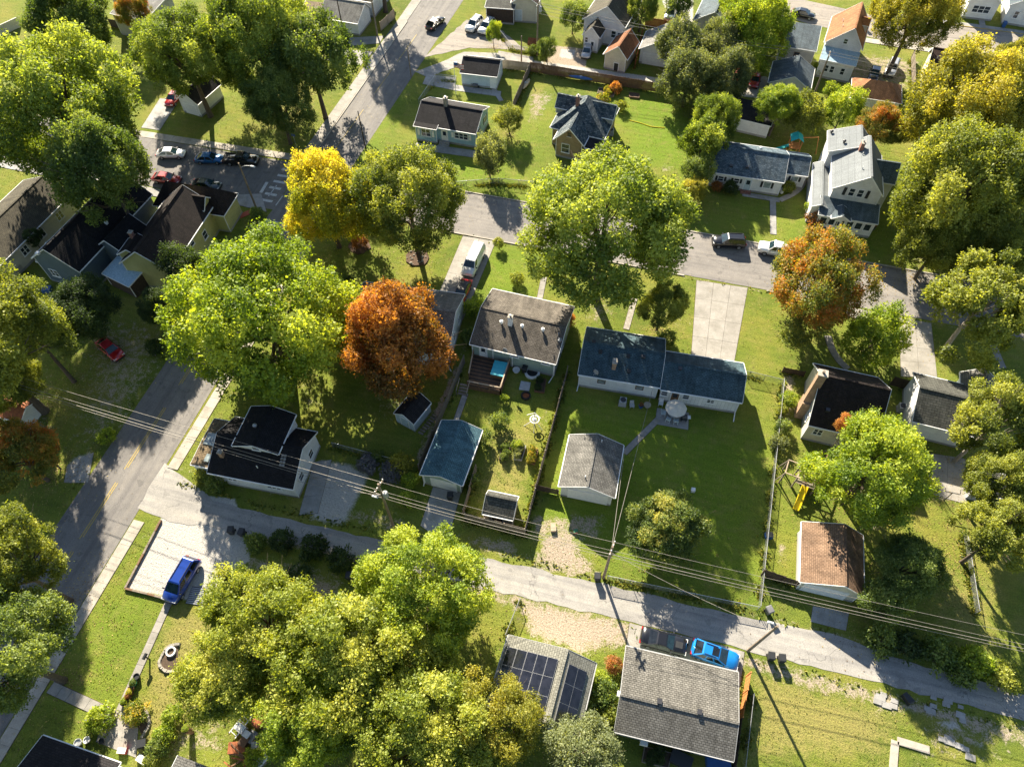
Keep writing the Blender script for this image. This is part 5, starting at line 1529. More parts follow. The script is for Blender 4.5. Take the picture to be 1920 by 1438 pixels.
# shrubs: crown centre, radius, label, leaf set
for c, r_, lab, mt in (
    ((-43.28, 26.86, 0.9), 1.6, 'green shrub at the black roofed house corner', 'leaf_mid'), ((-45.41, 27.47, 0.7), 1.2, 'low shrub by the black roofed house walk', 'leaf_olive'),
    ((-23.27, 34.50, 1.2), 1.5, 'yellowish shrub by the wire fence', 'leaf_amber'), ((-21.69, 32.92, 0.9), 1.2, 'bright green shrub left of the blue garage', 'leaf_lime'),
    ((-21.25, 30.60, 0.9), 1.1, 'sunlit weeds beside the utility pole', 'leaf_lime'), ((-26.46, 34.98, 0.8), .9, 'green shrub behind the dry brush', 'leaf_mid'),
    ((-29.01, 22.61, 0.9), 1.8, 'dark hedge shrub below the alley', 'leaf_dark'), ((-32.80, 22.47, 0.8), 1.5, 'dark weeds below the alley near the gravel pad', 'leaf_dark'),
    ((-25.59, 21.95, 0.9), 1.6, 'shaded shrub left of the ball shaped tree', 'leaf_dark'), ((-35.43, 21.27, 0.8), 1.4, 'green weeds beside the dark bins', 'leaf_mid'),
    ((4.77, 18.92, 0.9), 1.0, 'red leaved bush beside the big grey roof', 'leaf_redbush'), ((4.25, 15.91, 1.2), 1.6, 'leafy bush between the two bottom houses', 'leaf_mid'),
    ((5.36, 14.27, 1), 1.4, 'weedy bush against the big grey roof', 'leaf_olive'), ((3.79, 17.13, 0.8), 1.2, 'low weeds under the red bush', 'leaf_lime'),
    ((22.50, 89.18, 1), 1.7, 'reddish shrub beside the porch steps', 'leaf_redbush'), ((21.71, 92.09, 0.8), 1.2, 'yellow green shrub by the white porch', 'leaf_lime'),
    ((9.57, 93.34, 0.9), 1.3, 'dark foundation bush of the shuttered ranch house', 'leaf_dark'), ((7.55, 93.20, 0.8), 1.0, 'brown green bush at the ranch house wall', 'leaf_redbush'),
    ((18.38, 95.74, 0.8), 1.2, 'flower bush at the ranch house corner bed', 'leaf_olive'), ((19.74, 51.28, 0.9), 1.1, 'leafy plants along the cottage fence', 'leaf_mid'),
    ((20.08, 55.42, 0.8), 1.2, 'weedy bush at the cottage chimney', 'leaf_lime'), ((19.38, 53.75, 0.6), .9, 'pale weeds along the wire fence', 'leaf_olive'),
    ((-42.01, 1.47, 0.5), 1.5, 'green planting in the left stone ringed bed', 'leaf_lime'), ((-38.95, 2.63, 0.5), 1.3, 'flowering planting in the right stone ringed bed', 'leaf_flower'),
    ((-35.19, 1.81, 0.7), 1.3, 'hedge bush beside the lower left yard', 'leaf_lime'), ((-35.18, 0.63, 0.7), 1.2, 'lower hedge bush near the bottom shed', 'leaf_mid'),
    ((-35.30, 3.47, 0.7), 1.1, 'upper hedge bush of the lower left yard', 'leaf_lime'), ((-35.26, -0.53, 0.6), 1.0, 'hedge bush at the bottom edge', 'leaf_olive'),
    ((30.64, 28.24, 0.8), 1.8, 'rank weeds along the alley verge', 'leaf_mid'), ((35.95, 28.29, 0.9), 2.0, 'dense weeds on the right alley verge', 'leaf_mid'),
    ((39.44, 28.17, 0.9), 2.0, 'vine heap under the wires at the right', 'leaf_lime'), ((41.83, 27.51, 0.9), 1.8, 'brambles at the right edge of the alley', 'leaf_olive'),
    ((32.96, 28.32, 0.8), 1.6, 'shaded brambles behind the alley verge', 'leaf_dark'), ((37.90, 26.90, 0.8), 1.5, 'brushy weeds close to the alley on the right', 'leaf_mid'),
    ((-40.45, 60.06, 0.6), 1.2, 'shaded bush at the hidden house corner', 'leaf_dark'), ((-41.81, 67.58, 0.9), 1.3, 'brown red shrub under the amber tree', 'leaf_redbush'),
    ((-17.59, 66.27, 0.9), 1.2, 'young shrub on the front lawn', 'leaf_olive'), ((-22.08, 72.61, 1), .9, 'sapling at the driveway corner', 'leaf_olive'),
    ((-21.75, 59.35, 1.2), 1.7, 'green bush beside the shingled bungalow', 'leaf_lime'), ((-21.16, 54.90, 1), 1.3, 'shaded bush by the bungalow corner', 'leaf_mid'),
    ((-9.12, 60.89, 1), 1.2, 'rusty shrub between the two middle houses', 'leaf_redbush'), ((4.13, 61.07, 1), 1.4, 'shaded shrub at the ranch house front', 'leaf_mid'),
    ((-13.94, 110.60, 0.8), 1.6, 'flowering plants by the brick house', 'leaf_flower'), ((-12.40, 115.05, 0.8), 1.2, 'orange flowered plants in the raised bed', 'leaf_orange'),
    ((-10.55, 110.03, 0.7), 1.2, 'yellowing plants at the brick house corner', 'leaf_olive'), ((-29.44, 122.91, 0.8), 1.2, 'ivy mound by the tall wooden pole', 'leaf_mid'),
    ((-89.61, 67.00, 0.6), 1.2, 'pale flowering bush beside the cream house', 'leaf_lime'), ((-71.78, 70.22, 0.7), 1.2, 'bush at the yellow green house lawn', 'leaf_mid'),
    ((-70.85, 72.11, 0.6), .9, 'light bush near the street lamp', 'leaf_lime'), ((-59.58, 69.54, 0.8), 1.2, 'bush at the foot of the street lamp', 'leaf_mid'),
    ((-59.30, 29.17, 0.7), 1.2, 'sunlit weeds below the left street wires', 'leaf_lime'), ((-60.97, 42.87, 0.7), 1.4, 'dark weeds beside the left street', 'leaf_dark'),
    ((-13.80, 43.04, 1.2), 1.4, 'small bush in the fenced garden', 'leaf_mid'), ((-15.09, 40.50, 1), 1.2, 'garden bush beside the blue roofed garage', 'leaf_mid'),
    ((-14.20, 46.88, 0.7), .6, 'little plant at the foot of the deck', 'leaf_lime'), ((-10.84, 40.71, 0.6), .8, 'plant behind the raised beds', 'leaf_lime'),
    ((19.26, 48.92, 0.8), 1.2, 'pale dry grass clump at the wire fence', 'leaf_sage'), ((-22.28, 137.30, 1), .9, 'shrub by the white house wall', 'leaf_mid'),
    ((-29.19, 18.86, 0.9), 1.6, 'shaded brush in the thicket', 'leaf_dark'), ((-14.72, 34.82, 0.8), 1.0, 'weeds along the garage wall', 'leaf_mid'),
    ((-26.02, 1.91, 0.8), 1.1, 'bright bush in the junk yard', 'leaf_lime'), ((21.99, 129.61, 0.9), 1.3, 'sunlit bush beside the tin porch', 'leaf_lime'),
    ((24.36, 123.33, 1), 1.6, 'bush left of the orange hip roof', 'leaf_lime'), ((36.03, 124.85, 0.9), 1.3, 'pale bush right of the orange hip roof', 'leaf_olive'),
    ((3.50, 86.02, 0.7), 1.2, 'low bush at the middle street kerb', 'leaf_mid'), ((-9.47, 71.43, 0.5), .9, 'low plant on the tree lawn', 'leaf_mid')):
    tree('bush', c, r_, lab, mt, 1.0)
# dry brush pile by the wire fence
for c, r_, lab in (((-27.26, 33.87, 0.7), 1.5, 'grey dry brush heap along the wire fence'), ((-24.10, 33.47, 0.7), 1.5, 'grey dry brush heap beside the sunlit shrub')):
    tree('bush', c, r_, lab, 'dead_brush', .8, name='brush_heap')

# ------------------------------------------------------------------ cars
# profile per kind: length, width, belt height, roof height, ground clearance, (rear deck z, hood z), cabin x stations rear base, rear roof, front roof, front base
CARS = {
    'sedan': dict(L=4.6, W=1.82, belt=.92, roof=1.45, deck=.98, hood=.88, cab=(-1.95, -1.0, .35, 1.15)),
    'coupe': dict(L=4.75, W=1.92, belt=.95, roof=1.36, deck=1.02, hood=.96, cab=(-1.75, -.75, .25, 1.05)),
    'suv': dict(L=4.8, W=1.95, belt=1.1, roof=1.75, deck=1.12, hood=1.1, cab=(-2.3, -1.95, .35, 1.15)),
    'crossover': dict(L=4.75, W=1.9, belt=1.02, roof=1.58, deck=1.05, hood=1.0, cab=(-2.1, -1.35, .3, 1.2)),
    'hatch': dict(L=4.2, W=1.78, belt=.98, roof=1.5, deck=1.0, hood=.95, cab=(-1.98, -1.4, .35, 1.2)),
    'minivan': dict(L=5.0, W=1.98, belt=1.1, roof=1.75, deck=1.12, hood=1.0, cab=(-2.42, -2.05, .75, 1.7)),
    'van': dict(L=5.6, W=2.05, belt=1.35, roof=2.1, deck=1.36, hood=1.15, cab=(-2.76, -2.68, 1.2, 1.95)),
    'pickup': dict(L=5.6, W=2.0, belt=1.15, roof=1.85, deck=1.1, hood=1.15, cab=(-.75, -.5, .75, 1.4)),
}

def car_body(k):
    """lower body as lengthwise sections with rounded flanks"""
    L, W, b, z0 = k['L'], k['W'], k['belt'], .24
    c0, c1, c2, c3 = k['cab']
    xs = [-L / 2, -L / 2 + .12, -L / 2 + .45, c0, (c0 + c3) / 2, c3, L / 2 - .55, L / 2 - .15, L / 2]
    tops = [k['deck'] - .22, k['deck'] - .06, k['deck'], max(k['deck'], b), b, b, k['hood'], k['hood'] - .12, k['hood'] - .34]
    wid = [.80, .92, .985, 1, 1, 1, .97, .88, .72]
    m = MB()
    n = 9
    for x, t, w in zip(xs, tops, wid):
        h = W / 2 * w
        sec = [(-h * .86, z0), (-h * .97, z0 + .16), (-h, (z0 + t) / 2), (-h * .95, t - .12), (-h * .82, t), (h * .82, t), (h * .95, t - .12), (h, (z0 + t) / 2), (h * .97, z0 + .16), (h * .86, z0)]
        m.v += [(x, y, z) for y, z in sec]
    n = 10
    for i in range(len(xs) - 1):
        for j in range(n):
            q = (j + 1) % n
            m.f.append((i * n + j, i * n + q, (i + 1) * n + q, (i + 1) * n + j))
    m.f.append(tuple(range(n - 1, -1, -1)))
    e = (len(xs) - 1) * n
    m.f.append(tuple(range(e, e + n)))
    for f in range(len(m.f)):
        m.f[f] = tuple(reversed(m.f[f]))
    return m

def car(kind, front, rear, label, col, name='parked_car', group=None, sunroof=False, top=None, stripe=False, z=.03, cat='car', topper=False):
    k = CARS[kind]
    f, r = v2(front), v2(rear)
    c = (f + r) / 2
    ang = math.atan2(f.y - r.y, f.x - r.x)
    rt = thing(name, label, cat, (c.x, c.y, z), ang, group)
    pm = paint('paint_%d_%d_%d' % tuple(int(x * 1000) for x in col), col)
    bm = cached(('carbody', kind), lambda: car_body(k).mesh('body', 'plastic_black', True))
    put('body', bm, rt, mat=pm)
    c0, c1, c2, c3 = k['cab']
    W, b, t = k['W'], k['belt'] - .04, k['roof']
    hb, ht = W / 2 * .93, W / 2 * .70
    def cabin():
        m = MB()
        bot = [(c0, -hb, b), (c3, -hb * .96, b), (c3, hb * .96, b), (c0, hb, b)]
        top_ = [(c1, -ht, t - .05), (c2, -ht, t - .05), (c2, ht, t - .05), (c1, ht, t - .05)]
        m.solid(bot, top_)
        r0 = [(c1 + .1, -ht * .85, t), (c2 - .12, -ht * .85, t), (c2 - .12, ht * .85, t), (c1 + .1, ht * .85, t)]
        m.solid([(x, y, z_ - .001) for x, y, z_ in top_], r0)
        return m.mesh('cabin', 'plastic_black')
    put('cabin', cached(('cab', kind), cabin), rt, mat=top or pm)
    V = Vector
    def quad(name_, a, b_, c_, d, inset, mat, off=.015, lo=.1, hi=.1):
        a, b_, c_, d = V(a), V(b_), V(c_), V(d)
        g = lambda s, u: a.lerp(b_, s).lerp(d.lerp(c_, s), u)
        q = [g(inset, lo), g(1 - inset, lo), g(1 - inset, 1 - hi), g(inset, 1 - hi)]
        nrm = (q[1] - q[0]).cross(q[3] - q[0]).normalized() * off
        return MB().solid([p - nrm for p in q], [p + nrm for p in q]).mesh(name_, mat)
    B = [V((c0, -hb, b)), V((c3, -hb * .96, b)), V((c3, hb * .96, b)), V((c0, hb, b))]
    T = [V((c1, -ht, t - .05)), V((c2, -ht, t - .05)), V((c2, ht, t - .05)), V((c1, ht, t - .05))]
    put('windshield', cached(('ws', kind), lambda: quad('windshield', B[1], B[2], T[2], T[1], .06, 'glass_shield', .015, .08, .04)), rt)
    put('rear_window', cached(('rw', kind), lambda: quad('rear_window', B[3], B[0], T[0], T[3], .08, 'glass_car', .015, .12, .06)), rt)
    nwin = {'van': 0, 'pickup': 2, 'suv': 3, 'minivan': 3, 'crossover': 3}.get(kind, 2)
    if kind == 'van':
        spans = [(.80, .97)]
    else:
        spans = [(.06 + .9 * i / nwin, .02 + .9 * (i + 1) / nwin) for i in range(nwin)]
    for i, (s0, s1) in enumerate(spans):
        for sgn in (0, 1):
            def side(s0=s0, s1=s1, sgn=sgn):
                y0, y1 = (B[0], B[1]) if sgn == 0 else (B[3], B[2])
                u0, u1 = (T[0], T[1]) if sgn == 0 else (T[3], T[2])
                a, b_ = y0.lerp(y1, s0), y0.lerp(y1, s1)
                d, c_ = u0.lerp(u1, s0), u0.lerp(u1, s1)
                return quad('side_window', a, b_, c_, d, .03, 'glass_car') if sgn == 0 else quad('side_window', b_, a, d, c_, .03, 'glass_car')
            put('side_window', cached(('sw', kind, i, sgn), side), rt)
    L = k['L']
    wr = .34 if kind not in ('pickup', 'van', 'suv') else .38
    ty = cached(('tyre', wr), lambda: MB().tube([(0, -.11, 0), (0, -.09, 0), (0, .09, 0), (0, .11, 0)], [wr * .86, wr, wr, wr * .86], 16).mesh('tyre', 'rubber', True))
    ri = cached(('rim', wr), lambda: MB().tube([(0, -.118, 0), (0, .118, 0)], wr * .6, 12).mesh('rim', 'metal_grey'))
    for x in (-L * .30, L * .31):
        for y in (-W / 2 + .1, W / 2 - .1):
            wv = put('wheel', ty, rt, (x, y, wr - .02))
            put('rim', ri, wv)
    hl = cached(('hl', kind), lambda: MB().box(L / 2 - .28, -.19, -.08, L / 2 - .06, .19, .07).mesh('headlight', 'lamp_white'))
    tl = cached(('tl', kind), lambda: MB().box(-L / 2 - .02, -.16, -.09, -L / 2 + .12, .16, .1).mesh('tail_light', 'lamp_red'))
    mi = cached('mirror', lambda: MB().box(-.07, -.1, -.06, .07, .1, .08).mesh('mirror', 'plastic_black'))
    for y in (-1, 1):
        put('headlight', hl, rt, (0, y * W * .33, k['hood'] - .24))
        put('tail_light', tl, rt, (0, y * W * .36, k['deck'] - .26))
        put('mirror', mi, rt, (c3 - .25, y * (W / 2 + .06), b + .08))
    bp = cached(('bump', kind), lambda: MB().box(-.06, -W * .4, .28, .09, W * .4, .5).mesh('bumper', 'plastic_black'))
    put('bumper', bp, rt, (L / 2 - .07, 0, 0))
    put('bumper', bp, rt, (-L / 2 + .05, 0, 0))
    if kind == 'pickup':
        bed = MB()
        bed.box(-L / 2 + .12, -W / 2 + .2, k['deck'] - .02, c0 - .1, W / 2 - .2, k['deck'] + .012)
        bed.build('bed_floor', 'plastic_black', rt)
        ra = MB()
        for y in (-W / 2 + .1, W / 2 - .1):
            ra.box(-L / 2 + .06, y - .07, k['deck'] - .05, c0 - .02, y + .07, k['deck'] + .1)
        ra.box(-L / 2 + .04, -W / 2 + .17, k['deck'] - .05, -L / 2 + .14, W / 2 - .17, k['deck'] + .09)
        ra.build('bed_rail', pm, rt)
    if kind in ('suv', 'crossover', 'minivan'):
        for y in (-1, 1):
            MB().bar((c1 + .2, y * ht * .8, t + .05), (c2 - .3, y * ht * .8, t + .05), .05, .05).build('roof_rail', 'plastic_black', rt)
    if sunroof:
        MB().box(-.45, -.42, t - .02, .2, .42, t + .012).build('sunroof', 'glass_car', rt)
    if stripe:
        MB().box(c3 + .1, -.32, k['hood'] + .0, L / 2 - .5, .32, k['hood'] + .03).build('hood_scoop', 'plastic_black', rt)
    return rt

WHITE, BLACK, SILVER = (.78, .78, .77), (.012, .012, .014), (.42, .43, .44)
car('crossover', (16.90, 22.28, 0.4), (12.06, 22.75, 0.4), 'bright blue car with sunroof parked beside the big grey roof', (.01, .22, .62), sunroof=True)
car('coupe', (11.67, 22.43, 0.4), (6.98, 22.54, 0.4), 'black muscle coupe parked next to the bright blue car', BLACK, stripe=True)
car('minivan', (-41.50, 13.65, 0.5), (-41.31, 17.56, 0.5), 'dark blue minivan on the gravel parking pad', (.012, .05, .30), sunroof=False)
car('van', (-24.82, 64.79, 0.8), (-24.47, 71.86, 0.8), 'white cargo van on the driveway', WHITE, cat='van', name='cargo_van')
car('sedan', (-24.59, 60.01, 0.5), (-24.51, 64.74, 0.5), 'red car with black soft top below the white van', (.50, .015, .015), top='plastic_black')
car('suv', (8.05, 81.20, 0.5), (12.77, 82.09, 0.5), 'black SUV parked on the middle street', BLACK, name='parked_suv')
car('pickup', (14.86, 81.73, 0.5), (20.02, 81.51, 0.5), 'white pickup parked behind the black SUV', WHITE, cat='pickup', name='pickup_truck')
car('sedan', (-77.72, 79.76, 0.4), (-81.90, 78.68, 0.4), 'white sedan on the left side street', WHITE)
car('sedan', (-70.92, 80.11, 0.4), (-75.14, 79.16, 0.4), 'blue sedan behind the white sedan', (.015, .16, .42))
car('pickup', (-65.57, 80.94, 0.5), (-69.98, 80.22, 0.5), 'black pickup in front of the blue sedan', BLACK, cat='pickup', name='pickup_truck')
car('sedan', (-75.07, 73.62, 0.4), (-79.37, 73.30, 0.4), 'red sedan under the overhanging tree on the side street', (.36, .012, .015))
car('sedan', (-67.98, 73.88, 0.4), (-72.62, 73.46, 0.4), 'dark green sedan at the near kerb of the side street', (.015, .035, .035))
car('sedan', (-64.53, 40.17, 0.4), (-68.61, 42.03, 0.4), 'red car parked on the shaded yard', (.42, .01, .015))
car('crossover', (-49.73, 130.08, 0.5), (-51.00, 125.37, 0.5), 'black car driving up the left street with red tail lights', BLACK, name='moving_car')
car('suv', (-43.23, 126.76, 0.5), (-42.38, 131.14, 0.5), 'white SUV on the left of the parking apron', WHITE, name='parked_suv')
car('suv', (-40.62, 126.64, 0.5), (-39.83, 130.98, 0.5), 'white SUV on the right of the parking apron', (.7, .7, .7), name='parked_suv')
car('hatch', (-19.67, 122.83, 0.5), (-19.70, 127.96, 0.5), 'silver hatchback beside the tan parking pad', SILVER)
car('sedan', (10.98, 121.02, 0.5), (11.50, 126.90, 0.5), 'red car on the grey pad beside the slate garage', (.50, .02, .015))
car('hatch', (8.02, 121.93, 0.5), (8.42, 126.12, 0.5), 'red car half under the cedar', (.42, .03, .01))
car('sedan', (20.81, 148.36, 0.4), (16.70, 149.15, 0.4), 'black sedan on the far street', BLACK)
car('suv', (34.25, 131.17, 0.5), (35.41, 135.99, 0.5), 'silver SUV behind the orange hip roof', SILVER, name='parked_suv')
car('sedan', (31.50, 129.44, 0.4), (32.12, 133.03, 0.4), 'dark car beside the silver SUV', (.03, .035, .045))
car('sedan', (-87.16, 90.83, 0.4), (-87.44, 95.31, 0.4), 'red car beside the small white garage', (.40, .01, .012))
car('pickup', (-6.60, 140.21, 0.5), (-6.29, 144.79, 0.5), 'grey pickup behind the red brown fence at the top', (.22, .27, .30), cat='pickup', name='pickup_truck')
car('suv', (-109.90, 78.63, 0.5), (-114.91, 77.95, 0.5), 'white SUV at the left edge under the enormous tree', WHITE, name='parked_suv')

# ------------------------------------------------------------------ fences
def mesh_wire():
    m, nt, b = new_mat('chain_link')
    co = coords(nt, 'UV')
    w1 = node(nt, 'TexWave', {'Vector': co, 'Scale': 5.5}, bands_direction='DIAGONAL')
    mp = node(nt, 'Mapping', {'Vector': co, 'Scale': (-1, 1, 1)})
    w2 = node(nt, 'TexWave', {'Vector': mp.outputs[0], 'Scale': 5.5}, bands_direction='DIAGONAL')
    a = mth(nt, 'GREATER_THAN', mth(nt, 'MAXIMUM', w1.outputs['Fac'], w2.outputs['Fac']), .93)
    b.inputs['Base Color'].default_value = (.36, .38, .38, 1)
    b.inputs['Metallic'].default_value = .4
    b.inputs['Roughness'].default_value = .5
    nt.links.new(mth(nt, 'MULTIPLY', a, .9), b.inputs['Alpha'])
    M['chain_link'] = m

mesh_wire()

def wood_fence(label, pts, hgt=1.8, mat='wood_grey', name='board_fence', panel=2.4, rail_side=1):
    pts = [v2(p) for p in pts]
    rt = thing(name, label, 'fence', (pts[0].x, pts[0].y, 0))
    pm = cached(('post', hgt), lambda: MB().box(-.06, -.06, -.1, .06, .06, hgt + .06).mesh('post', 'wood_grey'))
    put('post', pm, rt, (0, 0, 0), mat=mat)
    for a, b in zip(pts, pts[1:]):
        L = (b - a).length
        n = max(1, round(L / panel))
        l = L / n
        ang = math.atan2(b.y - a.y, b.x - a.x)
        for i in range(n):
            o = a.lerp(b, i / n) - pts[0]
            q = MB()
            k = max(2, int(l / .155))
            for j in range(k):
                x = l * j / k
                dz = RND.uniform(-.03, .03)
                dy = RND.uniform(-.012, .012)
                q.box(x + .006, -.012 + dy, .06, x + l / k - .006, .012 + dy, hgt + dz)
            for z in (.35, hgt - .3):
                q.box(0, .016 * rail_side, z - .045, l, .055 * rail_side, z + .045) if rail_side > 0 else q.box(0, -.055, z - .045, l, -.016, z + .045)
            pn = q.build('panel', mat, rt, False, (o.x, o.y, 0), ang)
            pn.rotation_euler = (RND.uniform(-.025, .025), 0, ang)
            pn['kind'] = 'stuff'
            e = a.lerp(b, (i + 1) / n) - pts[0]
            put('post', pm, rt, (e.x, e.y, 0), ang, mat)
    return rt

def wire_fence(label, pts, hgt=1.2, step=2.6):
    pts = [v2(p) for p in pts]
    rt = thing('wire_fence', label, 'fence', (pts[0].x, pts[0].y, 0))
    pm = cached(('wpost', hgt), lambda: MB().tube([(0, 0, -.1), (0, 0, hgt + .06)], .035, 6).mesh('post', 'metal_grey'))
    put('post', pm, rt, (0, 0, 0))
    for a, b in zip(pts, pts[1:]):
        L = (b - a).length
        n = max(1, round(L / step))
        for i in range(n):
            e = a.lerp(b, (i + 1) / n) - pts[0]
            s = a.lerp(b, i / n) - pts[0]
            put('post', pm, rt, (e.x, e.y, 0))
            MB().tube([(s.x, s.y, hgt), (e.x, e.y, hgt)], .032, 6).build('top_rail', 'metal_grey', rt)
            MB().poly([(s.x, s.y, .03), (e.x, e.y, .03), (e.x, e.y, hgt), (s.x, s.y, hgt)]).build('mesh', 'chain_link', rt)
    return rt

wood_fence('grey board fence left of the blue roofed garage', [(-20.71, 51.08), (-21.18, 34.69)])
wood_fence('long board fence enclosing the garden with the small shed', [(-7.42, 52.81), (-7.26, 30.17), (-14.14, 30.26)])
wood_fence('short dark picket fence between the garden and the grey roofed garage', [(-7.46, 35.88), (-4.73, 35.89)], 1.3, 'wood_dark')
wood_fence('board fence on the right side of the blue roofed garage', [(-14.72, 36.39), (-14.53, 30.69)], 1.7)
wood_fence('tall brown back fence carrying the blue kayak', [(-28.55, 117.28), (-3.84, 116.64)], 1.9, 'wood_brown')
wood_fence('board fence running down beside the cream canoe', [(-28.64, 117.25), (-28.64, 105.29)], 1.8, 'wood_grey')
wood_fence('pale board fence behind the flagpole garage', [(-34.77, 116.92), (-28.74, 117.23)], 1.8, 'wood_pale')
wood_fence('red brown fence before the top parking lot', [(-10.73, 137.88), (-4.90, 137.38)], 1.8, 'rust')
wood_fence('red brown fence between the two white garages', [(-10.72, 133.96), (-10.33, 122.98)], 1.8, 'rust')
wood_fence('weathered fence left of the brown garage', [(18.53, 32.29), (22.63, 31.87)], 1.6, 'wood_dark')
wood_fence('weathered fence right of the brown garage', [(29.18, 32.02), (31.95, 31.60)], 1.6, 'wood_dark')
wood_fence('dark gate fence between the cottage and the grey house', [(32.61, 61.61), (34.86, 61.35)], 1.8, 'wood_dark')
wood_fence('low dark picket fence beside the cottage corner', [(19.30, 60.18), (21.91, 60.17)], 1.1, 'wood_dark')
wood_fence('new orange cedar fence beside the big grey roof', [(17.80, 21.41), (17.62, 19.72), (17.38, 17.17)], 1.9, 'wood_new')
wood_fence('dark board fence below the big grey roof gable', [(17.38, 17.07), (17.15, 12.87)], 1.7, 'wood_dark')
wood_fence('tan board fence at the top beside the roadside trunk', [(-60.04, 123.39), (-59.09, 128.46)], 1.8, 'wood_pale')
wood_fence('weathered fence beside the maroon roofed house', [(38.64, 138.92), (38.28, 126.83)], 1.7, 'wood_grey')
wood_fence('dark fence behind the top left house', [(-111.98, 111.61), (-105.60, 111.25)], 1.7, 'wood_dark')
wire_fence('long wire fence along the right side of the shaded lawn', [(19.40, 58.30), (18.46, 28.48)])
wire_fence('wire fence along the alley below the yellow leaved tree', [(18.36, 28.33), (2.59, 27.56)], 1.15)
wire_fence('short wire fence at the ranch house driveway side', [(14.70, 58.36), (19.40, 58.14)], 1.15)
wire_fence('wire fence behind the dry brush heaps', [(-32.38, 35.15), (-24.56, 34.97)], 1.1)
wire_fence('wire fence around the flagpole lawn', [(-44.96, 102.58), (-44.51, 110.65), (-40.69, 110.77)], 1.2)
wire_fence('wire fence along the bright lawn above the middle street', [(-33.01, 83.42), (-25.90, 86.18), (-19.55, 86.90)], 1.1)
wire_fence('wire fence beside the orange playhouse', [(-39.27, 130.07), (-33.66, 123.24), (-28.93, 122.97)], 1.1)
wire_fence('wire fence beside the ball shaped tree and dirt lot', [(-5.83, 22.83), (-6.33, 18.89)], 1.2)
wire_fence('wire fence on the lawn at the lower right', [(39.86, 42.53), (40.30, 33.83)], 1.0)
wire_fence('wire fence behind the cream house', [(-86.81, 44.80), (-87.22, 50.78)], 1.2)
wire_fence('wire fence beside the big grey roof lawn', [(18.40, 19.67), (18.11, 13.13)], 1.2)
wl = MB().bar(((-132.30, 101.34, 0)[0], (-132.30, 101.34, 0)[1], .9), ((-129.68, 107.52, 0)[0], (-129.68, 107.52, 0)[1], .9), .2, 1.8).build('garden_wall', 'siding_cream')
tag(wl, 'cream garden wall at the top left corner', 'wall')

# ------------------------------------------------------------------ poles, lamp and wires
def pole(base, hgt, label, arms=(), r=.15, tilt=(0, 0), mat='pole_wood', transformer=False, name='utility_pole'):
    rt = thing(name, label, 'pole', (base[0], base[1], 0))
    rt.rotation_euler = (tilt[0], tilt[1], 0)
    MB().tube([(0, 0, -.4), (0, 0, hgt * .5), (0, 0, hgt)], [r * 1.15, r, r * .75], 9).build('shaft', mat, rt)
    for z, w, ang in arms:
        a = MB()
        a.bar((-w / 2 * math.cos(ang), -w / 2 * math.sin(ang), z), (w / 2 * math.cos(ang), w / 2 * math.sin(ang), z), .12, .12)
        ar = a.build('crossarm', mat, rt)
        for s in (-.46, -.2, .2, .46):
            MB().tube([(s * w * math.cos(ang), s * w * math.sin(ang), z + .06), (s * w * math.cos(ang), s * w * math.sin(ang), z + .24)], .06, 6).build('insulator', 'plastic_white', ar)
    if transformer:
        t = MB().lathe([(.26, -.5), (.28, -.45), (.28, .4), (.2, .5)], 12, (.42, 0, hgt - 2.2)).build('transformer', 'trim_grey', rt)
        MB().tube([(.35, 0, hgt - 1.75), (.35, 0, hgt - 1.45)], .05, 6).build('bushing', 'plastic_white', t)
        MB().bar((0, 0, hgt - 2.2), (.3, 0, hgt - 2.2), .08).build('bracket', 'metal_grey', rt)
    return rt

def lamp_arm(rt, z, dx, dy, mat='metal_grey'):
    MB().tube(bez([(0, 0, z), (dx * .4, dy * .4, z + .35), (dx, dy, z + .3)], 5), .05, 6).build('lamp_arm', mat, rt)
    MB().solid([(dx * 1.0 - .12, dy - .12, z + .2), (dx + .55, dy - .12, z + .2), (dx + .55, dy + .12, z + .2), (dx - .12, dy + .12, z + .2)],
               [(dx * 1.0 - .1, dy - .08, z + .36), (dx + .4, dy - .08, z + .36), (dx + .4, dy + .08, z + .36), (dx - .1, dy + .08, z + .36)]).build('lamp_head', 'lamp_white', rt)

P1, P2, P3, P4, P5 = (-21.66, 27.27, 0), (2.20, 27.64, 0), (17.76, 23.94, 0), (21.31, 120.87, 0), (-28.68, 122.66, 0)
PW, PE, PE2 = (-101.0, 31.5, 0), (62.0, 29.2, 0), (75.0, 117.0, 0)
p_ = pole(P1, 10.9, 'utility pole with transformer beside the blue roofed garage', [(10.4, 1.6, 1.4)], transformer=True)
lamp_arm(p_, 8.0, -.9, -.3)
pole(P2, 9.4, 'utility pole with crossarm at the alley beside the black bin', [(8.9, 1.5, 1.4), (8.2, 1.0, 1.4)], tilt=(.02, 0))
p_ = pole(P3, 8.4, 'leaning wooden pole with lamp by the bright blue car', tilt=(-.03, .06))
lamp_arm(p_, 7.8, -.7, .3)
pole(P4, 9.0, 'weathered utility pole before the tin porch house', [(8.6, 1.6, 1.5)])
p_ = pole(P5, 11, 'tall wooden pole beside the orange playhouse', [(9.5, 1.8, 1.5)], transformer=True)
pole((-30.88, 119.57, 0), 5.2, 'short bare pole at the pale alley apron', r=.13)
pole((-60.11, 121.63, 0), 11, 'pale utility pole beside the left street sidewalk', [(10.4, 1.6, 0)])
pole((-49.22, 88.36, 0), 7.6, 'thin backlit pole rising before the golden tree', r=.1, mat='wood_dark')  # backlit darkness is put into the shaft colour
pole((-49.26, 110.47, 0), 6.0, 'thin pole at the corner of the flagpole lawn', r=.09)
pole((-66.72, 120.73, 0), 7.5, 'dark pole beside the top white garage', r=.11, mat='wood_dark')
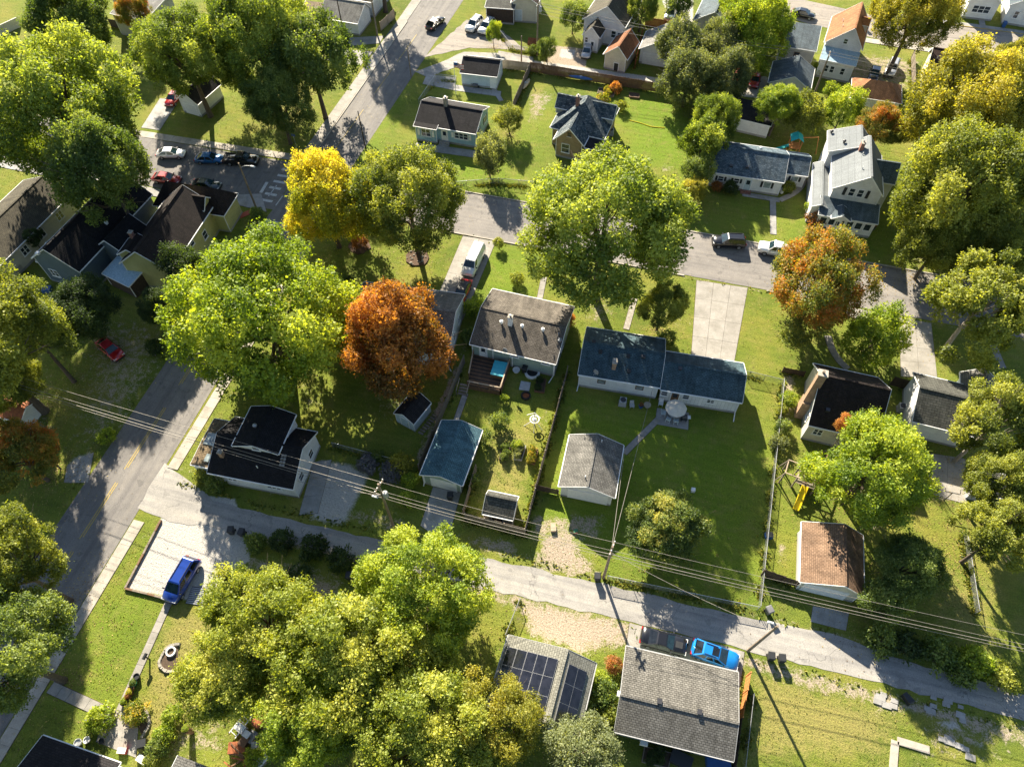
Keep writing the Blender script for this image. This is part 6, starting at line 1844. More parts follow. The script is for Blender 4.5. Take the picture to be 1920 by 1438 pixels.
pole(PW, 10.5, 'utility pole outside the left edge', [(10, 1.6, 1.4)])
pole(PE, 10, 'utility pole outside the right edge', [(9.5, 1.6, 1.4)])
pole(PE2, 10, 'utility pole outside the upper right edge', [(9.5, 1.6, 1.4)])
p_ = pole((-60.67, 71.32, 0), 8.5, 'street lamp on a wooden pole at the left crossing', r=.14)
lamp_arm(p_, 7.6, 1.6, .5)

def wire(a, za, b, zb, label, sag=.6, r=.028, off=(0, 0), mat='wire'):
    n = 18
    pts = []
    for i in range(n + 1):
        t = i / n
        pts.append((a[0] + (b[0] - a[0]) * t + off[0], a[1] + (b[1] - a[1]) * t + off[1], za + (zb - za) * t - sag * 4 * t * (1 - t)))
    tag(MB().tube(pts, r, 5).build('overhead_wire', mat), label, 'wire', 'overhead wires along the alley' if 'alley' in label else None)

for i, (dz, off, r) in enumerate(((0, (0, .4), .016), (-.1, (0, -.45), .018), (-2.2, (0, 0), .03), (-3.2, (0, .1), .02))):
    nm = ('upper', 'second', 'thick middle', 'lowest')[i]
    wire(PW, 10.3 + dz, P1, 10.6 + dz, nm + ' alley wire left of the transformer pole', 1.0, r, off)
    wire(P1, 10.6 + dz, P2, 9.1 + dz, nm + ' alley wire between the two alley poles', .5, r, off)
    wire(P2, 9.1 + dz, PE, 9.6 + dz, nm + ' alley wire right of the crossarm pole', .8, r, off)
for i, (dz, off) in enumerate(((0, (0, .5)), (0, (0, -.4)), (-1.6, (0, 0)))):
    nm = ('rear', 'front', 'lower')[i]
    wire(P5, 9.6 + dz, P4, 8.8 + dz, nm + ' wire strung across the cedar clump', .9, .026, off)
    wire(P4, 8.8 + dz, PE2, 9.6 + dz, nm + ' wire running right from the tin porch pole', .8, .026, off)
wire(P2, 8.6, (3.43, 50.90, 2.8), 3.2, 'service wire to the long white ranch house', .5, .022)
wire(P2, 8.2, (1.64, 41.80, 2.5), 3.0, 'pale service wire to the grey roofed garage', .3, .022)
wire(P1, 8.4, (-33.04, 28.48, 3), 3.4, 'service wire to the black roofed house', .4, .022)
wire(P5, 8.6, (-21.30, 131.36, 4), 4.4, 'service wire to the brown roofed white house', .4, .022)
wire(P2, 7.4, P3, 7.8, 'slack wire between the crossarm pole and the leaning pole', .7, .022)

# ------------------------------------------------------------------ bins and yard equipment
def bin_(p, label, mat='plastic_black', rz=0, group=None):
    rt = thing('trash_bin', label, 'bin', (p[0], p[1], .02), rz, group)
    b = cached('binbody', lambda: MB().solid([(-.24, -.27, .08), (.24, -.27, .08), (.24, .27, .08), (-.24, .27, .08)], [(-.32, -.36, 1.02), (.32, -.36, 1.02), (.32, .36, 1.02), (-.32, .36, 1.02)]).mesh('body', 'plastic_black'))
    put('body', b, rt, mat=mat)
    l_ = cached('binlid', lambda: MB().solid([(-.35, -.38, 1.025), (.35, -.38, 1.025), (.35, .42, 1.025), (-.35, .42, 1.025)], [(-.28, -.3, 1.12), (.28, -.3, 1.12), (.28, .34, 1.12), (-.28, .34, 1.12)]).mesh('lid', 'plastic_black'))
    put('lid', l_, rt, mat=mat)
    w = cached('binwheel', lambda: MB().tube([(-.04, 0, 0), (.04, 0, 0)], .12, 10).mesh('wheel', 'rubber'))
    for x in (-.25, .25):
        put('wheel', w, rt, (x, .3, .12))

for p, lab, mt, a in (((1.54, 27.29, 0), 'black bin beside the crossarm pole', 'plastic_black', .2), ((19.89, 23.75, 0), 'left one of two black bins by the leaning pole', 'plastic_black', .1),
                      ((20.94, 23.82, 0), 'right one of two black bins by the leaning pole', 'plastic_black', .15), ((19.45, 28.39, 0), 'grey bin at the corner of the wire fence', 'plastic_grey', .6),
                      ((-38.91, 22.04, 0), 'left one of two dark bins below the alley', 'plastic_black', .3), ((-37.63, 22.12, 0), 'right one of two dark bins below the alley', 'plastic_black', .1),
                      ((-37.28, 16.98, 0), 'dark bin at the right side of the gravel pad', 'plastic_black', .4), ((30.57, 147.01, 0), 'blue bin on the far street kerb', 'plastic_blue', .2),
                      ((-67.08, 122.41, 0), 'black bin against the top white garage', 'plastic_black', .1), ((-66.30, 122.41, 0), 'second black bin against the top white garage', 'plastic_black', .3),
                      ((-24.17, 20.58, 0), 'black bin in the shade left of the ball shaped tree', 'plastic_black', .2), ((56.18, 154.30, 0), 'dark blue bin on the upper right lawn', 'plastic_blue', 0),
                      ((-12.76, 51.75, 0), 'black bin against the sage green bungalow', 'plastic_black', 0), ((40.64, 129.41, 0), 'blue bin beside the maroon roofed house', 'plastic_blue', .2),
                      ((-16.57, 32.28, 0), 'dark bin beside the blue roofed garage door', 'plastic_black', .2)):
    bin_(p, lab, mt, a)
o = thing('trash_bin', 'dark bin lying on its side at the alley edge', 'bin', (32.61, 23.72, 0), .3)
put('body', CACHE['binbody'], o, (0, 0, .36)).rotation_euler = (1.5, 0, .4)
put('lid', CACHE['binlid'], o, (0, 0, .36)).rotation_euler = (1.5, 0, .4)

def ac(p, label, rz=0):
    rt = thing('air_conditioner', label, 'air conditioner', (p[0], p[1], .05), rz)
    MB().box(-.42, -.42, 0, .42, .42, .85).build('casing', 'trim_grey', rt)
    MB().lathe([(.36, .855), (.36, .9), (.3, .93)], 14).build('fan_guard', 'metal_dark', rt)
    MB().box(-.5, -.5, -.08, .5, .5, 0).build('pad', 'concrete_walk', rt)

ac((0.28, 50.18, 0), 'air conditioner behind the long white ranch house', .05)
ac((21.92, 99.60, 0), 'air conditioner at the shuttered ranch house gable')
ac((-11.03, 102.99, 0), 'air conditioner beside the tan brick house')
ac((21.60, 54.32, 0), 'dark air conditioner at the cottage chimney')
ac((33.78, 58.09, 0), 'air conditioner between the cottage and the grey house')

def chair(p, label, rz=0, mat='plastic_white', group=None):
    rt = thing('patio_chair', label, 'chair', (p[0], p[1], .05), rz, group)
    MB().box(-.27, -.26, .4, .27, .26, .45).build('seat', mat, rt)
    MB().solid([(-.27, .24, .45), (.27, .24, .45), (.27, .29, .45), (-.27, .29, .45)], [(-.25, .36, .98), (.25, .36, .98), (.25, .4, .98), (-.25, .4, .98)]).build('backrest', mat, rt)
    for x in (-.24, .24):
        MB().box(x - .03, -.24, .6, x + .03, .28, .64).build('armrest', mat, rt)
        for y in (-.22, .24):
            MB().box(x - .025, y - .025, 0, x + .025, y + .025, .42 if y > 0 else .6).build('leg', mat, rt)
    return rt

chair((4.90, 51.15, 0), 'white armchair against the ranch house patio wall', 0)
chair((1.47, 49.92, 0), 'grey lawn chair behind the long white ranch house', .3, 'trim_grey')
for p, lab, a in (((6.13, 49.05, 0), 'pale patio chair at the lower left of the parasol', 2.9), ((7.05, 49.05, 0), 'pale patio chair at the lower right of the parasol', 3.3),
                  ((5.42, 49.82, 0), 'pale patio chair left of the parasol', 1.6), ((7.12, 51.98, 0), 'pale patio chair behind the parasol', 0)):
    chair(p, lab, a, 'siding_pale_blue', 'chairs round the parasol table')
rt = thing('parasol', 'cream octagonal parasol on the ranch house patio', 'parasol', (6.68, 49.83, 0))
MB().tube([(0, 0, 0), (0, 0, 2.5)], .03, 8).build('mast', 'metal_grey', rt)
MB().lathe([(.28, 0), (.28, .08), (.08, .14)], 12).build('base', 'plastic_grey', rt)
for k in range(8):
    a0, a1 = k * math.pi / 4 + .2, (k + 1) * math.pi / 4 + .2
    MB().poly([(0, 0, 2.55), (1.32 * math.cos(a0), 1.32 * math.sin(a0), 2.05), (1.26 * math.cos((a0 + a1) / 2), 1.26 * math.sin((a0 + a1) / 2), 2.03), (1.32 * math.cos(a1), 1.32 * math.sin(a1), 2.05)]).build('canopy_panel', 'fabric_cream', rt)
    MB().bar((0, 0, 2.5), (1.3 * math.cos(a0), 1.3 * math.sin(a0), 2.03), .025).build('rib', 'metal_grey', rt)
rt = thing('patio_table', 'round patio table under the cream parasol', 'table', (6.68, 49.83, 0), 0)
MB().lathe([(.02, .72), (.62, .72), (.62, .75), (.02, .75)], 16).build('table_top', 'trim_grey', rt)
MB().tube([(.2, 0, 0), (.2, 0, .72)], .03, 6).build('leg', 'metal_grey', rt)
MB().tube([(-.2, 0, 0), (-.2, 0, .72)], .03, 6).build('leg', 'metal_grey', rt)
rt = thing('grill', 'black barbecue grill right of the parasol', 'grill', (7.95, 49.68, 0), .2)
MB().box(-.35, -.28, .45, .35, .28, .85).build('firebox', 'plastic_black', rt)
MB().solid([(-.35, -.28, .86), (.35, -.28, .86), (.35, .28, .86), (-.35, .28, .86)], [(-.32, -.12, 1.12), (.32, -.12, 1.12), (.32, .16, 1.12), (-.32, .16, 1.12)]).build('lid', 'metal_dark', rt)
MB().box(.37, -.25, .78, .75, .25, .82).build('side_shelf', 'plastic_white', rt)
for x in (-.3, .3):
    MB().box(x - .03, -.25, 0, x + .03, .25, .44).build('leg', 'metal_dark', rt)

def pot(p, label, r=.3, h=.45, mat='tan_plastic', plant=None):
    rt = thing('plant_pot', label, 'plant pot', (p[0], p[1], .02))
    MB()._lathe([(r * .05, 0), (r * .7, 0), (r, h), (r * 1.08, h), (r * 1.08, h + .06), (r * .9, h + .06), (r * .88, h - .05), (.01, h - .05)], 12, (0, 0, 0)).build('pot', mat, rt)
    if plant:
        me, _ = proto('bush', 1)
        q = put('plant', me, rt, (0, 0, h + r * .6), mat=plant)
        q.scale = (r * .9,) * 3

for p, lab, r_, h_, mt, pl in (((3.31, 50.56, 0), 'ringed planter with soil behind the ranch house', .42, .35, 'tan_plastic', None), ((2.57, 50.20, 0), 'blue and red yard pot behind the ranch house', .3, .45, 'plastic_blue', 'leaf_redbush'),
                               ((-13.85, 51.56, 0), 'white pot against the sage green bungalow', .45, .4, 'plastic_white', None), ((-40.79, 5.68, 0), 'black pot at the top of the path side row', .3, .5, 'plastic_black', None),
                               ((-40.82, 5.05, 0), 'green hooped pot in the path side row', .35, .4, 'plastic_green', 'leaf_mid'), ((-40.75, 4.55, 0), 'terracotta pot in the path side row', .3, .4, 'wood_brown', None),
                               ((-40.68, 4.16, 0), 'pot with yellow flowers in the path side row', .32, .4, 'wood_brown', 'leaf_gold'), ((-40.62, 3.77, 0), 'pot with red flowers in the path side row', .3, .4, 'wood_brown', 'leaf_redbush'),
                               ((-40.73, 3.28, 0), 'pot with lime plant at the end of the path row', .36, .35, 'plastic_black', 'leaf_lime'), ((-39.09, 1.50, 0), 'tall white urn on the worn patio', .32, .9, 'stone', None),
                               ((-40.93, -0.34, 0), 'small black pot on the worn patio', .25, .35, 'plastic_black', None), ((17.43, 95.19, 0), 'white bird bath before the ranch house bed', .35, .6, 'plastic_white', None),
                               ((-42.98, -1.03, 0), 'white pot by the lower left roof', .35, .4, 'plastic_white', None), ((-42.32, -0.61, 0), 'pale pot by the lower left roof gutter', .3, .35, 'plastic_white', None),
                               ((-33.11, 2.61, 0), 'square stump planter with green top in the dry yard', .35, 1.6, 'wood_brown', 'leaf_lime'), ((30.93, 90.35, 0), 'red topped urn before the white porch', .4, .6, 'plastic_black', 'leaf_redbush')):
    pot(p, lab, r_, h_, mt, pl)

# deck and spa of the bungalow
dq = [v2(p) for p in [(-19.80, 52.32), (-14.87, 52.19), (-14.87, 47.55), (-19.11, 47.44)]]
dc = sum(dq, Vector((0, 0))) / 4
rt = thing('deck', 'weathered wooden deck behind the shingled bungalow', 'deck', (dc.x, dc.y, 0))
lq = [p - dc for p in dq]
nb = 26
for i in range(nb):
    t0, t1 = (i + .06) / nb, (i + .94) / nb
    MB().prism([lq[0].lerp(lq[3], t1), lq[1].lerp(lq[2], t1), lq[1].lerp(lq[2], t0), lq[0].lerp(lq[3], t0)], .72, .8).build('deck_board', 'wood_dark' if i % 3 else 'wood_brown', rt)
sk = MB()
for a, b in zip(lq, lq[1:] + lq[:1]):
    e = (b - a)
    MB().bar((a.x, a.y, .36), (b.x, b.y, .36), .06, .7).build('skirt', 'wood_brown', rt)
for a, b in ((lq[3], lq[2]), (lq[2], lq[1]), (lq[0], lq[3].lerp(lq[0], .25))):
    MB().bar((a.x, a.y, 1.7), (b.x, b.y, 1.7), .14, .06).build('handrail', 'wood_pale', rt)
    MB().bar((a.x, a.y, 1.1), (b.x, b.y, 1.1), .05, .1).build('lower_rail', 'wood_brown', rt)
    n_ = max(1, int((b - a).length / 1.2))
    for i in range(n_ + 1):
        c = a.lerp(b, i / n_)
        MB().box(c.x - .06, c.y - .06, .1, c.x + .06, c.y + .06, 1.68).build('rail_post', 'wood_brown', rt)
ss = v2((-19.54, 47.61, 0.4)) - dc
for i in range(4):
    MB().box(ss.x - .6, ss.y - .35 * i - .3, .6 - .17 * i, ss.x + .6, ss.y - .35 * i, .66 - .17 * i).build('stair_tread', 'wood_grey', rt)
for x in (-.68, .68):
    MB().bar((ss.x + x, ss.y + .1, 1.6), (ss.x + x, ss.y - 1.5, 1.0), .08, .06).build('stair_rail', 'wood_pale', rt)
    MB().box(ss.x + x - .04, ss.y - 1.5, 0, ss.x + x + .04, ss.y - 1.42, 1.02).build('rail_post', 'wood_grey', rt)
sq = [v2(p) for p in [(-16.65, 51.46), (-14.88, 51.49), (-14.99, 49.31), (-16.60, 49.31)]]
sc_ = sum(sq, Vector((0, 0))) / 4
rt = thing('hot_tub', 'hot tub with turquoise cover on the wooden deck', 'hot tub', (sc_.x, sc_.y, .8))
MB().prism([p - sc_ for p in (sq[3], sq[2], sq[1], sq[0])], 0, .72).build('tub', 'wood_brown', rt)
for t0, t1 in ((0, .495), (.505, 1)):
    q = [sq[0].lerp(sq[3], t0), sq[1].lerp(sq[2], t0), sq[1].lerp(sq[2], t1), sq[0].lerp(sq[3], t1)]
    MB().prism([(p - sc_) * 1.05 for p in (q[3], q[2], q[1], q[0])], .72, .84).build('cover', 'spa_cover', rt)

# garden frames and beds
def bed(q, label, h_=.3, frame='wood_pale', plant=None, n=3, fill='soil'):
    q = [v2(p) for p in q]
    c = sum(q, Vector((0, 0))) / 4
    rt = thing('raised_bed', label, 'garden bed', (c.x, c.y, 0))
    k = [p - c for p in q]
    MB().prism([k[3], k[2], k[1], k[0]], 0, h_ - .08).build('soil', fill, rt)
    for a, b in zip(k, k[1:] + k[:1]):
        MB().bar((a.x, a.y, h_ / 2), (b.x, b.y, h_ / 2), .08, h_).build('board', frame, rt)
    if plant:
        for i in range(n):
            s, t = RND.uniform(.25, .75), (i + .5) / n
            p = k[0].lerp(k[1], s).lerp(k[3].lerp(k[2], s), t)
            me, _ = proto('bush', i % 3)
            o = put('plant', me, rt, (p.x, p.y, h_ + .25), RND.uniform(0, 6), plant)
            o.scale = (.45, .45, .5)

bed([(-10.85, 40.99), (-9.88, 41.09), (-9.90, 39.13), (-10.86, 39.03)], 'white framed raised bed with straw coloured plants', .35, 'trim_grey', 'leaf_sage')
bed([(-9.37, 40.92), (-8.33, 40.97), (-8.29, 38.97), (-9.22, 39.02)], 'raised bed full of flowering plants beside the board fence', .35, 'wood_brown', 'leaf_flower', 5)
bed([(-12.66, 40.51), (-11.65, 40.47), (-11.71, 38.51), (-12.52, 38.59)], 'shaded raised bed beside the bushes', .3, 'wood_dark', 'leaf_mid')
bed([(-10.92, 51.20), (-9.80, 51.23), (-9.58, 49.16), (-10.81, 49.09)], 'long dark raised bed behind the bungalow', .3, 'wood_brown', 'leaf_dark', 2)
bed([(-15.43, 115.22), (-12.52, 115.13), (-12.45, 113.18), (-15.36, 113.41)], 'flower bed behind the tan brick house', .3, 'wood_grey', 'leaf_flower', 4)
bed([(-9.93, 115.13), (-8.23, 115.24), (-8.03, 113.99), (-9.72, 113.88)], 'small brown framed bed on the bright lawn', .3, 'wood_brown')
bed([(9.01, 12.54), (11.52, 12.65), (11.40, 11.33), (8.97, 11.23)], 'framed vegetable bed below the big grey roof', .4, 'wood_grey', 'leaf_dark', 4)
q_ = [(-12.87, 50.25), (-11.61, 50.32), (-11.49, 49.00), (-12.80, 48.91)]
tag(MB().prism([q_[3], q_[2], q_[1], q_[0]], 0, .12).build('slab_cover', 'trim_grey'), 'pale square cover slab on the lawn behind the bungalow', 'slab')
def ring(p, r_, label, mat, name='ring_planter', inner='soil'):
    rt = thing(name, label, 'planter', (p[0], p[1], 0))
    MB()._lathe([(r_ * .72, .04), (r_ * .7, .3), (r_, .3), (r_, 0)], 20, (0, 0, 0)).build('rim', mat, rt)
    MB()._lathe([(.001, .12), (r_ * .72, .12)], 16, (0, 0, 0)).build('fill', inner, rt)
ring((-11.70, 48.18, 0), .62, 'dark fire ring with rusty middle on the bungalow lawn', 'rubber', 'fire_ring', 'rust')
ring((-11.78, 51.84, 0), 1.0, 'white half round window well against the bungalow', 'plastic_white', 'window_well', 'plastic_black')
ring((-67.08, 70.37, 0), .7, 'dark ring bed on the lawn by the left crossing', 'mulch')
ring((22.51, 98.96, 0), .75, 'white drum planter beside the ranch house wing', 'plastic_white')
# white garden frame with ring tray
rt = thing('garden_stand', 'white garden stand with ring tray and forked arms', 'garden stand', (-9.67, 44.49, 0))
MB().tube([(0, 0, 0), (0, 0, 2.6)], .05, 8).build('mast', 'metal_grey', rt)
for a in (.5, 2.6):
    MB().tube([(0, 0, 2.55), (1.0 * math.cos(a), 1.0 * math.sin(a) - 1.0, 2.5)], .035, 6).build('arm', 'plastic_white', rt)
for a in (3.6, 4.9, 5.8):
    MB().tube([(0, 0, 1.0), (1.3 * math.cos(a), 1.3 * math.sin(a), 0)], .035, 6).build('leg', 'plastic_white', rt)
tr_ = MB()
for k in range(16):
    a, b = k * math.pi / 8, (k + 1) * math.pi / 8
    tr_.bar((.55 * math.cos(a), .55 * math.sin(a), 1.1), (.55 * math.cos(b), .55 * math.sin(b), 1.1), .12, .08)
tr_.build('ring_tray', 'plastic_white', rt)
MB().lathe([(.3, 1.02), (.32, 1.08), (.1, 1.12)], 12).build('dish', 'metal_grey', rt)

# wooden play frame with the yellow slide
rt = thing('play_frame', 'wooden play frame with yellow slide below the cottage', 'play frame', (21.92, 44.56, 0), -.18)
for x in (-2.0, -.6, 1.6):
    for y in (-.9, .9):
        MB().box(x - .07, y - .07, 0, x + .07, y + .07, 2.5).build('post', 'wood_grey', rt)
for y in (-.9, .9):
    MB().bar((-2.0, y, 2.45), (1.6, y, 2.45), .1, .14).build('beam', 'wood_pale', rt)
    MB().bar((-.6, y, 1.9), (1.6, y, 1.9), .06, .1).build('rail', 'wood_grey', rt)
for x in (-2, -.6, 1.6):
    MB().bar((x, -.9, 2.38), (x, .9, 2.38), .1, .12).build('beam', 'wood_pale', rt)
for i in range(10):
    MB().box(-.55 + i * .215, -.88, 1.25, -.36 + i * .215, .88, 1.31).build('deck_board', 'wood_grey', rt)
MB().bar((1.6, .9, 2.4), (2.0, 4.4, 2.3), .12, .14).build('swing_beam', 'wood_brown', rt)
for x in (1.0, 3.2):
    MB().bar((2.0, 4.4, 2.3), (x, 4.6, 0), .09).build('swing_leg', 'wood_grey', rt)
MB().bar((-2, -.9, 2.4), (-2.6, -1.0, 0), .08).build('brace', 'wood_grey', rt)
MB().bar((-2, .9, 2.4), (-2.6, 1.0, 0), .08).build('brace', 'wood_grey', rt)
sl_ = MB()
sl_.solid([(.25, -.9, 1.25), (.95, -.9, 1.25), (.85, -3.6, .12), (.15, -3.6, .12)][::-1], [(.25, -.9, 1.33), (.95, -.9, 1.33), (.85, -3.6, .2), (.15, -3.6, .2)][::-1])
for s in (0, .66):
    sl_.bar((.28 + s, -.9, 1.4), (.18 + s, -3.6, .28), .06, .2)
sl_.build('slide', 'plastic_yellow', rt)
rt = thing('toy_boat', 'red and orange toy seesaw under the lime maple', 'toy', (23.37, 44.45, 0), .2)
MB().solid([(-.9, -.25, .25), (.9, -.25, .25), (.9, .25, .25), (-.9, .25, .25)], [(-1.1, -.3, .5), (1.1, -.3, .5), (1.1, .3, .5), (-1.1, .3, .5)]).build('hull', 'plastic_red', rt)
MB().box(-.5, -.2, .5, .5, .2, .56).build('seat', 'plastic_blue', rt)
# teal roofed playset
rt = thing('playset', 'cedar play tower with teal canopy behind the ranch house', 'play tower', (18.53, 105.41, 0), .1)
for x in (-.8, .8):
    for y in (-.8, .8):
        MB().box(x - .07, y - .07, 0, x + .07, y + .07, 2.9).build('post', 'wood_new', rt)
MB().box(-.85, -.85, 1.5, .85, .85, 1.6).build('platform', 'wood_new', rt)
for i in range(7):
    MB().box(-.75 + i * .23, -.88, 1.6, -.65 + i * .23, -.84, 2.2).build('slat', 'wood_new', rt)
cp = MB()
cp.poly([(-1, -1, 2.9), (0, -1, 3.6), (0, 1, 3.6), (-1, 1, 2.9)])
cp.poly([(0, -1, 3.6), (1, -1, 2.9), (1, 1, 2.9), (0, 1, 3.6)])
cp.build('canopy', 'fabric_teal', rt)
MB().solid([(-.9, -.4, 1.5), (-.9, .3, 1.5), (-3.6, .1, .1), (-3.6, -.6, .1)], [(-.9, -.4, 1.58), (-.9, .3, 1.58), (-3.6, .1, .18), (-3.6, -.6, .18)]).build('slide', 'fabric_teal', rt)
MB().bar((.8, .8, 2.5), (3.6, 1.4, 2.5), .12).build('swing_beam', 'wood_new', rt)
MB().bar((3.6, 1.4, 2.5), (3.9, .4, 0), .09).build('swing_leg', 'wood_new', rt)
# orange playhouse
rt = thing('playhouse', 'little orange playhouse beside the tall wooden pole', 'playhouse', (-29.51, 124.48, 0), .05)
MB().box(-1.1, -.8, 0, 1.1, .8, 1.5).build('wall', 'rust', rt)
for sgn in (-1, 1):
    pts = [(-1.3, sgn * 1.0, 1.4), (1.3, sgn * 1.0, 1.4), (1.3, 0, 2.3), (-1.3, 0, 2.3)]
    pts = pts if sgn < 0 else pts[::-1]
    MB().solid([(x, y, z - .08) for x, y, z in pts], pts).build('roof', 'roof_rust', rt)
for x in (-.55, .35):
    MB().box(x - .22, -.84, .1, x + .22, -.8, 1.25).build('opening', 'wood_dark', rt)
# kayak, canoe, flag
def hull(name, label, a, b, w, mat, z=.5):
    a, b = v2(a), v2(b)
    L = (b - a).length
    c = (a + b) / 2
    rt = thing(name, label, name, (c.x, c.y, z), math.atan2(b.y - a.y, b.x - a.x))
    m = MB()
    st = [(-.5, .06), (-.42, .45), (-.2, .95), (.2, .95), (.42, .45), (.5, .06)]
    for t, s in st:
        for k in range(8):
            an = 2 * math.pi * k / 8
            m.v.append((t * L, w / 2 * s * math.cos(an), w * .32 * s * math.sin(an)))
    for i in range(5):
        for k in range(8):
            q = (k + 1) % 8
            m.f.append((i * 8 + k, i * 8 + q, (i + 1) * 8 + q, (i + 1) * 8 + k))
    m.f += [tuple(range(7, -1, -1)), tuple(range(40, 48))]
    m.build('hull', mat, rt, True)
    MB()._lathe([(.001, 0), (w * .3, 0), (w * .34, .05)], 10, (0, 0, w * .26)).build('cockpit', 'plastic_white', rt)
hull('kayak', 'blue kayak hung along the brown back fence', (-21.28, 116.32, 1), (-16.76, 116.12, 1), .8, 'plastic_blue', 1.0)
hull('canoe', 'cream canoe leaning by the board fence', (-28.43, 111.09, 0.4), (-28.04, 114.55, 0.4), .9, 'canoe', .45)
rt = thing('flagpole', 'white flagpole with striped flag beside the grey roofed garage', 'flagpole', (-39.70, 107.34, 0))
MB().tube([(0, 0, 0), (0, 0, 6.2)], [.06, .035], 8).build('mast', 'plastic_white', rt)
fl = [(0.0, 0), (.6, .12), (1.2, -.08), (1.7, .1)]
for i in range(7):
    s_ = MB()
    for (x0, y0), (x1, y1) in zip(fl, fl[1:]):
        z0, z1 = 5.1 + i * .14, 5.24 + i * .14
        s_.poly([(x0 + .05, y0, z0 - x0 * .15), (x1 + .05, y1, z0 - x1 * .15), (x1 + .05, y1, z1 - x1 * .15), (x0 + .05, y0, z1 - x0 * .15)])
    s_.build('flag_stripe', 'plastic_red' if i % 2 == 0 else 'plastic_white', rt)
MB().box(.06, -.02, 5.55, .66, .16, 6.08).build('flag_canton', 'plastic_blue', rt)
# yellow hose on the lawn
tag(MB().tube(bez([(-8.63, 107.45, 0.05), (-6.74, 107.17, 0.05), (-4.65, 106.65, 0.05), (-2.51, 106.90, 0.05)], 5), .06, 6).build('garden_hose', 'plastic_yellow'), 'yellow hose lying on the bright lawn', 'hose')
# stone ringed beds: every stone its own piece
def stone_ring(label, arc, n, fillc=None, fr=1.0, soil_pts=None):
    pts = bez([(p[0], p[1]) for p in arc], 12)
    c = sum(pts, Vector((0, 0))) / len(pts)
    rt = thing('stone_border', label, 'stone border', (c.x, c.y, 0))
    st = cached('stone', lambda: MB().solid([(-.2, -.14, 0), (.2, -.15, 0), (.21, .14, 0), (-.19, .15, 0)], [(-.16, -.1, .2), (.15, -.12, .22), (.17, .1, .2), (-.15, .11, .19)]).mesh('stone', 'stone'))
    for i in range(n):
        k = i / max(1, n - 1) * (len(pts) - 1)
        j = min(int(k), len(pts) - 2)
        p = pts[j].lerp(pts[j + 1], k - j)
        d = pts[j + 1] - pts[j]
        o = put('stone', st, rt, (p.x - c.x, p.y - c.y, 0), math.atan2(d.y, d.x) + RND.uniform(-.15, .15))
        o.scale = (RND.uniform(.85, 1.15), RND.uniform(.85, 1.2), RND.uniform(.8, 1.3))
    MB().prism([(p.x - c.x, p.y - c.y) for p in (pts if sum(pts[i - 1].x * pts[i].y - pts[i].x * pts[i - 1].y for i in range(len(pts))) > 0 else pts[::-1])], -.05, .05).build('soil', 'soil', rt)

stone_ring('stone border of the left patio flower bed', [(-43.51, 0.81), (-43.49, 1.50), (-42.74, 2.15), (-41.28, 2.29), (-40.89, 1.85)], 16)
stone_ring('stone border of the right patio flower bed', [(-40.50, 3.10), (-39.23, 3.34), (-38.00, 2.87), (-37.39, 2.05), (-37.48, 1.06)], 16)
stone_ring('oval stone border under the yellow tinged maple', [(-38.56, 9.59), (-39.35, 9.16), (-39.60, 8.12), (-39.37, 7.32), (-38.42, 6.94), (-37.38, 7.22)], 20)
ring((-38.87, 8.74, 0), .5, 'white and pink flower ring inside the oval border', 'plastic_white')
# mulch ring and timber edging
rt = thing('mulch_ring', 'round mulch bed at the foot of the amber green tree', 'mulch bed', (-32.97, 67.56, 0))
mr = random.Random(4)
MB().prism([((1.7 + mr.uniform(-.15, .15)) * math.cos(k * .35), (1.7 + mr.uniform(-.15, .15)) * math.sin(k * .35)) for k in range(18)], -.05, .16).build('mulch', 'mulch', rt)
for k in range(22):
    a, q = mr.uniform(0, 6.28), mr.uniform(.5, 1.6)
    s = mr.uniform(.1, .25)
    MB().lathe([(s, 0), (s * .9, s * .6), (s * .3, s)], 6, (q * math.cos(a), q * math.sin(a), .14)).build('rock', 'stone', rt)
rt = thing('mulch_ring', 'brown shrub bed under the golden tree', 'mulch bed', (-42.02, 67.68, 0))
MB().prism([((1.6 + mr.uniform(-.2, .2)) * math.cos(k * .45), (1.6 + mr.uniform(-.2, .2)) * math.sin(k * .45)) for k in range(14)], -.05, .14).build('mulch', 'mulch', rt)
for lab, pts in (('timber edging on the left of the gravel pad', [(-47.47, 21.30), (-47.22, 17.19), (-47.03, 13.30)]), ('timber edging below the gravel pad', [(-47.03, 13.30), (-44.39, 13.40), (-41.85, 13.43)])):
    rt = thing('timber_edging', lab, 'edging', (pts[0][0], pts[0][1], 0))
    for a, b in zip(pts, pts[1:]):
        n_ = 3
        for i in range(n_):
            s, e = v2(a).lerp(v2(b), (i + .01) / n_) - v2(pts[0]), v2(a).lerp(v2(b), (i + .99) / n_) - v2(pts[0])
            MB().bar((s.x, s.y, .14), (e.x, e.y, .14), .2, .3).build('timber', 'wood_grey' if i else 'wood_brown', rt)
rt = thing('ridged_mat', 'ridged grey metal sheet beside the dark blue minivan', 'metal sheet', (-38.81, 14.65, 0), .12)
for i in range(9):
    MB().box(-1.3, -.9 + i * .2, .02, 1.3, -.78 + i * .2, .09).build('ridge', 'metal_grey', rt)
MB().box(-1.35, -.95, 0, 1.35, .92, .03).build('sheet', 'metal_dark', rt)

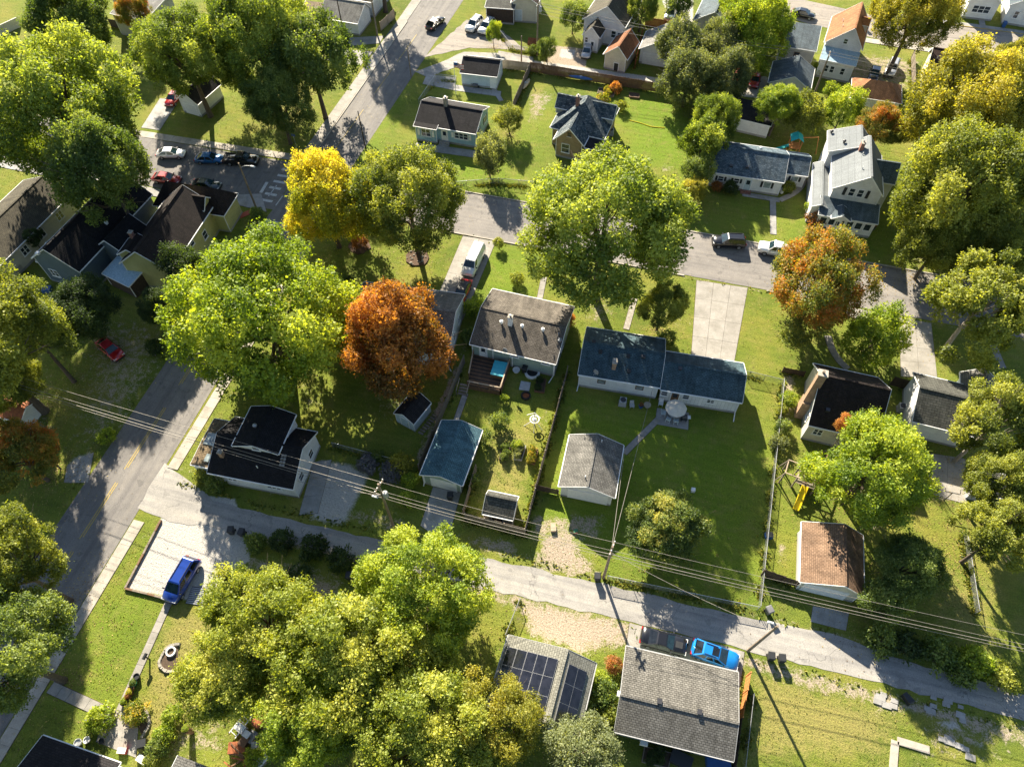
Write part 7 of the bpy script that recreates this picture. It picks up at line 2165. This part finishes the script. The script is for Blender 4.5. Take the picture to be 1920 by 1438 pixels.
# junk in the yard at the bottom left
rt = thing('rusty_tank', 'round rusty tank lid in the junk yard', 'tank', (-27.12, 5.04, 0))
MB()._lathe([(.001, 1.0), (.5, 1.0), (.55, .92), (.55, 0)], 18, (0, 0, 0)).build('tank', 'rust', rt)
MB().bar((-.5, .55, .95), (.5, .55, .95), .12, .3).build('hinge_plate', 'rust', rt)
def junk(p, label, size, mat, rz, name, z=0, cat=None, lid=None):
    w, d, hh = size
    rt = thing(name, label, cat or name.replace('_', ' '), (p[0], p[1], z), rz)
    MB().solid([(-w / 2, -d / 2, 0), (w / 2, -d / 2, 0), (w / 2, d / 2, 0), (-w / 2, d / 2, 0)], [(-w * .47, -d * .46, hh), (w * .47, -d * .46, hh), (w * .47, d * .46, hh), (-w * .47, d * .46, hh)]).build('case', mat, rt)
    MB().box(-w * .5, -d * .5, hh, w * .5, d * .5, hh + .05).build('top', lid or mat, rt)
junk((-28.51, 4.09, 0), 'white cabinet beside the rusty tank', (.9, .7, .8), 'plastic_white', -.3, 'cabinet')
junk((-27.72, 3.77, 0), 'small white box behind the brown chest', (.7, .6, .7), 'plastic_white', -.25, 'box')
junk((-27.72, 3.20, 0), 'brown chest in the junk yard', (.8, 1.0, .6), 'wood_brown', -.25, 'chest')
junk((-28.15, 2.51, 0), 'rust orange sheet metal box in the junk yard', (1.6, 1.0, .5), 'rust', .35, 'sheet_metal_box')
junk((-27.24, 3.70, 0), 'grey concrete basin in the junk yard', (.7, 1.1, .5), 'concrete_grey', -.2, 'basin')
junk((-26.61, 3.11, 0), 'blue grey wheeled frame in the junk yard', (.6, .6, .5), 'trim_grey', .3, 'machine')
junk((-25.28, 2.44, 0), 'long white box beside the dirt track', (.55, 2.2, .5), 'plastic_white', -.45, 'long_box', cat='box')
junk((-24.51, 3.58, 0), 'dark tarp covered heap near the dirt track', (1.4, 1.6, .8), 'plastic_black', .2, 'covered_heap')
rt = thing('white_ladder', 'white ladder frame leaning in the junk yard', 'ladder', (-28.49, 4.82, 0), -.35)
for x in (-.4, .4):
    MB().bar((x, -1.6, .5), (x, 1.6, .9), .08, .08).build('rail', 'plastic_white', rt)
for i in range(8):
    MB().bar((-.4, -1.4 + i * .4, .53 + i * .05), (.4, -1.4 + i * .4, .53 + i * .05), .05, .05).build('rung', 'plastic_white', rt)
rt = thing('scrap_pile', 'pile of rusty scrap wood in the junk yard', 'scrap', (-27.29, 1.72, 0))
for i in range(14):
    a = mr.uniform(0, 3.1)
    x, y, z = mr.uniform(-.8, .8), mr.uniform(-.9, .9), .1 + i * .04
    l = mr.uniform(.5, 1.1)
    MB().bar((x - l * math.cos(a), y - l * math.sin(a), z), (x + l * math.cos(a), y + l * math.sin(a), z + mr.uniform(-.05, .15)), .12, .06).build('plank', 'rust' if i % 2 else 'wood_brown', rt)
# loose slabs and rubble at the lower right
for lab, p, n_, sp in (('broken pale paving pieces beside the alley', (31.13, 22.82, 0), 7, 1.0), ('grey paving pieces in the shaded grass', (36.78, 23.33, 0), 9, 1.8), ('scattered concrete pieces in the lower right shade', (37.26, 19.95, 0), 6, 1.6)):
    rt = thing('paving_rubble', lab, 'rubble', p)
    for i in range(n_):
        x, y = mr.uniform(-sp, sp), mr.uniform(-.6, .6) * sp
        w = mr.uniform(.25, .5)
        MB().prism([(x - w, y - w * .6), (x + w * .9, y - w * .7), (x + w, y + w * .5), (x - w * .8, y + w * .7)], 0, .1 + i * .004).build('slab', 'concrete_grey', rt)
rt = thing('kerb_remnant', 'tan concrete kerb corner in the lower right lawn', 'kerb', (31.85, 19.02, 0))
for a, b in (((31.86, 19.21, 0), (31.59, 16.73, 0)), ((32.06, 19.27, 0), (34.93, 19.19, 0))):
    s, e = v2(a) - v2((31.85, 19.02, 0)), v2(b) - v2((31.85, 19.02, 0))
    MB().bar((s.x, s.y, .03), (e.x, e.y, .03), .7, .16).build('kerb_stone', 'concrete_walk', rt)
junk((10.24, 40.41, 0), 'small white box on the shaded lawn', (.45, .45, .35), 'plastic_white', .1, 'lawn_box', cat='box')
junk((-4.34, 31.79, 0), 'white crate on the dirt by the grey roofed garage', (.6, 1.0, .35), 'wood_pale', .3, 'crate')
junk((-1.82, 32.00, 0), 'red and green toy on the dark soil', (.5, .4, .3), 'plastic_red', .4, 'toy', lid='plastic_green')
junk((-11.50, 30.69, 0), 'blue tub beside the small shed', (.6, .6, .5), 'plastic_cyan', .3, 'tub')
junk((-10.22, 30.57, 0), 'white and blue toy car by the small shed', (.7, .5, .4), 'plastic_white', .1, 'toy_car', lid='plastic_cyan')
junk((-81.56, 48.33, 0), 'blue tarp bundle beside the dark slate house', (1.2, .9, .5), 'plastic_blue', .4, 'tarp_bundle')
junk((18.98, 36.93, 0), 'blue and black yard cart at the wire fence', (.8, .6, .6), 'plastic_blue', .2, 'yard_cart', lid='plastic_black')
junk((-37.01, 0.47, 0), 'black barrel seat on the worn patio', (.9, .7, .7), 'plastic_black', .5, 'barbecue')
junk((-38.55, -0.55, 0), 'red and white cooler on the worn patio', (.8, .5, .45), 'plastic_red', .2, 'cooler', lid='plastic_white')
junk((-36.27, -0.73, 0), 'white lounger cushion at the bottom left', (1.2, .6, .35), 'plastic_white', -.2, 'cushion')
junk((12.42, 12.29, 0), 'dark blue covered table below the big grey roof', (2.0, 1.2, .8), 'plastic_black', -.2, 'covered_table')
junk((15.82, 12.88, 0), 'blue patio cover below the big grey roof', (2.2, 1.6, .7), 'plastic_blue', .2, 'patio_cover')
junk((10.63, 13.59, 0), 'white meter box on the sage wall foot', (.7, .5, .5), 'plastic_white', .2, 'meter_box')
rt = thing('mailbox', 'black post mailbox beside the long garden path', 'mailbox', (-40.64, 7.52, 0))
MB().box(-.06, -.06, 0, .06, .06, 1.1).build('post', 'wood_dark', rt)
MB().tube([(0, -.3, 1.2), (0, .3, 1.2)], .16, 10).build('box', 'plastic_black', rt)
rt = thing('sign_post', 'small blue sign post on the corner lawn', 'sign', (-60.97, 86.61, 0))
MB().tube([(0, 0, 0), (0, 0, 2.4)], .04, 6).build('post', 'metal_grey', rt)
MB().box(-.35, -.03, 2.1, .35, .03, 2.5).build('plate', 'plastic_blue', rt)
rt = thing('clothes_post', 'metal clothes line post on the tan patio', 'post', (38.12, 46.54, 0))
MB().tube([(0, 0, 0), (0, 0, 2.0)], .05, 8).build('mast', 'metal_dark', rt)
MB().bar((-.8, 0, 1.95), (.8, 0, 1.95), .07).build('crossbar', 'metal_dark', rt)
for x in (-.8, .8):
    MB().bar((x, 0, 1.95), (x, .35, 2.15), .05).build('hook', 'metal_dark', rt)
rt = thing('wheelbarrow', 'wheelbarrow against the pale blue garage wall', 'wheelbarrow', (-36.86, 110.07, 0), .2)
MB().solid([(-.3, -.25, .35), (.3, -.25, .35), (.3, .25, .35), (-.3, .25, .35)], [(-.5, -.35, .65), (.45, -.35, .65), (.45, .35, .65), (-.5, .35, .65)]).build('tray', 'plastic_grey', rt)
MB().tube([(.5, -.06, .2), (.5, .06, .2)], .2, 12).build('wheel', 'rubber', rt)
for y in (-.25, .25):
    MB().bar((.4, y * .4, .25), (-.9, y, .6), .05).build('handle', 'wood_brown', rt)

# ------------------------------------------------------------------ grass tufts and fallen leaves
def on_lawn(x, y):
    ok = ~((x > -59.2) & (x < -49.0 + np.clip((y - 70) * .035, 0, 9)) & (y < 200) & (x < -46))
    ok &= ~((y > 73.7) & (y < 83.2) & (x > -50))
    ok &= ~((y > 70) & (y < 84.6) & (x < -57))
    ok &= ~((y > 22) & (y < 27.6) & (x > -52))
    ok &= ~((y > 142) & (y < 154) & (x > 28))
    for o in bpy.data.objects:
        n = o.name.split('.')[0]
        if o.parent is None and n in ('driveway', 'patio', 'footpath', 'sidewalk', 'parking_apron', 'north_alley', 'terrace', 'pad', 'apron', 'alley_apron'):
            p = np.array([v.co[:2] for v in o.data.vertices])
            w = p.max(0) - p.min(0)
            if n in ('footpath', 'sidewalk') and min(w) > 3:
                continue
            ok &= soft(x, y, [tuple(q) for q in p[:len(p) // 2]] if n not in ('footpath', 'sidewalk') else box_poly(*p.min(0), *p.max(0)), .05) < .5
    return ok

def scatter(name, label, cat, n, seed, area, build, mat, size, mask=None):
    r = np.random.default_rng(seed)
    x, y = area(r, n)
    if mask is not None:
        k = mask(x, y, r)
        x, y = x[k], y[k]
    N = len(x)
    a = r.uniform(0, 6.283, N)
    s = size * r.uniform(.5, 1.4, N)
    v, tone = build(r, x, y, a, s)
    q = v.shape[1]
    me = bpy.data.meshes.new(name)
    me.vertices.add(N * q)
    me.vertices.foreach_set('co', v.reshape(-1, 3).astype('f').ravel())
    me.loops.add(N * q)
    me.loops.foreach_set('vertex_index', np.arange(N * q, dtype='i'))
    fv = 4 if name == 'fallen_leaves' else 3
    me.polygons.add(N * q // fv)
    me.polygons.foreach_set('loop_start', np.arange(0, N * q, fv, dtype='i'))
    me.polygons.foreach_set('loop_total', np.full(N * q // fv, fv, 'i'))
    me.update()
    me.attributes.new('tone', 'FLOAT', 'POINT').data.foreach_set('value', np.repeat(tone, q).astype('f'))
    me.materials.append(M[mat])
    return tag(put(name, me), label, cat, kind='stuff')

def tuft(r, x, y, a, s):
    c, d = np.cos(a), np.sin(a)
    z = np.zeros_like(x)
    b = []
    for k in range(3):
        th = a + k * 2.1
        cx, sx = np.cos(th), np.sin(th)
        lx, ly = r.normal(size=(2, len(x))) * s * .35
        b += [np.stack([x - cx * s * .45, y - sx * s * .45, z], 1), np.stack([x + cx * s * .45, y + sx * s * .45, z], 1), np.stack([x + lx, y + ly, s * r.uniform(.35, .75, len(x))], 1)]
    return np.stack(b, 1), r.random(len(x))

def litter(r, x, y, a, s):
    c, d = np.cos(a) * s, np.sin(a) * s
    z = .02 + r.uniform(0, .04, len(x)) + np.where((y > 22) & (y < 28) | (y > 70) & (y < 84) | (x < -49) & (x > -60), .03, 0)
    t = r.uniform(-.3, .3, len(x)) * s
    return np.stack([np.stack([x - c, y - d, z], 1), np.stack([x + d * .5, y - c * .5, z + t * .2 + .01], 1), np.stack([x + c, y + d, z + .02], 1), np.stack([x - d * .5, y + c * .5, z], 1)], 1), r.random(len(x))

leafset('grass_blade', (.085, .125, .018), (.18, .225, .03), (.31, .30, .06), trans=.3)
leafset('litter', (.12, .075, .035), (.25, .165, .065), (.42, .32, .10), trans=.1)
EX = [(h_[0], h_[1]) for h_ in ()]

def lawn_area(r, n):
    # denser near the camera, thinning with distance
    y = 175 * r.random(n) ** 1.45 - 6
    half = 52 + y * .34
    x = -18 - y * .20 + r.uniform(-1, 1, n) * half
    return x, y

def lawn_mask(x, y, r):
    k = on_lawn(x, y)
    for poly, fall, st in DIRT:
        if st > .8:
            k &= soft(x, y, poly, fall) < .6
    for poly, fall, st in GRAVEL:
        k &= soft(x, y, poly, fall) < .45
    cl = np.sin(x * .9 + np.sin(y * .7) * 1.5) * np.sin(y * 1.1 + np.sin(x * .5)) + r.normal(size=len(x)) * .6
    return k & (cl > -.35)

scatter('grass', 'short uneven grass tufts on the lawns', 'grass', 170000, 5, lawn_area, tuft, 'grass_blade', .10, lawn_mask)
TREES = [o for o in bpy.data.objects if o.parent is None and o.name.split('.')[0] == 'tree']
TX = np.array([(o.location.x, o.location.y, max(c.scale.x for c in o.children) * 6) for o in TREES])

def litter_area(r, n):
    i = r.integers(0, len(TX), n)
    q = np.abs(r.normal(size=n)) * TX[i, 2] * .95
    t = r.uniform(0, 6.283, n)
    return TX[i, 0] + np.cos(t) * q, TX[i, 1] + np.sin(t) * q

scatter('fallen_leaves', 'brown and yellow leaves fallen under the trees', 'leaves', 46000, 9, litter_area, litter, 'litter', .075)

# taller weeds along fences, walls and verges
LINES = []
for o in bpy.data.objects:
    n = o.name.split('.')[0]
    if o.parent is None and n in ('board_fence', 'wire_fence'):
        ps = [(o.location.x + c.location.x, o.location.y + c.location.y) for c in o.children if c.name.startswith('post')]
        LINES += [(ps[i], ps[i + 1]) for i in range(len(ps) - 1)]
LINES += [((-38, 22.2), (-9, 22.7)), ((-9, 27.3), (17, 28.2)), ((17, 28), (60, 28.2)), ((6, 23.1), (60, 23.4)), ((-59.2, 12), (-59.3, 60)), ((-40, 73.4), (30, 73.5)), ((-48, 25.9), (-36, 25.9)), ((-36, 25.8), (-24, 26.3))]

def weed_area(r, n):
    i = r.integers(0, len(LINES), n)
    t = r.random(n)
    A = np.array([l[0] for l in LINES])[i]
    B = np.array([l[1] for l in LINES])[i]
    p = A + (B - A) * t[:, None] + r.normal(size=(n, 2)) * .28
    return p[:, 0], p[:, 1]

scatter('weeds', 'rough weeds growing along the fences and verges', 'weeds', 26000, 21, weed_area, tuft, 'grass_blade', .26, lambda x, y, r: (np.sin(x * 1.3) + np.sin(y * 1.7) + r.normal(size=len(x)) * .7) > -.2)
